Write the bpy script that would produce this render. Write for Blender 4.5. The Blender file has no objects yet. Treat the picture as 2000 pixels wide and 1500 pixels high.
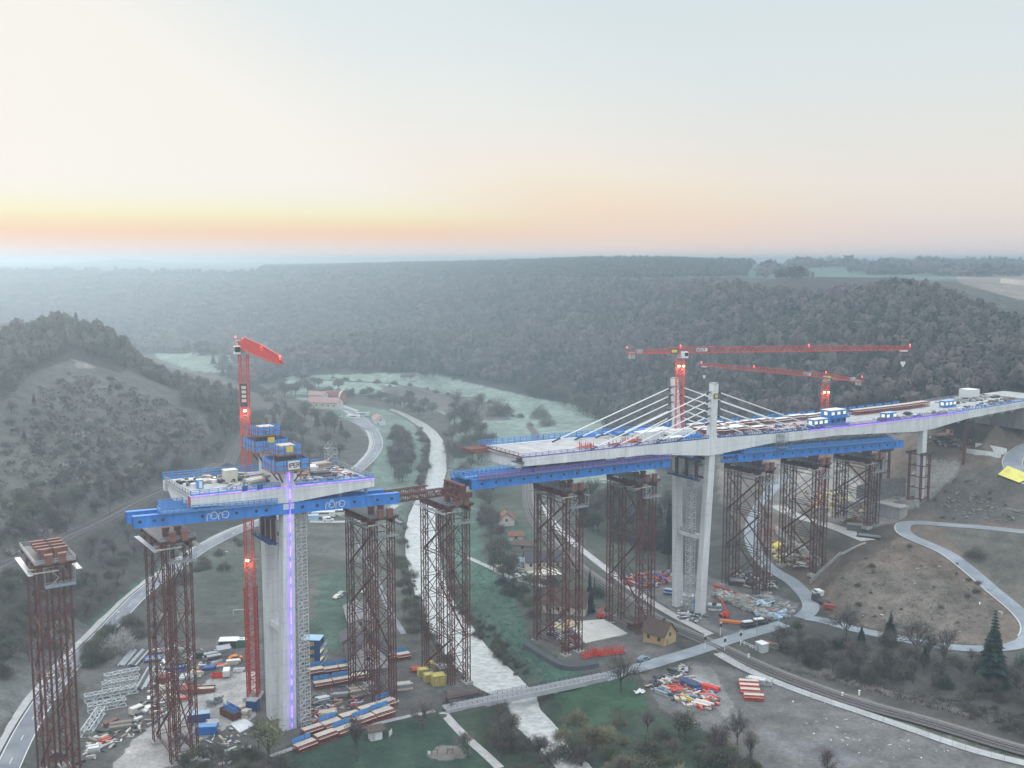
import bpy, math, random
import numpy as np
random.seed(7); RS = np.random.RandomState(11)
SC = bpy.context.scene
COL = SC.collection
# ------------------------------------------------------------------ camera
F, YH, H = 2050.0, 508.0, 125.0           # focal length in pixels of a 2000 px wide frame, eye-level row, metres above the valley
PITCH = math.atan((750 - YH) / F)
cd = bpy.data.cameras.new("camera"); cam = bpy.data.objects.new("camera", cd); COL.objects.link(cam)
cam.location = (0, 0, H); cam.rotation_euler = (math.pi/2 - PITCH, 0, 0)
cd.sensor_width = 36; cd.lens = 36 * F / 2000; cd.clip_start = 1; cd.clip_end = 30000
SC.camera = cam
# ------------------------------------------------------------------ sky, sun, exposure
SUN_AZ, SUN_EL = math.radians(-31), math.radians(11)
w = bpy.data.worlds.new("World"); SC.world = w; w.use_nodes = True
nt = w.node_tree; nt.nodes.clear(); N_ = nt.nodes.new; L_ = nt.links.new
tc = N_("ShaderNodeTexCoord"); sx = N_("ShaderNodeSeparateXYZ"); L_(tc.outputs["Generated"], sx.inputs[0])
def wm(op, a, b=None):
    n = N_("ShaderNodeMath"); n.operation = op
    for k, v in enumerate((a, b)):
        if v is None: continue
        if isinstance(v, (int, float)): n.inputs[k].default_value = v
        else: L_(v, n.inputs[k])
    return n.outputs[0]
az = wm('MULTIPLY', wm('ARCTAN2', sx.outputs[0], sx.outputs[1]), 57.2958)
el = wm('MULTIPLY', wm('ARCSINE', sx.outputs[2]), 57.2958)
def lin(c): return tuple(((v/255/12.92) if v/255 <= .04045 else ((v/255+.055)/1.055)**2.4) for v in c)
def sky_ramp(stops):
    n = N_("ShaderNodeValToRGB"); e = n.color_ramp.elements
    while len(e) > 1: e.remove(e[0])
    for k, (deg, c, g) in enumerate(stops):
        el_ = e[0] if k == 0 else e.new(min(deg/90, 1))
        el_.position = min(deg/90, 1); l = lin(c); el_.color = (l[0]*g, l[1]*g, l[2]*g, 1)
    L_(wm('DIVIDE', el, 90.0), n.inputs[0]); return n.outputs[0]
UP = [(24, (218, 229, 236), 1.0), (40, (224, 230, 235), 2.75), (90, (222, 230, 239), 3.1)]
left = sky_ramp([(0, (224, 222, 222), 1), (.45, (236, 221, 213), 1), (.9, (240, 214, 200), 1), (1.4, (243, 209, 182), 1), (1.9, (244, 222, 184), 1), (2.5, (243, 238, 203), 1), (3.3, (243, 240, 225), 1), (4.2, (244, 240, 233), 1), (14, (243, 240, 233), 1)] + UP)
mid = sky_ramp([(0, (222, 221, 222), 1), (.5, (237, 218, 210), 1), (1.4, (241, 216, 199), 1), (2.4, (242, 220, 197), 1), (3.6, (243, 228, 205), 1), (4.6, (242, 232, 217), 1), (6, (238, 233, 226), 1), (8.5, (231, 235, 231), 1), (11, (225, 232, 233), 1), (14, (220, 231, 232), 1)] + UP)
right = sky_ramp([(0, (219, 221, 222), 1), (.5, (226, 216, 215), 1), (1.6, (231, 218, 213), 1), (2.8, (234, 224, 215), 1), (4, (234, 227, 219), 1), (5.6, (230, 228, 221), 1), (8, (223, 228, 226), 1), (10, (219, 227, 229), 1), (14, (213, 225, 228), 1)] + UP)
t_ = wm('ADD', az, wm('MULTIPLY', wm('SUBTRACT', wm('MINIMUM', el, 15.0), 5.6), 1.45))
def mr(v, a, b):
    n = N_("ShaderNodeMapRange"); n.interpolation_type = 'SMOOTHSTEP'; L_(v, n.inputs[0]); n.inputs[1].default_value = a; n.inputs[2].default_value = b; return n.outputs[0]
def mixc(f, a, b):
    n = N_("ShaderNodeMix"); n.data_type = 'RGBA'; L_(f, n.inputs[0]); L_(a, n.inputs[6]); L_(b, n.inputs[7]); return n.outputs[2]
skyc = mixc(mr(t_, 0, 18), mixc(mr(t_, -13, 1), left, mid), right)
st = N_("ShaderNodeTexSky"); st.sky_type = 'NISHITA'; st.sun_disc = False; st.sun_elevation = SUN_EL; st.sun_rotation = SUN_AZ; st.altitude = 300
bg1 = N_("ShaderNodeBackground"); L_(skyc, bg1.inputs[0]); bg1.inputs[1].default_value = 1.02
bg2 = N_("ShaderNodeBackground"); L_(st.outputs[0], bg2.inputs[0]); bg2.inputs[1].default_value = 0.001
ad = N_("ShaderNodeAddShader"); L_(bg1.outputs[0], ad.inputs[0]); L_(bg2.outputs[0], ad.inputs[1])
wo = N_("ShaderNodeOutputWorld"); L_(ad.outputs[0], wo.inputs[0])
sl = bpy.data.lights.new("sun", 'SUN'); sl.energy = 1.5; sl.angle = math.radians(16); sl.color = (1, .87, .77)
so_ = bpy.data.objects.new("sun", sl); COL.objects.link(so_)
so_.rotation_euler = (math.pi/2 - SUN_EL, 0, math.pi - SUN_AZ)
SC.view_settings.view_transform = 'Standard'; SC.view_settings.look = 'None'; SC.view_settings.exposure = 0; SC.view_settings.gamma = 1
SC.view_settings.use_curve_mapping = False
SC.cycles.volume_bounces = 1; SC.cycles.max_bounces = 6; SC.cycles.diffuse_bounces = 2; SC.cycles.transparent_max_bounces = 8
SC.cycles.volume_step_rate = 4

# ------------------------------------------------------------------ materials
MATS = {}
def M(name, col, col2=None, scale=.35, rough=.8, metal=0.0, bump=0.0, emit=None, estr=0.0, stretch=(1, 1, 1), detail=5, spec=.4):
    """procedural surface: two tones of the thing's own colour mixed by noise in world space"""
    if name in MATS: return MATS[name]
    m = bpy.data.materials.new(name); m.use_nodes = True; t = m.node_tree; b = t.nodes["Principled BSDF"]
    b.inputs["Roughness"].default_value = rough; b.inputs["Metallic"].default_value = metal; b.inputs["Specular IOR Level"].default_value = spec
    g = t.nodes.new("ShaderNodeNewGeometry"); mp = t.nodes.new("ShaderNodeMapping"); mp.inputs[3].default_value = stretch
    t.links.new(g.outputs["Position"], mp.inputs[0])
    n = t.nodes.new("ShaderNodeTexNoise"); n.inputs["Scale"].default_value = scale; n.inputs["Detail"].default_value = detail; n.inputs["Roughness"].default_value = .65
    t.links.new(mp.outputs[0], n.inputs[0])
    r = t.nodes.new("ShaderNodeValToRGB"); r.color_ramp.elements[0].position = .36; r.color_ramp.elements[1].position = .66
    c2 = col2 or tuple(c*.78 for c in col)
    r.color_ramp.elements[0].color = (*c2, 1); r.color_ramp.elements[1].color = (*col, 1)
    t.links.new(n.outputs[0], r.inputs[0]); t.links.new(r.outputs[0], b.inputs["Base Color"])
    if bump:
        bp = t.nodes.new("ShaderNodeBump"); bp.inputs["Strength"].default_value = bump; t.links.new(n.outputs[0], bp.inputs["Height"]); t.links.new(bp.outputs[0], b.inputs["Normal"])
    if emit: b.inputs["Emission Color"].default_value = (*emit, 1); b.inputs["Emission Strength"].default_value = estr
    MATS[name] = m; return m
def Mattr(name, attr, rough=.9, s1=.25, s2=.02, amp=.5):
    """surface whose own colour is stored per vertex (soil, turf, bark kinds), broken up by noise"""
    m = bpy.data.materials.new(name); m.use_nodes = True; t = m.node_tree; b = t.nodes["Principled BSDF"]
    b.inputs["Roughness"].default_value = rough; b.inputs["Specular IOR Level"].default_value = .15
    a = t.nodes.new("ShaderNodeAttribute"); a.attribute_name = attr
    g = t.nodes.new("ShaderNodeNewGeometry")
    last = a.outputs["Color"]
    for sc, am, de in ((s1, amp, 8), (s2, amp*.8, 4), (s1*6, amp*.7, 3)):
        n = t.nodes.new("ShaderNodeTexNoise"); n.inputs["Scale"].default_value = sc; n.inputs["Detail"].default_value = de; n.inputs["Roughness"].default_value = .7
        t.links.new(g.outputs["Position"], n.inputs[0])
        q = t.nodes.new("ShaderNodeMapRange"); q.inputs[1].default_value = .25; q.inputs[2].default_value = .75; q.inputs[3].default_value = 1-am; q.inputs[4].default_value = 1+am
        t.links.new(n.outputs[0], q.inputs[0])
        x = t.nodes.new("ShaderNodeVectorMath"); x.operation = 'SCALE'; t.links.new(last, x.inputs[0]); t.links.new(q.outputs[0], x.inputs["Scale"]); last = x.outputs[0]
    t.links.new(last, b.inputs["Base Color"])
    MATS[name] = m; return m

def concrete(name, hi, lo, joint=4.0):
    """formed concrete: run-off streaks, cloudy pours and a joint line at every lift"""
    m = M(name, hi, lo, .22, .85, stretch=(1, 1, .22), bump=.05); t = m.node_tree; b = t.nodes["Principled BSDF"]; src = b.inputs["Base Color"].links[0].from_socket
    g = t.nodes.new("ShaderNodeNewGeometry"); sp = t.nodes.new("ShaderNodeSeparateXYZ"); t.links.new(g.outputs["Position"], sp.inputs[0])
    def mm(op, a, v=None):
        n = t.nodes.new("ShaderNodeMath"); n.operation = op; t.links.new(a, n.inputs[0])
        if v is not None:
            if isinstance(v, (int, float)): n.inputs[1].default_value = v
            else: t.links.new(v, n.inputs[1])
        return n.outputs[0]
    fr = mm('FRACT', mm('DIVIDE', sp.outputs[2], joint)); ln = mm('LESS_THAN', fr, .045)
    n2 = t.nodes.new("ShaderNodeTexNoise"); n2.inputs["Scale"].default_value = 1.3; n2.inputs["Detail"].default_value = 6; mp = t.nodes.new("ShaderNodeMapping"); mp.inputs[3].default_value = (1, 1, .06); t.links.new(g.outputs["Position"], mp.inputs[0]); t.links.new(mp.outputs[0], n2.inputs[0])
    k = mm('SUBTRACT', mm('ADD', mm('MULTIPLY', n2.outputs[0], .55), .76), mm('MULTIPLY', ln, .17))
    x = t.nodes.new("ShaderNodeVectorMath"); x.operation = 'SCALE'; t.links.new(src, x.inputs[0]); t.links.new(k, x.inputs["Scale"]); t.links.new(x.outputs[0], b.inputs["Base Color"]); return m
# ------------------------------------------------------------------ mesh building
def V(*a): return np.array(a, float)
class MB:
    def __init__(s): s.v = []; s.f = []; s.m = []; s.n = 0
    def add(s, verts, faces, mi=0):
        verts = np.asarray(verts, float).reshape(-1, 3); s.v.append(verts)
        for f in faces: s.f.append([i + s.n for i in f]); s.m.append(mi)
        s.n += len(verts); return s
    def box(s, c, d, ex=(1, 0, 0), ey=None, mi=0, ez=None):
        ex = np.asarray(ex, float); ex = ex/np.linalg.norm(ex)
        ez = V(0, 0, 1) if ez is None else np.asarray(ez, float)
        if ey is None: ey = np.cross(ez, ex); ey /= np.linalg.norm(ey)
        ez = np.cross(ex, ey)
        c = np.asarray(c, float); hx, hy, hz = ex*d[0]/2, np.asarray(ey)*d[1]/2, ez*d[2]/2
        vs = [c+a*hx+b*hy+e*hz for e in (-1, 1) for a, b in ((-1, -1), (1, -1), (1, 1), (-1, 1))]
        return s.add(vs, [(3, 2, 1, 0), (4, 5, 6, 7), (0, 1, 5, 4), (1, 2, 6, 5), (2, 3, 7, 6), (3, 0, 4, 7)], mi)
    def beam(s, p, q, w, h=None, mi=0):
        p = np.asarray(p, float); q = np.asarray(q, float); d = q-p; l = np.linalg.norm(d)
        if l < 1e-6: return s
        d = d/l; up = V(0, 0, 1) if abs(d[2]) < .95 else V(1, 0, 0)
        a = np.cross(d, up); a /= np.linalg.norm(a); b = np.cross(a, d); h = h or w
        vs = [o+x*a*w/2+y*b*h/2 for o in (p, q) for x, y in ((-1, -1), (1, -1), (1, 1), (-1, 1))]
        return s.add(vs, [(0, 1, 2, 3), (7, 6, 5, 4), (4, 5, 1, 0), (5, 6, 2, 1), (6, 7, 3, 2), (7, 4, 0, 3)], mi)
    def tube(s, p, q, r1, r2=None, n=8, mi=0, caps=True):
        p = np.asarray(p, float); q = np.asarray(q, float); d = q-p; l = np.linalg.norm(d); d = d/l; r2 = r1 if r2 is None else r2
        up = V(0, 0, 1) if abs(d[2]) < .95 else V(1, 0, 0)
        a = np.cross(d, up); a /= np.linalg.norm(a); b = np.cross(a, d)
        ang = [2*math.pi*k/n for k in range(n)]
        vs = [p+(a*math.cos(t)+b*math.sin(t))*r1 for t in ang]+[q+(a*math.cos(t)+b*math.sin(t))*r2 for t in ang]
        fs = [(k, (k+1) % n, n+(k+1) % n, n+k) for k in range(n)]
        if caps: fs += [tuple(range(n))[::-1], tuple(range(n, 2*n))]
        return s.add(vs, fs, mi)
    def loft(s, rings, mi=0, caps=True):
        n = len(rings[0]); vs = np.concatenate([np.asarray(r, float) for r in rings]); fs = []
        for k in range(len(rings)-1):
            for i in range(n): fs.append((k*n+i, k*n+(i+1) % n, (k+1)*n+(i+1) % n, (k+1)*n+i))
        if caps: fs += [tuple(range(n))[::-1], tuple(range((len(rings)-1)*n, len(rings)*n))]
        return s.add(vs, fs, mi)
    def prism(s, poly, o, ex, ey, depth, mi=0):
        """a flat outline (x, y) in the plane ex, ey at o, given a thickness"""
        o = np.asarray(o, float); ex = np.asarray(ex, float); ey = np.asarray(ey, float); ez = np.cross(ex, ey)
        n = len(poly); a = [o+ex*x+ey*y-ez*depth/2 for x, y in poly]; b = [p+ez*depth for p in a]
        return s.add(a+b, [tuple(range(n))[::-1], tuple(range(n, 2*n))]+[(k, (k+1) % n, n+(k+1) % n, n+k) for k in range(n)], mi)
    def build(s, name, mats, parent=None, smooth=False, loc=None):
        me = bpy.data.meshes.new(name)
        vs = np.concatenate(s.v) if s.v else np.zeros((0, 3))
        if loc is not None: vs = vs-np.asarray(loc)
        elif parent is not None:
            rt = parent
            while rt.parent is not None: rt = rt.parent
            if rt.get("_w"): vs = vs-np.array(rt.location)
        me.from_pydata(vs.tolist(), [], s.f); me.update()
        for mt in (mats if isinstance(mats, (list, tuple)) else [mats]): me.materials.append(mt)
        if any(s.m): me.polygons.foreach_set("material_index", s.m)
        if smooth: me.polygons.foreach_set("use_smooth", [True]*len(s.f))
        o = bpy.data.objects.new(name, me); COL.objects.link(o)
        if parent is not None: o.parent = parent
        if loc is not None and parent is None: o.location = tuple(loc)
        return o
def tag(o, label=None, cat=None, group=None, kind=None):
    if label: o["label"] = label
    if cat: o["category"] = cat
    if group: o["group"] = group
    if kind: o["kind"] = kind
    return o
def thing(name, label, cat, loc=(0, 0, 0), rz=0.0, group=None):
    o = bpy.data.objects.new(name, None); COL.objects.link(o); o.location = tuple(float(x) for x in loc); o.rotation_euler = (0, 0, rz)
    o.empty_display_size = .5
    return tag(o, label, cat, group)
def copy_tree(o, loc=None, rz=None, label=None, scale=None, parent=None):
    c = o.copy(); COL.objects.link(c)
    if parent is not None: c.parent = parent
    if loc is not None: c.location = tuple(float(x) for x in loc)
    if rz is not None: c.rotation_euler = (0, 0, rz)
    if scale is not None: c.scale = (scale,)*3 if isinstance(scale, (int, float)) else scale
    if label: c["label"] = label
    for ch in list(o.children): copy_tree(ch, parent=c)
    return c
def fastmesh(name, verts, faces, mat, colors=None, attr="tint", smooth=False):
    """big meshes straight from arrays; faces is (n, k)"""
    me = bpy.data.meshes.new(name); nv, (nf, k) = len(verts), faces.shape
    me.vertices.add(nv); me.vertices.foreach_set("co", np.ascontiguousarray(verts, dtype=np.float32).ravel())
    me.loops.add(nf*k); me.loops.foreach_set("vertex_index", np.ascontiguousarray(faces, dtype=np.int32).ravel())
    me.polygons.add(nf); me.polygons.foreach_set("loop_start", np.arange(0, nf*k, k, dtype=np.int32))
    if smooth: me.polygons.foreach_set("use_smooth", np.ones(nf, dtype=bool))
    me.update(calc_edges=True)
    if colors is not None:
        a = me.color_attributes.new(attr, 'FLOAT_COLOR', 'POINT')
        a.data.foreach_set("color", np.concatenate([colors, np.ones((nv, 1))], 1).astype(np.float32).ravel())
    me.materials.append(mat); me.validate()
    o = bpy.data.objects.new(name, me); COL.objects.link(o); return o
# ------------------------------------------------------------------ photograph rays -> places on the ground
cp_, sp_ = math.cos(PITCH), math.sin(PITCH)
def ray(px, py):
    u = (px-1000)/F; v = (750-py)/F
    return V(u, cp_+v*sp_, -sp_+v*cp_)
def atz(px, py, z):
    d = ray(px, py); return d*((z-H)/d[2])+V(0, 0, H)
def aty(px, py, Y):
    d = ray(px, py); return d*(Y/d[1])+V(0, 0, H)
def projv(X, Y, Z):
    z = Z-H; dep = Y*cp_-z*sp_; up = Y*sp_+z*cp_
    return 1000+F*X/dep, 750-F*up/dep
# the axis of the bridge: s along it (to the right and away), o across it (away), from the near edge
O2 = V(17.6, 324.0); E2 = V(1, .68)/math.hypot(1, .68); N2 = V(-E2[1], E2[0])
E3, N3, Z3 = V(*E2, 0), V(*N2, 0), V(0, 0, 1); BRZ = math.atan2(E2[1], E2[0])
def P3(s, o, z): q = O2+E2*s+N2*o; return V(q[0], q[1], z)
# ================================================================== the ground
ctl = []
def cz(*pts):
    for px, py, z in pts: ctl.append(atz(px, py, z))
def cy(*pts):
    for px, py, Y in pts: ctl.append(aty(px, py, Y))
def cw(*pts):
    for p in pts: ctl.append(V(*p))
cw((-120, 110, -3), (0, 110, -4), (120, 110, -3), (-60, 180, -3), (60, 180, -4), (160, 200, -1), (-200, 200, 0), (-330, 260, 30), (260, 230, 4))
cz((-150, 1480, -1), (0, 1500, -3), (300, 1500, -3), (600, 1500, -3.5), (800, 1500, -3.5), (1000, 1500, -4), (1200, 1500, -3), (1450, 1500, -2), (1750, 1500, -1), (2000, 1500, -1), (2300, 1500, 0))
cz((100, 1330, -3), (200, 1220, -2), (300, 1140, -1.5), (400, 1065, -1), (560, 1000, -1), (700, 920, -1), (740, 870, 0), (690, 803, 1))
cz((450, 1100, -2.5), (600, 1150, -2.5), (640, 1050, -2.5), (750, 1250, -3), (780, 1200, -3.5), (800, 950, -3.5), (340, 1490, -3), (565, 1430, -3.1), (450, 1300, -3), (735, 1365, -2), (882, 1337, -1.5))
cz((0, 1250, 3), (50, 1150, 8), (0, 1110, 12), (130, 1050, 11), (260, 985, 10.5), (360, 945, 10), (420, 905, 9.5), (470, 870, 9), (478, 830, 8.5), (455, 785, 8), (200, 1120, 4), (330, 1010, 5), (420, 960, 5), (100, 1200, 2))
cy((0, 950, 440), (0, 800, 515), (0, 710, 575), (0, 655, 640), (112, 633, 690), (200, 652, 695), (250, 690, 690), (285, 720, 695), (330, 742, 700), (400, 760, 720), (455, 772, 745))
cy((200, 800, 570), (200, 900, 505), (300, 800, 610), (300, 890, 545), (400, 850, 570), (100, 750, 590), (100, 850, 510), (100, 960, 445), (430, 805, 650), (-200, 640, 600), (-200, 800, 470), (-400, 640, 560), (-400, 900, 350))
cw((-420, 900, 35), (-330, 900, 25), (-250, 950, 8), (-450, 1080, 4), (-600, 900, 60))
cz((330, 715, 0), (450, 718, 0), (400, 695, 2), (560, 700, 2), (200, 700, 3), (600, 675, 6))
cz((560, 850, 9), (610, 835, 7), (520, 885, 6), (660, 870, 2))
for px, y0, Y0, y1, Y1 in ((-300, 690, 1350, 549, 2600), (0, 690, 1350, 549, 2600), (200, 690, 1350, 548, 2600), (400, 682, 1330, 549, 2450), (600, 690, 1250, 553, 2150), (820, 700, 1120, 555, 1850), (1000, 720, 1040, 560, 1600), (1200, 735, 920, 566, 1350)):
    cy((px, y0, Y0), (px, y1, Y1), (px, (y0+y1)/2+6, (Y0+Y1)/2))
cy((1400, 720, 820), (1400, 640, 960), (1400, 572, 1130))
cy((1440, 575, 1020), (1600, 587, 900), (1700, 577, 830), (1750, 569, 805), (1830, 577, 765), (1900, 603, 725), (1950, 632, 695), (2000, 642, 685), (2150, 640, 660), (2400, 600, 660))
cy((1900, 700, 605), (1700, 700, 665), (1500, 700, 775), (1300, 700, 890), (1200, 785, 880), (1500, 795, 700), (1600, 795, 625), (1700, 795, 565), (1850, 780, 520), (1950, 762, 512), (2050, 750, 512), (2300, 700, 500))
cz((1450, 1000, 5), (1480, 930, 14), (1430, 930, 11), (1350, 950, 1), (1180, 920, 0), (1250, 1000, 0), (1560, 930, 14), (1600, 990, 12))
# plateau behind
cy((1700, 547, 1300), (1900, 557, 1000), (2000, 590, 850), (2200, 585, 850), (1500, 552, 1400), (1700, 518, 3000), (2000, 519, 2600), (1400, 522, 2300))
for px, yc, Yc in ((-300, 519, 5200), (0, 519, 5200), (150, 514, 5200), (225, 506.5, 5200), (275, 508, 5200), (330, 514, 5200), (420, 517, 5200), (560, 525, 3600), (700, 522, 3300), (900, 519, 2800), (1050, 516, 2400), (1200, 513, 2150), (1350, 515, 2100), (1460, 518, 2300)): cy((px, yc, Yc))
for px in (-400, 0, 400, 800, 1200, 1600, 2000, 2400): cy((px, 512, 7000)); 
cw(*[(k*300, 6800, 110) for k in range(-6, 7)])
# under the bridge and up the right-hand slope
for s, o, z in ((-40, 10, -1.8), (1, 2, -1.2), (1, 19, -1.2), (32, 2, -1.3), (32, 19, -1), (62, 4, -1), (62, 17, -1), (89, 2, 2.4), (89, 19, 2.4), (120, 2, 5), (120, 19, 5.5), (152, 2, 19), (152, 19, 17), (185, 2, 25.5), (188, 22, 25), (215, 5, 38), (245, 5, 52), (245, 25, 54)): ctl.append(P3(s, o, z))
cz((1755, 1010, 20.5), (1820, 960, 27), (1900, 870, 40), (1960, 840, 47), (1980, 885, 40), (2000, 905, 38), (1975, 935, 33.5), (1900, 965, 27.5), (2000, 990, 28.5), (1850, 1030, 21.5), (2000, 1045, 23), (1760, 1040, 19), (1850, 1090, 16), (1950, 1165, 10), (2000, 1215, 6.5), (1950, 1090, 18), (1850, 1150, 10), (1750, 1150, 9), (1700, 1200, 4), (1850, 1225, 4), (1600, 1205, 1.2), (1750, 1245, 2), (1870, 1265, 3), (2000, 1257, 5), (1650, 1130, 9), (1700, 1080, 14.5), (1600, 1165, 3.5), (1540, 1120, 3), (2200, 1200, 12), (2200, 1000, 34))
cz((1290, 1215, 0), (1130, 1110, 0), (1050, 1030, 0), (1025, 960, 0), (1000, 1200, -2.8), (960, 1100, -2.8), (985, 1010, -1), (1060, 1110, -1), (1000, 850, -1), (1150, 830, 0), (1000, 780, 0), (850, 740, 0), (700, 762, 0), (640, 790, 1), (1420, 1252, 0), (1250, 1300, -.5), (1100, 1320, -2.5), (1180, 1350, -3), (900, 900, -3), (750, 820, -1), (1200, 1090, 0), (1300, 1120, 0))
cz((1500, 1380, -1), (1300, 1400, -1.5), (1800, 1450, -1), (1650, 1365, .3), (2000, 1465, .3), (1700, 1290, 1.5), (1900, 1320, 2.5), (1900, 1400, 1.5), (1500, 1310, .2), (2200, 1450, 1))
ctl = np.array(ctl)
def uv_(X, Y): return np.stack([2.2*X/Y, 1.15*np.log(np.maximum(Y, 50)/250)], -1)
_c = uv_(ctl[:, 0], ctl[:, 1]); _n = len(ctl)
def _k(r2): return np.where(r2 > 1e-14, .5*r2*np.log(np.maximum(r2, 1e-14)), 0)
_A = np.zeros((_n+3, _n+3)); _A[:_n, :_n] = _k(((_c[:, None]-_c[None])**2).sum(-1))+np.eye(_n)*1.5e-4
_A[:_n, _n] = 1; _A[:_n, _n+1:] = _c; _A[_n:, :_n] = _A[:_n, _n:].T
_w = np.linalg.solve(_A, np.concatenate([ctl[:, 2], np.zeros(3)]))
def zf(X, Y):
    X = np.asarray(X, float); Y = np.asarray(Y, float); sh = np.broadcast(X, Y).shape
    q = uv_(*np.broadcast_arrays(X, Y)).reshape(-1, 2); out = np.empty(len(q))
    for i in range(0, len(q), 20000):
        b = q[i:i+20000]; out[i:i+20000] = _k(((b[:, None]-_c[None])**2).sum(-1))@_w[:_n]+_w[_n]+b@_w[_n+1:]
    return out.reshape(sh)
# fan-shaped grid: fine in front, coarse to the sides and far away
azs = np.concatenate([np.linspace(-1.0, -.56, 24)[:-1], np.linspace(-.56, .56, 620), np.linspace(.56, 1.0, 24)[1:]])
lny = np.concatenate([np.linspace(math.log(105), math.log(235), 30)[:-1], np.linspace(math.log(235), math.log(1100), 560)[:-1], np.linspace(math.log(1100), math.log(6800), 170)])
GY = np.exp(lny)[:, None]; GX = azs[None]*GY; GYf = np.broadcast_to(GY, GX.shape).copy()
GZ = zf(GX, GYf)
_far = np.clip((GYf-1800)/1500, 0, 1)
def vnoise(X, Y, s, seed):
    r = np.random.RandomState(seed).rand(64, 64); x = X/s; y = Y/s; xi = np.floor(x).astype(int); yi = np.floor(y).astype(int); fx = x-xi; fy = y-yi
    fx = fx*fx*(3-2*fx); fy = fy*fy*(3-2*fy); g = lambda a, b: r[a % 64, b % 64]
    return (g(xi, yi)*(1-fx)+g(xi+1, yi)*fx)*(1-fy)+(g(xi, yi+1)*(1-fx)+g(xi+1, yi+1)*fx)*fy-.5
def gz(X, Y):
    """height of the finished ground"""
    X = np.asarray(X, float); Y = np.asarray(Y, float)
    i = np.clip(np.interp(np.log(np.maximum(Y, 106)), lny, np.arange(len(lny))), 0, len(lny)-1.001); j = np.clip(np.interp(X/Y, azs, np.arange(len(azs))), 0, len(azs)-1.001)
    i0 = i.astype(int); j0 = j.astype(int); fi = i-i0; fj = j-j0
    return (GZ[i0, j0]*(1-fj)+GZ[i0, j0+1]*fj)*(1-fi)+(GZ[i0+1, j0]*(1-fj)+GZ[i0+1, j0+1]*fj)*fi
_T = np.exp(np.linspace(math.log(120), math.log(9000), 700))
def G(px, py):
    """where the ray through a pixel meets the ground"""
    d = ray(px, py); t = _T/d[1]; X = d[0]*t; Z = H+d[2]*t
    below = np.nonzero(Z < gz(X, _T))[0]
    k = below[0] if len(below) else len(_T)-1
    k = max(k, 1); Y = np.linspace(_T[k-1], _T[k], 40); t = Y/d[1]; df = H+d[2]*t-gz(d[0]*t, Y); i = int(np.argmin(np.abs(df)))
    return V(d[0]*Y[i]/d[1], Y[i], gz(d[0]*Y[i]/d[1], Y[i]))
def pip(px, py, poly):
    poly = np.asarray(poly, float); ins = np.zeros(px.shape, bool); n = len(poly); j = n-1
    for i in range(n):
        (xi, yi), (xj, yj) = poly[i], poly[j]
        if yi != yj: ins ^= ((yi > py) != (yj > py)) & (px < (xj-xi)*(py-yi)/(yj-yi)+xi)
        j = i
    return ins
def catmull(p, step):
    p = np.asarray(p, float); q = np.concatenate([[2*p[0]-p[1]], p, [2*p[-1]-p[-2]]]); out = []
    for i in range(1, len(q)-2):
        n = max(2, int(np.linalg.norm(q[i+1]-q[i])/step)); t = np.linspace(0, 1, n, endpoint=False)[:, None]
        out.append(.5*((2*q[i])+(-q[i-1]+q[i+1])*t+(2*q[i-1]-5*q[i]+4*q[i+1]-q[i+2])*t**2+(-q[i-1]+3*q[i]-3*q[i+1]+q[i+2])*t**3))
    return np.concatenate(out+[p[-1:]])
def smooth1(a, k):
    if len(a) < 2*k+2: return a
    pad = np.concatenate([a[:1].repeat(k, 0), a, a[-1:].repeat(k, 0)]); ker = np.ones(2*k+1)/(2*k+1)
    return np.stack([np.convolve(pad[:, c], ker, 'valid') for c in range(a.shape[1])], 1)
def way(pix, step=3.0, k=6):
    p = catmull([G(*q)[:2] for q in pix], step); p = smooth1(p, 2)
    z = gz(p[:, 0], p[:, 1])[:, None]; return np.concatenate([p, smooth1(z, k)], 1)
def polydist(X, Y, line):
    """distance to a polyline and the height of its nearest point"""
    best = np.full(X.shape, 1e9); bz = np.zeros(X.shape)
    lo = line.min(0)-40; hi = line.max(0)+40
    m = (X > lo[0]) & (X < hi[0]) & (Y > lo[1]) & (Y < hi[1]); x = X[m]; y = Y[m]; b = best[m]; z = bz[m]
    for a, c in zip(line[:-1], line[1:]):
        d = c[:2]-a[:2]; L = max(d@d, 1e-9); t = np.clip(((x-a[0])*d[0]+(y-a[1])*d[1])/L, 0, 1)
        r = np.hypot(x-a[0]-t*d[0], y-a[1]-t*d[1]); u = r < b; b = np.where(u, r, b); z = np.where(u, a[2]+t*(c[2]-a[2]), z)
    best[m] = b; bz[m] = z; return best, bz
def flatten(line, w, lower=.12, blend=7):
    global GZ
    d, z = polydist(GX, GYf, line); t = np.clip((d-w/2-1.0)/blend, 0, 1); t = t*t*(3-2*t)
    GZ = np.where(d < 1e8, GZ*t+(z-lower)*(1-t), GZ)
W = {}
W['road'] = (way([(-60, 1640), (0, 1530), (30, 1465), (75, 1385), (130, 1310), (185, 1255), (240, 1195), (290, 1148), (345, 1108), (400, 1068), (470, 1036), (560, 1000), (640, 955), (690, 925), (722, 898), (738, 872), (735, 850), (712, 822), (680, 800), (640, 792), (590, 785)], 3), 6.4)
W['hill_rail'] = (way([(-60, 1133), (0, 1110), (60, 1082), (130, 1050), (200, 1016), (260, 985), (320, 957), (360, 938), (420, 905), (455, 882), (475, 860), (480, 835), (472, 805), (455, 782)], 3), 9.0)
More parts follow.
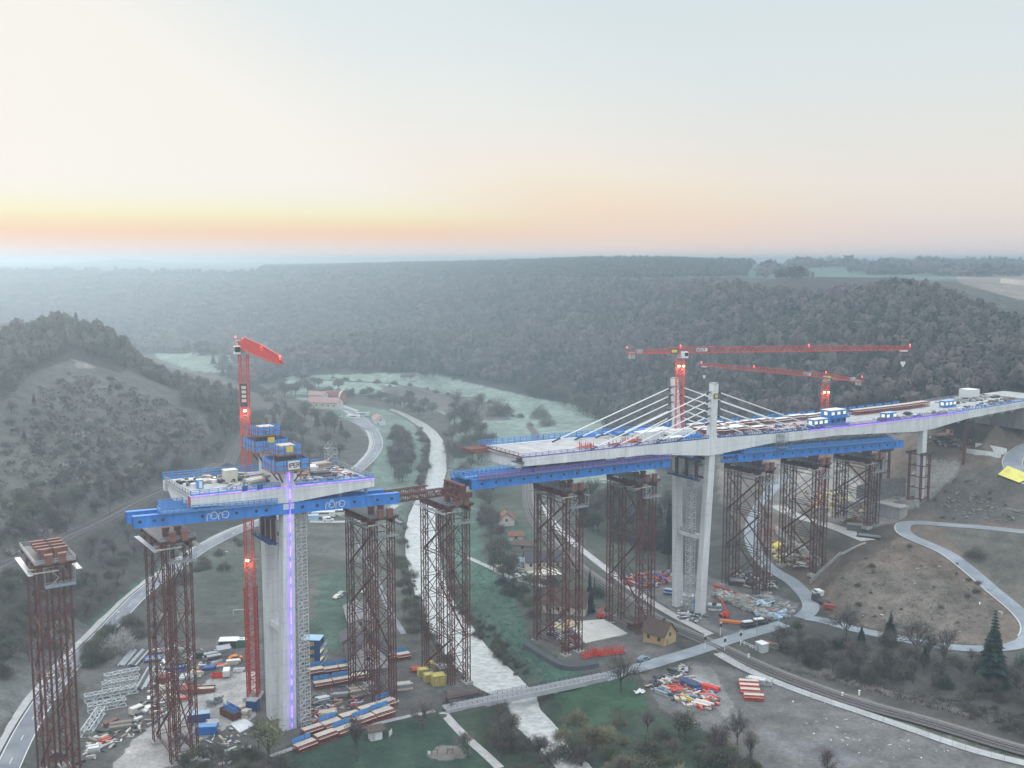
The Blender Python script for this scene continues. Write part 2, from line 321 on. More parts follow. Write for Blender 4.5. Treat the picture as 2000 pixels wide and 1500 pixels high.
W['rail'] = (way([(600, 741), (650, 743), (700, 746), (800, 757), (900, 775), (960, 792), (1010, 815), (1038, 838), (1050, 865), (1040, 900), (1030, 945), (1031, 985), (1050, 1030), (1085, 1070), (1135, 1113), (1205, 1162), (1290, 1213), (1400, 1263), (1500, 1309), (1650, 1364), (1800, 1411), (2000, 1466), (2150, 1505)], 3), 7.0)
W['rail_path'] = (way([(1062, 985), (1082, 1022), (1120, 1060), (1170, 1100), (1235, 1150), (1300, 1193), (1365, 1228), (1410, 1250)], 2.5), 3.4)
W['yard_road'] = (way([(1395, 1272), (1440, 1298), (1500, 1325), (1600, 1363), (1750, 1414), (1900, 1462), (2050, 1505)], 2.5), 3.4)
W['crossing_road'] = (way([(1170, 1330), (1215, 1312), (1260, 1299), (1340, 1277), (1420, 1251), (1490, 1230), (1545, 1215), (1590, 1200)], 2), 6.0)
W['valley_road'] = (way([(1560, 1212), (1585, 1190), (1578, 1165), (1545, 1137), (1510, 1113), (1482, 1085), (1468, 1055), (1470, 1020), (1486, 985), (1508, 955), (1540, 925)], 2.5), 6.0)
W['lower_slope_road'] = (way([(1570, 1207), (1615, 1212), (1660, 1226), (1750, 1246), (1870, 1265), (1960, 1266), (2000, 1255), (2015, 1225), (1985, 1190), (1950, 1162), (1900, 1117), (1850, 1078), (1800, 1057), (1765, 1042), (1768, 1022), (1810, 1020), (1860, 1026), (1920, 1032), (2010, 1040), (2100, 1050)], 2), 5.5)
W['loop_road'] = (way([(2060, 850), (2010, 872), (1978, 895), (1990, 930), (2060, 965)], 2), 7.0)
W['village_lane'] = (way([(905, 1085), (950, 1105), (990, 1125), (1040, 1140), (1100, 1152)], 2), 2.6)
W['farm_lane'] = (way([(575, 778), (610, 780), (660, 790), (700, 803)], 3), 4.0)
W['foot_path'] = (way([(862, 1385), (880, 1408), (910, 1440), (950, 1475), (985, 1510)], 2), 2.6)
W['park_path'] = (way([(858, 1386), (800, 1398), (740, 1412), (680, 1428), (600, 1452), (520, 1480)], 2), 1.8)
W['field_path'] = (way([(600, 1018), (650, 1019), (700, 1017), (745, 1005), (775, 985)], 2), 4.0)
W['river_path'] = (way([(700, 1060), (735, 1130), (760, 1190), (790, 1240)], 2), 2.0)
W['terrace_road'] = (way([(1515, 985), (1560, 1010), (1610, 1022), (1660, 1040), (1700, 1058)], 2), 7.0)
for nm, (ln, wd) in W.items(): flatten(ln, wd, .15 if nm not in ('hill_rail', 'rail') else .25)
# the river bed: carve between the traced banks
ZW = -5.4
bankL = [(758, 801), (776, 807), (797, 819), (817, 833), (833, 848), (840, 861), (840, 878), (837, 895), (838, 910), (831, 937), (812, 975), (797, 1008), (790, 1045), (792, 1085), (798, 1115), (812, 1170), (828, 1212), (845, 1242), (862, 1270), (892, 1308), (925, 1340), (960, 1358), (992, 1372), (998, 1410), (1020, 1432), (1052, 1462), (1085, 1500), (1130, 1560)]
bankR = [(764, 798), (782, 803), (806, 814), (830, 826), (852, 842), (866, 860), (871, 882), (873, 918), (866, 948), (856, 985), (852, 1020), (856, 1050), (864, 1110), (874, 1150), (892, 1182), (910, 1205), (930, 1232), (950, 1260), (980, 1290), (1015, 1322), (1048, 1358), (1056, 1385), (1080, 1410), (1102, 1435), (1112, 1462), (1150, 1490), (1200, 1555)]
rivp = [atz(*q, ZW) for q in bankL]+[atz(*q, ZW) for q in bankR[::-1]]
edge = np.array(rivp+[rivp[0]])
dR, _ = polydist(GX, GYf, np.array(edge)); inside = pip(GX.ravel(), GYf.ravel(), edge[:, :2]).reshape(GX.shape)
sd = np.where(inside, -dR, dR)
GZ = np.where(sd < 7, np.minimum(GZ, ZW+np.clip(sd, -3, 0)*.5+np.clip(sd, 0, 7)*.42+.05), GZ)
SD = sd
GZ = np.where((sd > 0) & (sd < 90) & (GYf < 1100), np.maximum(GZ, ZW+.25+np.minimum(sd, 4)*.35), GZ)
_rough = np.clip(np.minimum.reduce([polydist(GX, GYf, l)[0]-w/2-1 for l, w in W.values()])/8, 0, 1)*np.clip((sd-1)/4, 0, 1)
GZ = GZ+_rough*(vnoise(GX, GYf, 9, 1)*.7+vnoise(GX, GYf, 3.1, 2)*.35+vnoise(GX, GYf, 40, 3)*.8*np.clip((GYf-300)/400, 0, 1))
# ---- what grows or lies where
PX, PY = projv(GX, GYf, GZ)
C = np.zeros(GX.shape+(3,)); C[:] = (.10, .10, .088)
def soft(mask, it=1): return mask
def paint(poly, col, alpha=1.0, cond=None):
    j = 5*vnoise(GX, GYf, 6, 5)+4*vnoise(GX, GYf, 2.2, 6); k = np.clip(400/GYf, .2, 1.3)
    m = pip((PX+j*k*2).ravel(), (PY+j*k).ravel(), poly).reshape(GX.shape)
    if cond is not None: m &= cond
    C[m] = C[m]*(1-alpha)+np.array(col)*alpha
FROST, GREEN, LAWN, SCRUB, HILL, WOOD, GRAV, DGRAV, DIRT, FIELD, DRY = (.28, .355, .30), (.082, .155, .112), (.052, .088, .064), (.085, .078, .066), (.122, .124, .105), (.062, .057, .053), (.50, .48, .455), (.175, .17, .165), (.19, .152, .122), (.15, .13, .12), (.15, .155, .13)
# far land
C[GYf > 1150] = WOOD
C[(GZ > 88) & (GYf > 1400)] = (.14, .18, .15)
fl = vnoise(GX, GYf, 420, 9)+vnoise(GX, GYf, 170, 10)*.5
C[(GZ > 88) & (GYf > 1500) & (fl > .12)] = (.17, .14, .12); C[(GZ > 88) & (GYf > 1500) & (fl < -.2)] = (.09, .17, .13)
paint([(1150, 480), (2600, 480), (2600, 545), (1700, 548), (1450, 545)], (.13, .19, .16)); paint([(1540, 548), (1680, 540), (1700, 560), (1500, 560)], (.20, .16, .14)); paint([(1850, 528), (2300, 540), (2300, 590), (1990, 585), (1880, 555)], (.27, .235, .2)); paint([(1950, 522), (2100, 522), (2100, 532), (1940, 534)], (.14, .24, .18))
paint([(300, 690), (560, 690), (560, 730), (330, 725)], FROST)
# valley floor
paint([(560, 735), (1060, 720), (1220, 800), (1300, 960), (1180, 960), (1000, 940), (960, 860), (850, 800), (700, 770), (560, 770)], FROST)
paint([(740, 752), (830, 758), (960, 790), (1000, 820), (940, 822), (850, 800), (760, 778)], (.16, .145, .135))
paint([(880, 810), (1010, 830), (1040, 860), (1030, 940), (860, 980), (880, 900)], (.215, .285, .24), .85)
paint([(560, 770), (750, 800), (800, 820), (838, 870), (830, 930), (800, 990), (780, 1060), (760, 1000), (700, 990), (740, 880), (700, 830)], (.165, .225, .185))
# left hill
paint([(-900, 600), (0, 640), (120, 610), (280, 690), (480, 760), (500, 850), (440, 910), (300, 970), (0, 1110), (-900, 1400)], (.12, .118, .105))
paint([(0, 830), (60, 740), (150, 690), (250, 720), (330, 770), (300, 830), (380, 880), (430, 900), (330, 930), (240, 860), (120, 900), (40, 1000), (0, 980)], HILL, .6)
paint([(300, 740), (420, 830), (440, 870), (380, 850), (310, 780)], HILL, .8)
paint([(140, 700), (180, 680), (190, 720), (150, 720)], (.24, .235, .21))
paint([(0, 640), (120, 610), (200, 630), (260, 690), (240, 730), (140, 700), (60, 730), (0, 790)], WOOD)
# between hill railway and road
paint([(-200, 1150), (0, 1120), (260, 1000), (480, 880), (560, 900), (690, 905), (480, 1020), (290, 1130), (100, 1320), (-200, 1600)], (.075, .075, .065))
paint([(290, 1120), (420, 1040), (480, 1025), (420, 1065), (300, 1150), (160, 1260), (150, 1235)], GREEN, .8)
paint([(-50, 1340), (130, 1200), (180, 1225), (40, 1380), (-60, 1500)], (.17, .175, .165))
# field, yard on the left bank
paint([(385, 1100), (470, 1045), (600, 1000), (760, 1000), (790, 1100), (800, 1180), (780, 1240), (690, 1280), (560, 1260), (420, 1220), (330, 1210)], (.125, .128, .108))
paint([(385, 1120), (440, 1070), (540, 1110), (540, 1180), (480, 1220), (380, 1200)], (.105, .125, .1), .7)
paint([(590, 1030), (780, 1020), (780, 1060), (700, 1100), (600, 1080)], (.19, .19, .175), .6)
paint([(630, 1120), (690, 1110), (700, 1250), (640, 1280), (600, 1260)], (.085, .135, .10))
paint([(160, 1290), (300, 1240), (480, 1250), (560, 1270), (700, 1285), (820, 1290), (930, 1345), (960, 1365), (860, 1385), (560, 1455), (480, 1500), (150, 1530)], (.15, .143, .135))
paint([(430, 1310), (500, 1310), (505, 1400), (430, 1420), (330, 1500), (190, 1540), (260, 1440), (360, 1370)], GRAV)
paint([(560, 1455), (860, 1390), (870, 1405), (1000, 1520), (540, 1530)], LAWN)
paint([(875, 1400), (990, 1372), (1050, 1470), (1090, 1530), (1000, 1530)], (.06, .085, .055))
paint([(835, 1472), (860, 1455), (893, 1455), (910, 1475), (905, 1480), (840, 1480)], (.26, .235, .21))
# right bank
paint([(880, 960), (935, 960), (940, 1080), (1010, 1180), (1040, 1260), (1150, 1310), (1165, 1325), (1060, 1340), (1015, 1322), (930, 1232), (890, 1175), (870, 1080)], GREEN)
paint([(1085, 1345), (1240, 1320), (1265, 1380), (1420, 1500), (1120, 1500), (1060, 1400)], (.06, .12, .07))
paint([(1200, 1380), (1290, 1400), (1420, 1440), (1500, 1530), (1100, 1530), (1150, 1440)], (.06, .085, .06))
paint([(940, 940), (1030, 960), (1060, 1050), (1160, 1140), (1260, 1220), (1150, 1240), (1040, 1250), (1000, 1160), (940, 1060)], (.09, .105, .08))
paint([(970, 1020), (1010, 1015), (1045, 1050), (1030, 1080), (975, 1060)], (.07, .125, .085))
paint([(1095, 950), (1330, 930), (1330, 1180), (1240, 1130), (1150, 1070), (1110, 1000)], (.075, .085, .068))
paint([(1040, 1250), (1090, 1190), (1180, 1190), (1290, 1240), (1330, 1270), (1170, 1330), (1110, 1300)], (.17, .162, .155))
paint([(1240, 1140), (1350, 1120), (1480, 1150), (1560, 1180), (1540, 1215), (1420, 1245), (1330, 1205)], (.20, .197, .195))
paint([(1390, 1160), (1500, 1170), (1560, 1190), (1545, 1215), (1440, 1235), (1380, 1215)], (.12, .12, .125))
paint([(1250, 1320), (1350, 1290), (1430, 1305), (1700, 1405), (2050, 1520), (1500, 1530), (1420, 1450), (1290, 1385)], DGRAV)
paint([(1350, 1300), (1385, 1300), (1420, 1350), (1450, 1430), (1410, 1400), (1370, 1340)], (.30, .29, .275), .8)
paint([(1480, 1420), (1560, 1440), (1700, 1480), (1640, 1500), (1500, 1460)], (.19, .19, .2), .7)
paint([(1420, 1270), (1560, 1325), (1800, 1400), (2050, 1480), (2050, 1500), (1700, 1392), (1440, 1295)], (.16, .165, .125))
paint([(1480, 1260), (1560, 1290), (2050, 1300), (2050, 1470), (1800, 1400), (1560, 1310)], (.085, .078, .07))
paint([(1500, 1290), (1700, 1350), (1900, 1400), (2050, 1450), (2050, 1425), (1800, 1370), (1600, 1300)], (.15, .135, .12), .8)
# right-hand slope
paint([(1395, 840), (1700, 860), (2100, 790), (2100, 1270), (1870, 1255), (1640, 1215), (1560, 1160), (1500, 1090), (1420, 1000)], DIRT)
paint([(1840, 1030), (2100, 1050), (2100, 1220), (2000, 1190), (1900, 1110)], (.155, .145, .122)); paint([(1600, 1110), (1700, 1100), (1850, 1130), (1960, 1190), (1940, 1240), (1740, 1235), (1640, 1190)], (.172, .148, .124))
paint([(1780, 1000), (1850, 930), (1960, 900), (2100, 960), (2100, 1030), (1850, 1018)], (.135, .122, .11))
paint([(1540, 900), (1640, 900), (1700, 960), (1760, 960), (1800, 900), (1880, 900), (1860, 940), (1800, 985), (1720, 1020), (1620, 1010), (1530, 970)], (.34, .325, .30)); paint([(1480, 900), (1560, 900), (1600, 960), (1560, 1010), (1500, 1000)], (.30, .28, .255), .7)
paint([(1710, 1010), (1755, 1000), (1740, 1050), (1690, 1060)], (.25, .26, .255), .8); paint([(1400, 880), (1500, 900), (1490, 960), (1440, 1010), (1405, 980)], (.2, .175, .155)); paint([(1560, 1000), (1640, 1025), (1700, 1060), (1660, 1100), (1600, 1060), (1560, 1050)], (.12, .115, .10)); paint([(1700, 1030), (1750, 1020), (1760, 1050), (1640, 1130), (1600, 1160), (1590, 1150)], (.13, .105, .085))
# forest floor on the right hill, shore strip
paint([(1060, 780), (1180, 800), (1320, 930), (1400, 830), (1990, 770), (2400, 760), (2400, 640), (1950, 600), (1750, 537), (1440, 540), (1100, 560), (820, 560), (620, 700), (860, 735)], WOOD, cond=GYf < 1500)
C[(SD > -2) & (SD < 5)] *= .5; C[(SD > -2) & (SD < 5)] += np.array((.04, .042, .035))
C *= .74
C *= (1+.30*vnoise(GX, GYf, 14, 20)+.22*vnoise(GX, GYf, 4.5, 21)+.2*vnoise(GX, GYf, 60, 22))[..., None]
nr, nc = GX.shape; idx = np.arange(nr*nc).reshape(nr, nc)
quads = np.stack([idx[:-1, :-1], idx[:-1, 1:], idx[1:, 1:], idx[1:, :-1]], -1).reshape(-1, 4)
ground = fastmesh("ground", np.stack([GX, GYf, GZ], -1).reshape(-1, 3), quads, Mattr("ground_soil_and_turf", "tint", s1=.16, s2=.015, amp=.44), np.clip(C.reshape(-1, 3), 0.01, 1), smooth=True)
tag(ground, kind="structure")
# ---- water
rp = np.array(rivp); nb = len(bankL)
wl = catmull(rp[:nb], 6); wr = catmull(rp[nb:][::-1], 6)
def resamp(p, n):
    d = np.concatenate([[0], np.cumsum(np.linalg.norm(np.diff(p[:, :2], axis=0), axis=1))]); t = np.linspace(0, d[-1], n); return np.stack([np.interp(t, d, p[:, k]) for k in range(3)], 1)
wl, wr = resamp(wl, 140), resamp(wr, 140); mid_ = (wl+wr)/2; wl = mid_+(wl-mid_)*1.25; wr = mid_+(wr-mid_)*1.25
wm_ = bpy.data.materials.new("river_water"); wm_.use_nodes = True; t = wm_.node_tree; b = t.nodes["Principled BSDF"]
b.inputs["Base Color"].default_value = (.36, .37, .345, 1); b.inputs["Roughness"].default_value = .06; b.inputs["IOR"].default_value = 1.6
g = t.nodes.new("ShaderNodeNewGeometry"); mp = t.nodes.new("ShaderNodeMapping"); mp.inputs[3].default_value = (1, 1.7, 1); t.links.new(g.outputs["Position"], mp.inputs[0])
n = t.nodes.new("ShaderNodeTexNoise"); n.inputs["Scale"].default_value = .42; n.inputs["Detail"].default_value = 4; n.inputs["Distortion"].default_value = .6; t.links.new(mp.outputs[0], n.inputs[0])
bp = t.nodes.new("ShaderNodeBump"); bp.inputs["Strength"].default_value = .4; bp.inputs["Distance"].default_value = .45; t.links.new(n.outputs[0], bp.inputs["Height"]); t.links.new(bp.outputs[0], b.inputs["Normal"])
r = t.nodes.new("ShaderNodeValToRGB"); r.color_ramp.elements[0].color = (.36, .375, .365, 1); r.color_ramp.elements[1].color = (.57, .575, .55, 1); r.color_ramp.elements[0].position = .35; r.color_ramp.elements[1].position = .62; t.links.new(n.outputs[0], r.inputs[0]); t.links.new(r.outputs[0], b.inputs["Base Color"])
rv = np.concatenate([wl, wr]); rf = np.array([(k, 140+k, 141+k, k+1) for k in range(139)])
rv[:, 2] = ZW
tag(fastmesh("river", rv, rf, wm_, smooth=True), kind="structure")
# ---- roads and tracks laid on the ground
def ribbon(line, w, dz=0.0, off=0.0):
    d = np.gradient(line[:, :2], axis=0); d /= np.linalg.norm(d, axis=1)[:, None]+1e-9; nn = np.stack([-d[:, 1], d[:, 0]], 1)
    a = line.copy(); b = line.copy(); a[:, :2] += nn*(off+w/2); b[:, :2] += nn*(off-w/2); a[:, 2] += dz; b[:, 2] += dz
    k = len(line); v = np.concatenate([a, b]); f = np.array([(i, k+i, k+i+1, i+1) for i in range(k-1)]); return v, f
def strip(name, line, w, mat, dz=0.0, off=0.0, kind="structure", thick=None):
    v, f = ribbon(line, w, dz, off); return tag(fastmesh(name, v, f[:, ::-1] if True else f, mat), kind=kind)
ASPH = M("grey_asphalt", (.25, .265, .285), (.15, .16, .18), .12, .85); PALE = M("pale_gravel_path", (.46, .45, .44), (.34, .335, .33), .5, .95); SLOPE = M("blue_grey_asphalt", (.30, .335, .365), (.19, .215, .24), .11, .8)
LINE = M("white_road_paint", (.78, .78, .76), (.6, .6, .58), 2, .6); BALLAST = M("railway_ballast", (.125, .115, .11), (.08, .072, .07), 1.2, .95, bump=.4); STEEL = M("rail_steel", (.38, .36, .35), (.26, .24, .23), 1, .35, .6); CONCP = M("concrete_path", (.42, .425, .415), (.30, .305, .30), .2, .9)
strip("road", W['road'][0], 6.4, ASPH)
for o_ in (-2.95, 2.95): strip("road_edge_line", W['road'][0], .22, LINE, .02, o_)
strip("road_verge_path", W['road'][0], 2.6, PALE, .005, 5.0)
rl = W['road'][0]
for q in range(2, len(rl)-3, 4): pass
v_, f_ = [], []
mb = MB()
for q in range(2, len(rl)-2, 4):
    a, b = rl[q], rl[q+1]; d = (b-a)[:2]; d = d/np.linalg.norm(d); nn = V(-d[1], d[0], 0)*.09
    mb.add([a-nn+V(0, 0, .02), a+nn+V(0, 0, .02), b+nn+V(0, 0, .02), b-nn+V(0, 0, .02)], [(3, 2, 1, 0)])
tag(mb.build("road_centre_line", LINE), kind="structure")
def track(name, line, w, gauges):
    strip(name+"_ballast", line, w, BALLAST, .02)
    TIE = M("sleeper_wood", (.13, .12, .115), (.09, .083, .08), 1, .9)
    for g0 in gauges:
        mb = MB(); d0 = np.concatenate([[0], np.cumsum(np.linalg.norm(np.diff(line[:, :2], axis=0), axis=1))])
        for t in np.arange(0, d0[-1], .9):
            c = V(*[np.interp(t, d0, line[:, k]) for k in range(3)]); c2 = V(*[np.interp(t+.5, d0, line[:, k]) for k in range(3)]); d = c2-c; d[2] = 0
            if np.linalg.norm(d) < 1e-3 or c[1] > 520: continue
            d /= np.linalg.norm(d); nn = V(-d[1], d[0], 0); mb.box(c+nn*g0+V(0, 0, .06), (.28, 2.5, .12), d)
        if mb.n: tag(mb.build(name+"_sleepers", TIE), kind="structure")
        for r_ in (-.75, .75):
            v, f = ribbon(line, .15, .30, g0+r_); v2 = v.copy(); v2[:, 2] -= .16; k = len(line)
            vv = np.concatenate([v, v2]); n2 = 2*k
            ff = np.concatenate([f[:, ::-1], np.array([(i, i+1, n2+i+1, n2+i) for i in range(k-1)]), np.array([(k+i+1, k+i, n2+k+i, n2+k+i+1) for i in range(k-1)])])
            tag(fastmesh("rail", vv, ff, STEEL), kind="structure")
track("railway", W['rail'][0], 5.2, (0,)); track("hillside_railway", W['hill_rail'][0], 8.6, (-2.1, 2.1))
strip("railway_cess", W['rail'][0], 1.4, M("pale_ballast_walk", (.20, .19, .18), (.14, .13, .125), .8, .95), .015, 3.3)
for nm, mt in (('rail_path', PALE), ('yard_road', CONCP), ('crossing_road', SLOPE), ('valley_road', SLOPE), ('lower_slope_road', SLOPE), ('loop_road', SLOPE), ('village_lane', PALE), ('farm_lane', PALE), ('foot_path', PALE), ('park_path', CONCP), ('field_path', PALE), ('river_path', ASPH), ('terrace_road', PALE)):
    dz = {'crossing_road': .03, 'rail_path': .02, 'yard_road': .02, 'valley_road': .012, 'lower_slope_road': .016, 'park_path': .012}.get(nm, 0)
    strip(nm, W[nm][0], W[nm][1], mt, dz)
ls = W['lower_slope_road'][0]
CURB = M("pale_kerb_stone", (.55, .55, .53), (.42, .42, .41), .6, .9)
v, f = ribbon(ls[len(ls)//3:], .45, .10, 3.0); tag(fastmesh("road_kerb", v, f[:, ::-1], CURB), kind="structure")
for nm, off in (('loop_road', 3.9), ('loop_road', -3.9)):
    v, f = ribbon(W[nm][0], .5, .12, off); tag(fastmesh("road_kerb", v, f[:, ::-1], CURB), kind="structure")
# ================================================================== the two bridge halves
CONC = concrete("pale_concrete", (.74, .755, .76), (.58, .60, .61)); CONCD = concrete("grey_concrete", (.42, .42, .41), (.28, .28, .275), 2.4); SLABM = M("dusty_deck_concrete", (.47, .47, .46), (.30, .30, .30), .3, .9)
BLUE = M("blue_steel_paint", (.045, .26, .74), (.028, .165, .50), .4, .5, stretch=(1, 1, .3)); BLUED = M("dark_blue_steel", (.03, .10, .32), (.02, .07, .22), .5, .5); BLUEL = M("light_blue_net", (.09, .33, .70), (.06, .23, .56), .8, .7)
RAILB = M("blue_railing_paint", (.07, .28, .66), (.055, .21, .54), 1, .5); RAILV = M("violet_blue_railing", (.20, .15, .42), (.12, .12, .36), 1, .5)
WHITE = M("white_paint", (.78, .79, .78), (.66, .67, .67), .8, .5); BLACK = M("black_rubber", (.02, .02, .022), (.03, .03, .03), 1, .7); DARK = M("dark_grey_steel", (.07, .072, .08), (.045, .047, .055), .6, .6); ZINC = M("bright_galvanised_tube", (.62, .64, .66), (.48, .50, .52), .7, .5, .15); GREYM = M("galvanised_steel", (.42, .44, .46), (.30, .32, .34), .7, .45, .35)
RUST = M("rust_brown_steel", (.16, .047, .034), (.095, .032, .025), .5, .75); RUSTL = M("red_brown_beam", (.25, .105, .075), (.17, .075, .058), .5, .7); RED = M("red_steel_paint", (.55, .055, .04), (.42, .04, .032), .5, .5); REDD = M("dull_red_formwork", (.36, .07, .05), (.26, .055, .042), .6, .7); CRANE = M("crane_red_paint", (.62, .075, .055), (.50, .06, .05), .5, .45)
YEL = M("yellow_paint", (.72, .58, .10), (.60, .48, .08), .7, .55); PLY = M("pale_plywood", (.60, .53, .45), (.48, .42, .36), .8, .85); PLANK = M("weathered_plank", (.33, .28, .23), (.22, .19, .16), .9, .9); ORNG = M("orange_paint", (.70, .20, .04), (.55, .15, .03), .8, .6)
def Mled(name, c, lo, hi, sc):
    m = M(name, (.4, .3, .8), None, 1, .5, emit=c, estr=1.0); t = m.node_tree; g = t.nodes.new("ShaderNodeNewGeometry"); n = t.nodes.new("ShaderNodeTexNoise"); n.inputs["Scale"].default_value = sc; n.inputs["Detail"].default_value = 1; t.links.new(g.outputs["Position"], n.inputs[0])
    q = t.nodes.new("ShaderNodeMapRange"); q.inputs[1].default_value = .42; q.inputs[2].default_value = .58; q.inputs[3].default_value = lo; q.inputs[4].default_value = hi; t.links.new(n.outputs[0], q.inputs[0]); t.links.new(q.outputs[0], t.nodes["Principled BSDF"].inputs["Emission Strength"]); return m
LED = Mled("violet_led", (.30, .07, .95), .7, 2.6, .8); LEDB = Mled("blue_violet_led", (.15, .07, 1.0), 1.0, 6.0, .5)
ZD = ([-118.5, -94, -67.5, -17, 62, 96, 152, 200, 248, 285], [66.2, 65.65, 64.8, 65.0, 63.4, 62.1, 60.9, 60.6, 61.3, 62.6])
zd = lambda s: float(np.interp(s, *ZD))
def wd(s): return 24.0 if s < -60 else 26.0
def curve_text(mb, strokes, o, ex, ey, w, d, mi=0):
    """strokes: polylines in 2-D; each becomes a flat raised band"""
    ez = np.cross(ex, ey)
    for st in strokes:
        p = [np.asarray(o)+ex*x+ey*y for x, y in st]
        for a, b in zip(p[:-1], p[1:]):
            t = (b-a)/np.linalg.norm(b-a); mb.box((a+b)/2, (np.linalg.norm(b-a)+w*.6, w, d), t, ey=np.cross(ez, t), mi=mi)
GLY = {'P': [[(0, 0), (0, 1)], [(0, 1), (.5, 1), (.62, .78), (.5, .52), (0, .52)]], 'E': [[(.6, 0), (0, 0), (0, 1), (.6, 1)], [(0, .5), (.5, .5)]], 'R': [[(0, 0), (0, 1), (.5, 1), (.62, .78), (.5, .52), (0, .52)], [(.3, .52), (.62, 0)]], 'I': [[(.1, 0), (.1, 1)]],
       'W': [[(0, 1), (.2, 0), (.4, .8), (.6, 0), (.8, 1)]], 'O': [[(.15, 0), (.5, 0), (.65, .2), (.65, .8), (.5, 1), (.15, 1), (0, .8), (0, .2), (.15, 0)]], 'L': [[(0, 1), (0, 0), (.6, 0)]], 'F': [[(0, 0), (0, 1), (.6, 1)], [(0, .5), (.5, .5)]], 'D': [[(0, 0), (0, 1), (.4, 1), (.62, .75), (.62, .25), (.4, 0), (0, 0)]],
       'Ö': [[(.15, 0), (.5, 0), (.65, .2), (.65, .7), (.5, .85), (.15, .85), (0, .7), (0, .2), (.15, 0)], [(.12, 1.05), (.22, 1.05)], [(.42, 1.05), (.52, 1.05)]]}
def lettering(mb, txt, o, ex, ey, h, w, d=.05, mi=0, gap=.88):
    x = 0
    for ch in txt:
        curve_text(mb, [[(x*h+a*h, b*h) for a, b in st] for st in GLY[ch]], o, ex, ey, w, d, mi); x += {'I': .42, 'W': 1.08}.get(ch, gap)
    return x*h
def railing(name, pts, parent, mat, h=1.3, step=2.4, board=True, rails=3, w=.15):
    mb = MB(); pts = [np.asarray(p, float) for p in pts]
    for a, b in zip(pts[:-1], pts[1:]):
        L = np.linalg.norm(b-a); n = max(1, int(round(L/step)))
        for k in range(n+1): p = a+(b-a)*k/n; mb.beam(p, p+Z3*h, w*1.1)
        for r in range(rails): mb.beam(a+Z3*h*(r+1)/rails, b+Z3*h*(r+1)/rails, w*.85)
        if board: mb.beam(a+Z3*.15, b+Z3*.15, .06, .34)
    return mb.build(name, mat, parent)
def deck_parts(root, s0, s1, bot, near_end=True):
    ss = sorted(set([s0, s1]+[x for x in ZD[0] if s0 < x < s1]+[x for x in bot[0] if s0 < x < s1]+list(np.linspace(s0, s1, 12))))
    zb = lambda s: float(np.interp(s, *bot))
    mb = MB()
    mb.loft([[P3(s, 1.6, zd(s)-.55), P3(s, wd(s)-1.6, zd(s)-.55), P3(s, wd(s)-1.6, zd(s)), P3(s, 1.6, zd(s))] for s in ss]); mb.build("deck_slab", SLABM, root)
    for o0, o1 in ((0, 1.6), (wd(s0)-1.6, wd(s0))):
        mb = MB(); mb.loft([[P3(s, o0, zb(s)), P3(s, o1, zb(s)), P3(s, o1, zd(s)+.12), P3(s, o0, zd(s)+.12)] for s in ss])
        k = s0+6
        mb.build("edge_beam", CONC, root)
    s = s0+1.0
    while s < s1:
        m = wd(s); zt = zd(s)-.55; z_ = zb(s); thin = zd(s)-z_ < 3.6; dz = 1.5
        mb = MB(); mb.prism([(1.6, zt), (1.6, z_+.2), (1.75, z_-.05), (3.4, z_-2.3 if thin else z_-.4), (4.6, z_-dz), (m-4.6, z_-dz), (m-2.6, z_-.05), (m-1.6, z_+.2), (m-1.6, zt)], P3(s, 0, 0), N3, Z3, .5); mb.build("cross_rib", CONC, root)
        s += 8.2
def leg(root, s, ob, ot, zb, zt, eb, et, nb, ntp, name="pier_leg", n=6, mat=CONC):
    mb = MB(); R = []
    for k in range(n+1):
        f = k/n; z = zb+(zt-zb)*f; o = ob+(ot-ob)*f; e = eb+(et-eb)*f; q = nb+(ntp-nb)*f
        R.append([P3(s-e/2, o-q/2, z), P3(s+e/2, o-q/2, z), P3(s+e/2, o+q/2, z), P3(s-e/2, o+q/2, z)])
    return mb.loft(R).build(name, mat, root)
# ---- left half
SL = -92.6
LB = thing("bridge", "left concrete bridge half with violet light strip, two stub pylons and no stay cables", "bridge", P3(SL, 10, -3)); LB["_w"] = 1
BOTL = ([-118.5, -97, -90, -67.5], [63.6, 61.5, 61.3, 62.6])
deck_parts(LB, -118.5, -67.5, BOTL)
leg(LB, SL, 5.2, 1.45, -4, 66.2, 3.9, 3.0, 3.4, 3.2); leg(LB, SL, 13.5, 15.6, -4, 66.2, 4.3, 3.3, 3.4, 3.2)
leg(LB, SL, 1.45, 1.3, 66.2, 72.2, 3.2, 3.1, 2.9, 2.8, "pylon"); leg(LB, SL, 15.6, 15.8, 66.2, 77.2, 3.2, 3.1, 2.9, 2.8, "pylon")
mb = MB(); mb.box(P3(SL, 9.6, 60.6), (3, 12, 2.6), E3); mb.build("cross_beam", CONC, LB)
mb = MB(); mb.box(P3(SL, 9.6, 25), (2.6, 6.4, 1.6), E3); mb.build("cross_beam", CONC, LB)
mb = MB()
mb.loft([[P3(s, -.17+a, zd(s)+.02+b) for a, b in ((0, -.1), (.16, -.1), (.16, .1), (0, .1))] for s in np.linspace(-118.3, -67.6, 12)])
mb.build("light_strip", LED, LB)
mb = MB()
fo = lambda z: (5.2+(1.45-5.2)*(z+4)/70.2)-(3.4+(3.2-3.4)*(z+4)/70.2)/2-.42 if z < 66 else .02-.3
mb.loft([[P3(SL+.15+.35*(1-(z+3)/70)+a, fo(z)+b, z) for a, b in ((-.13, -.08), (.13, -.08), (.13, .08), (-.13, .08))] for z in (-2.6, 10, 30, 50, 65.5, 71.2)])
mb.build("vertical_light_strip", LEDB, LB)
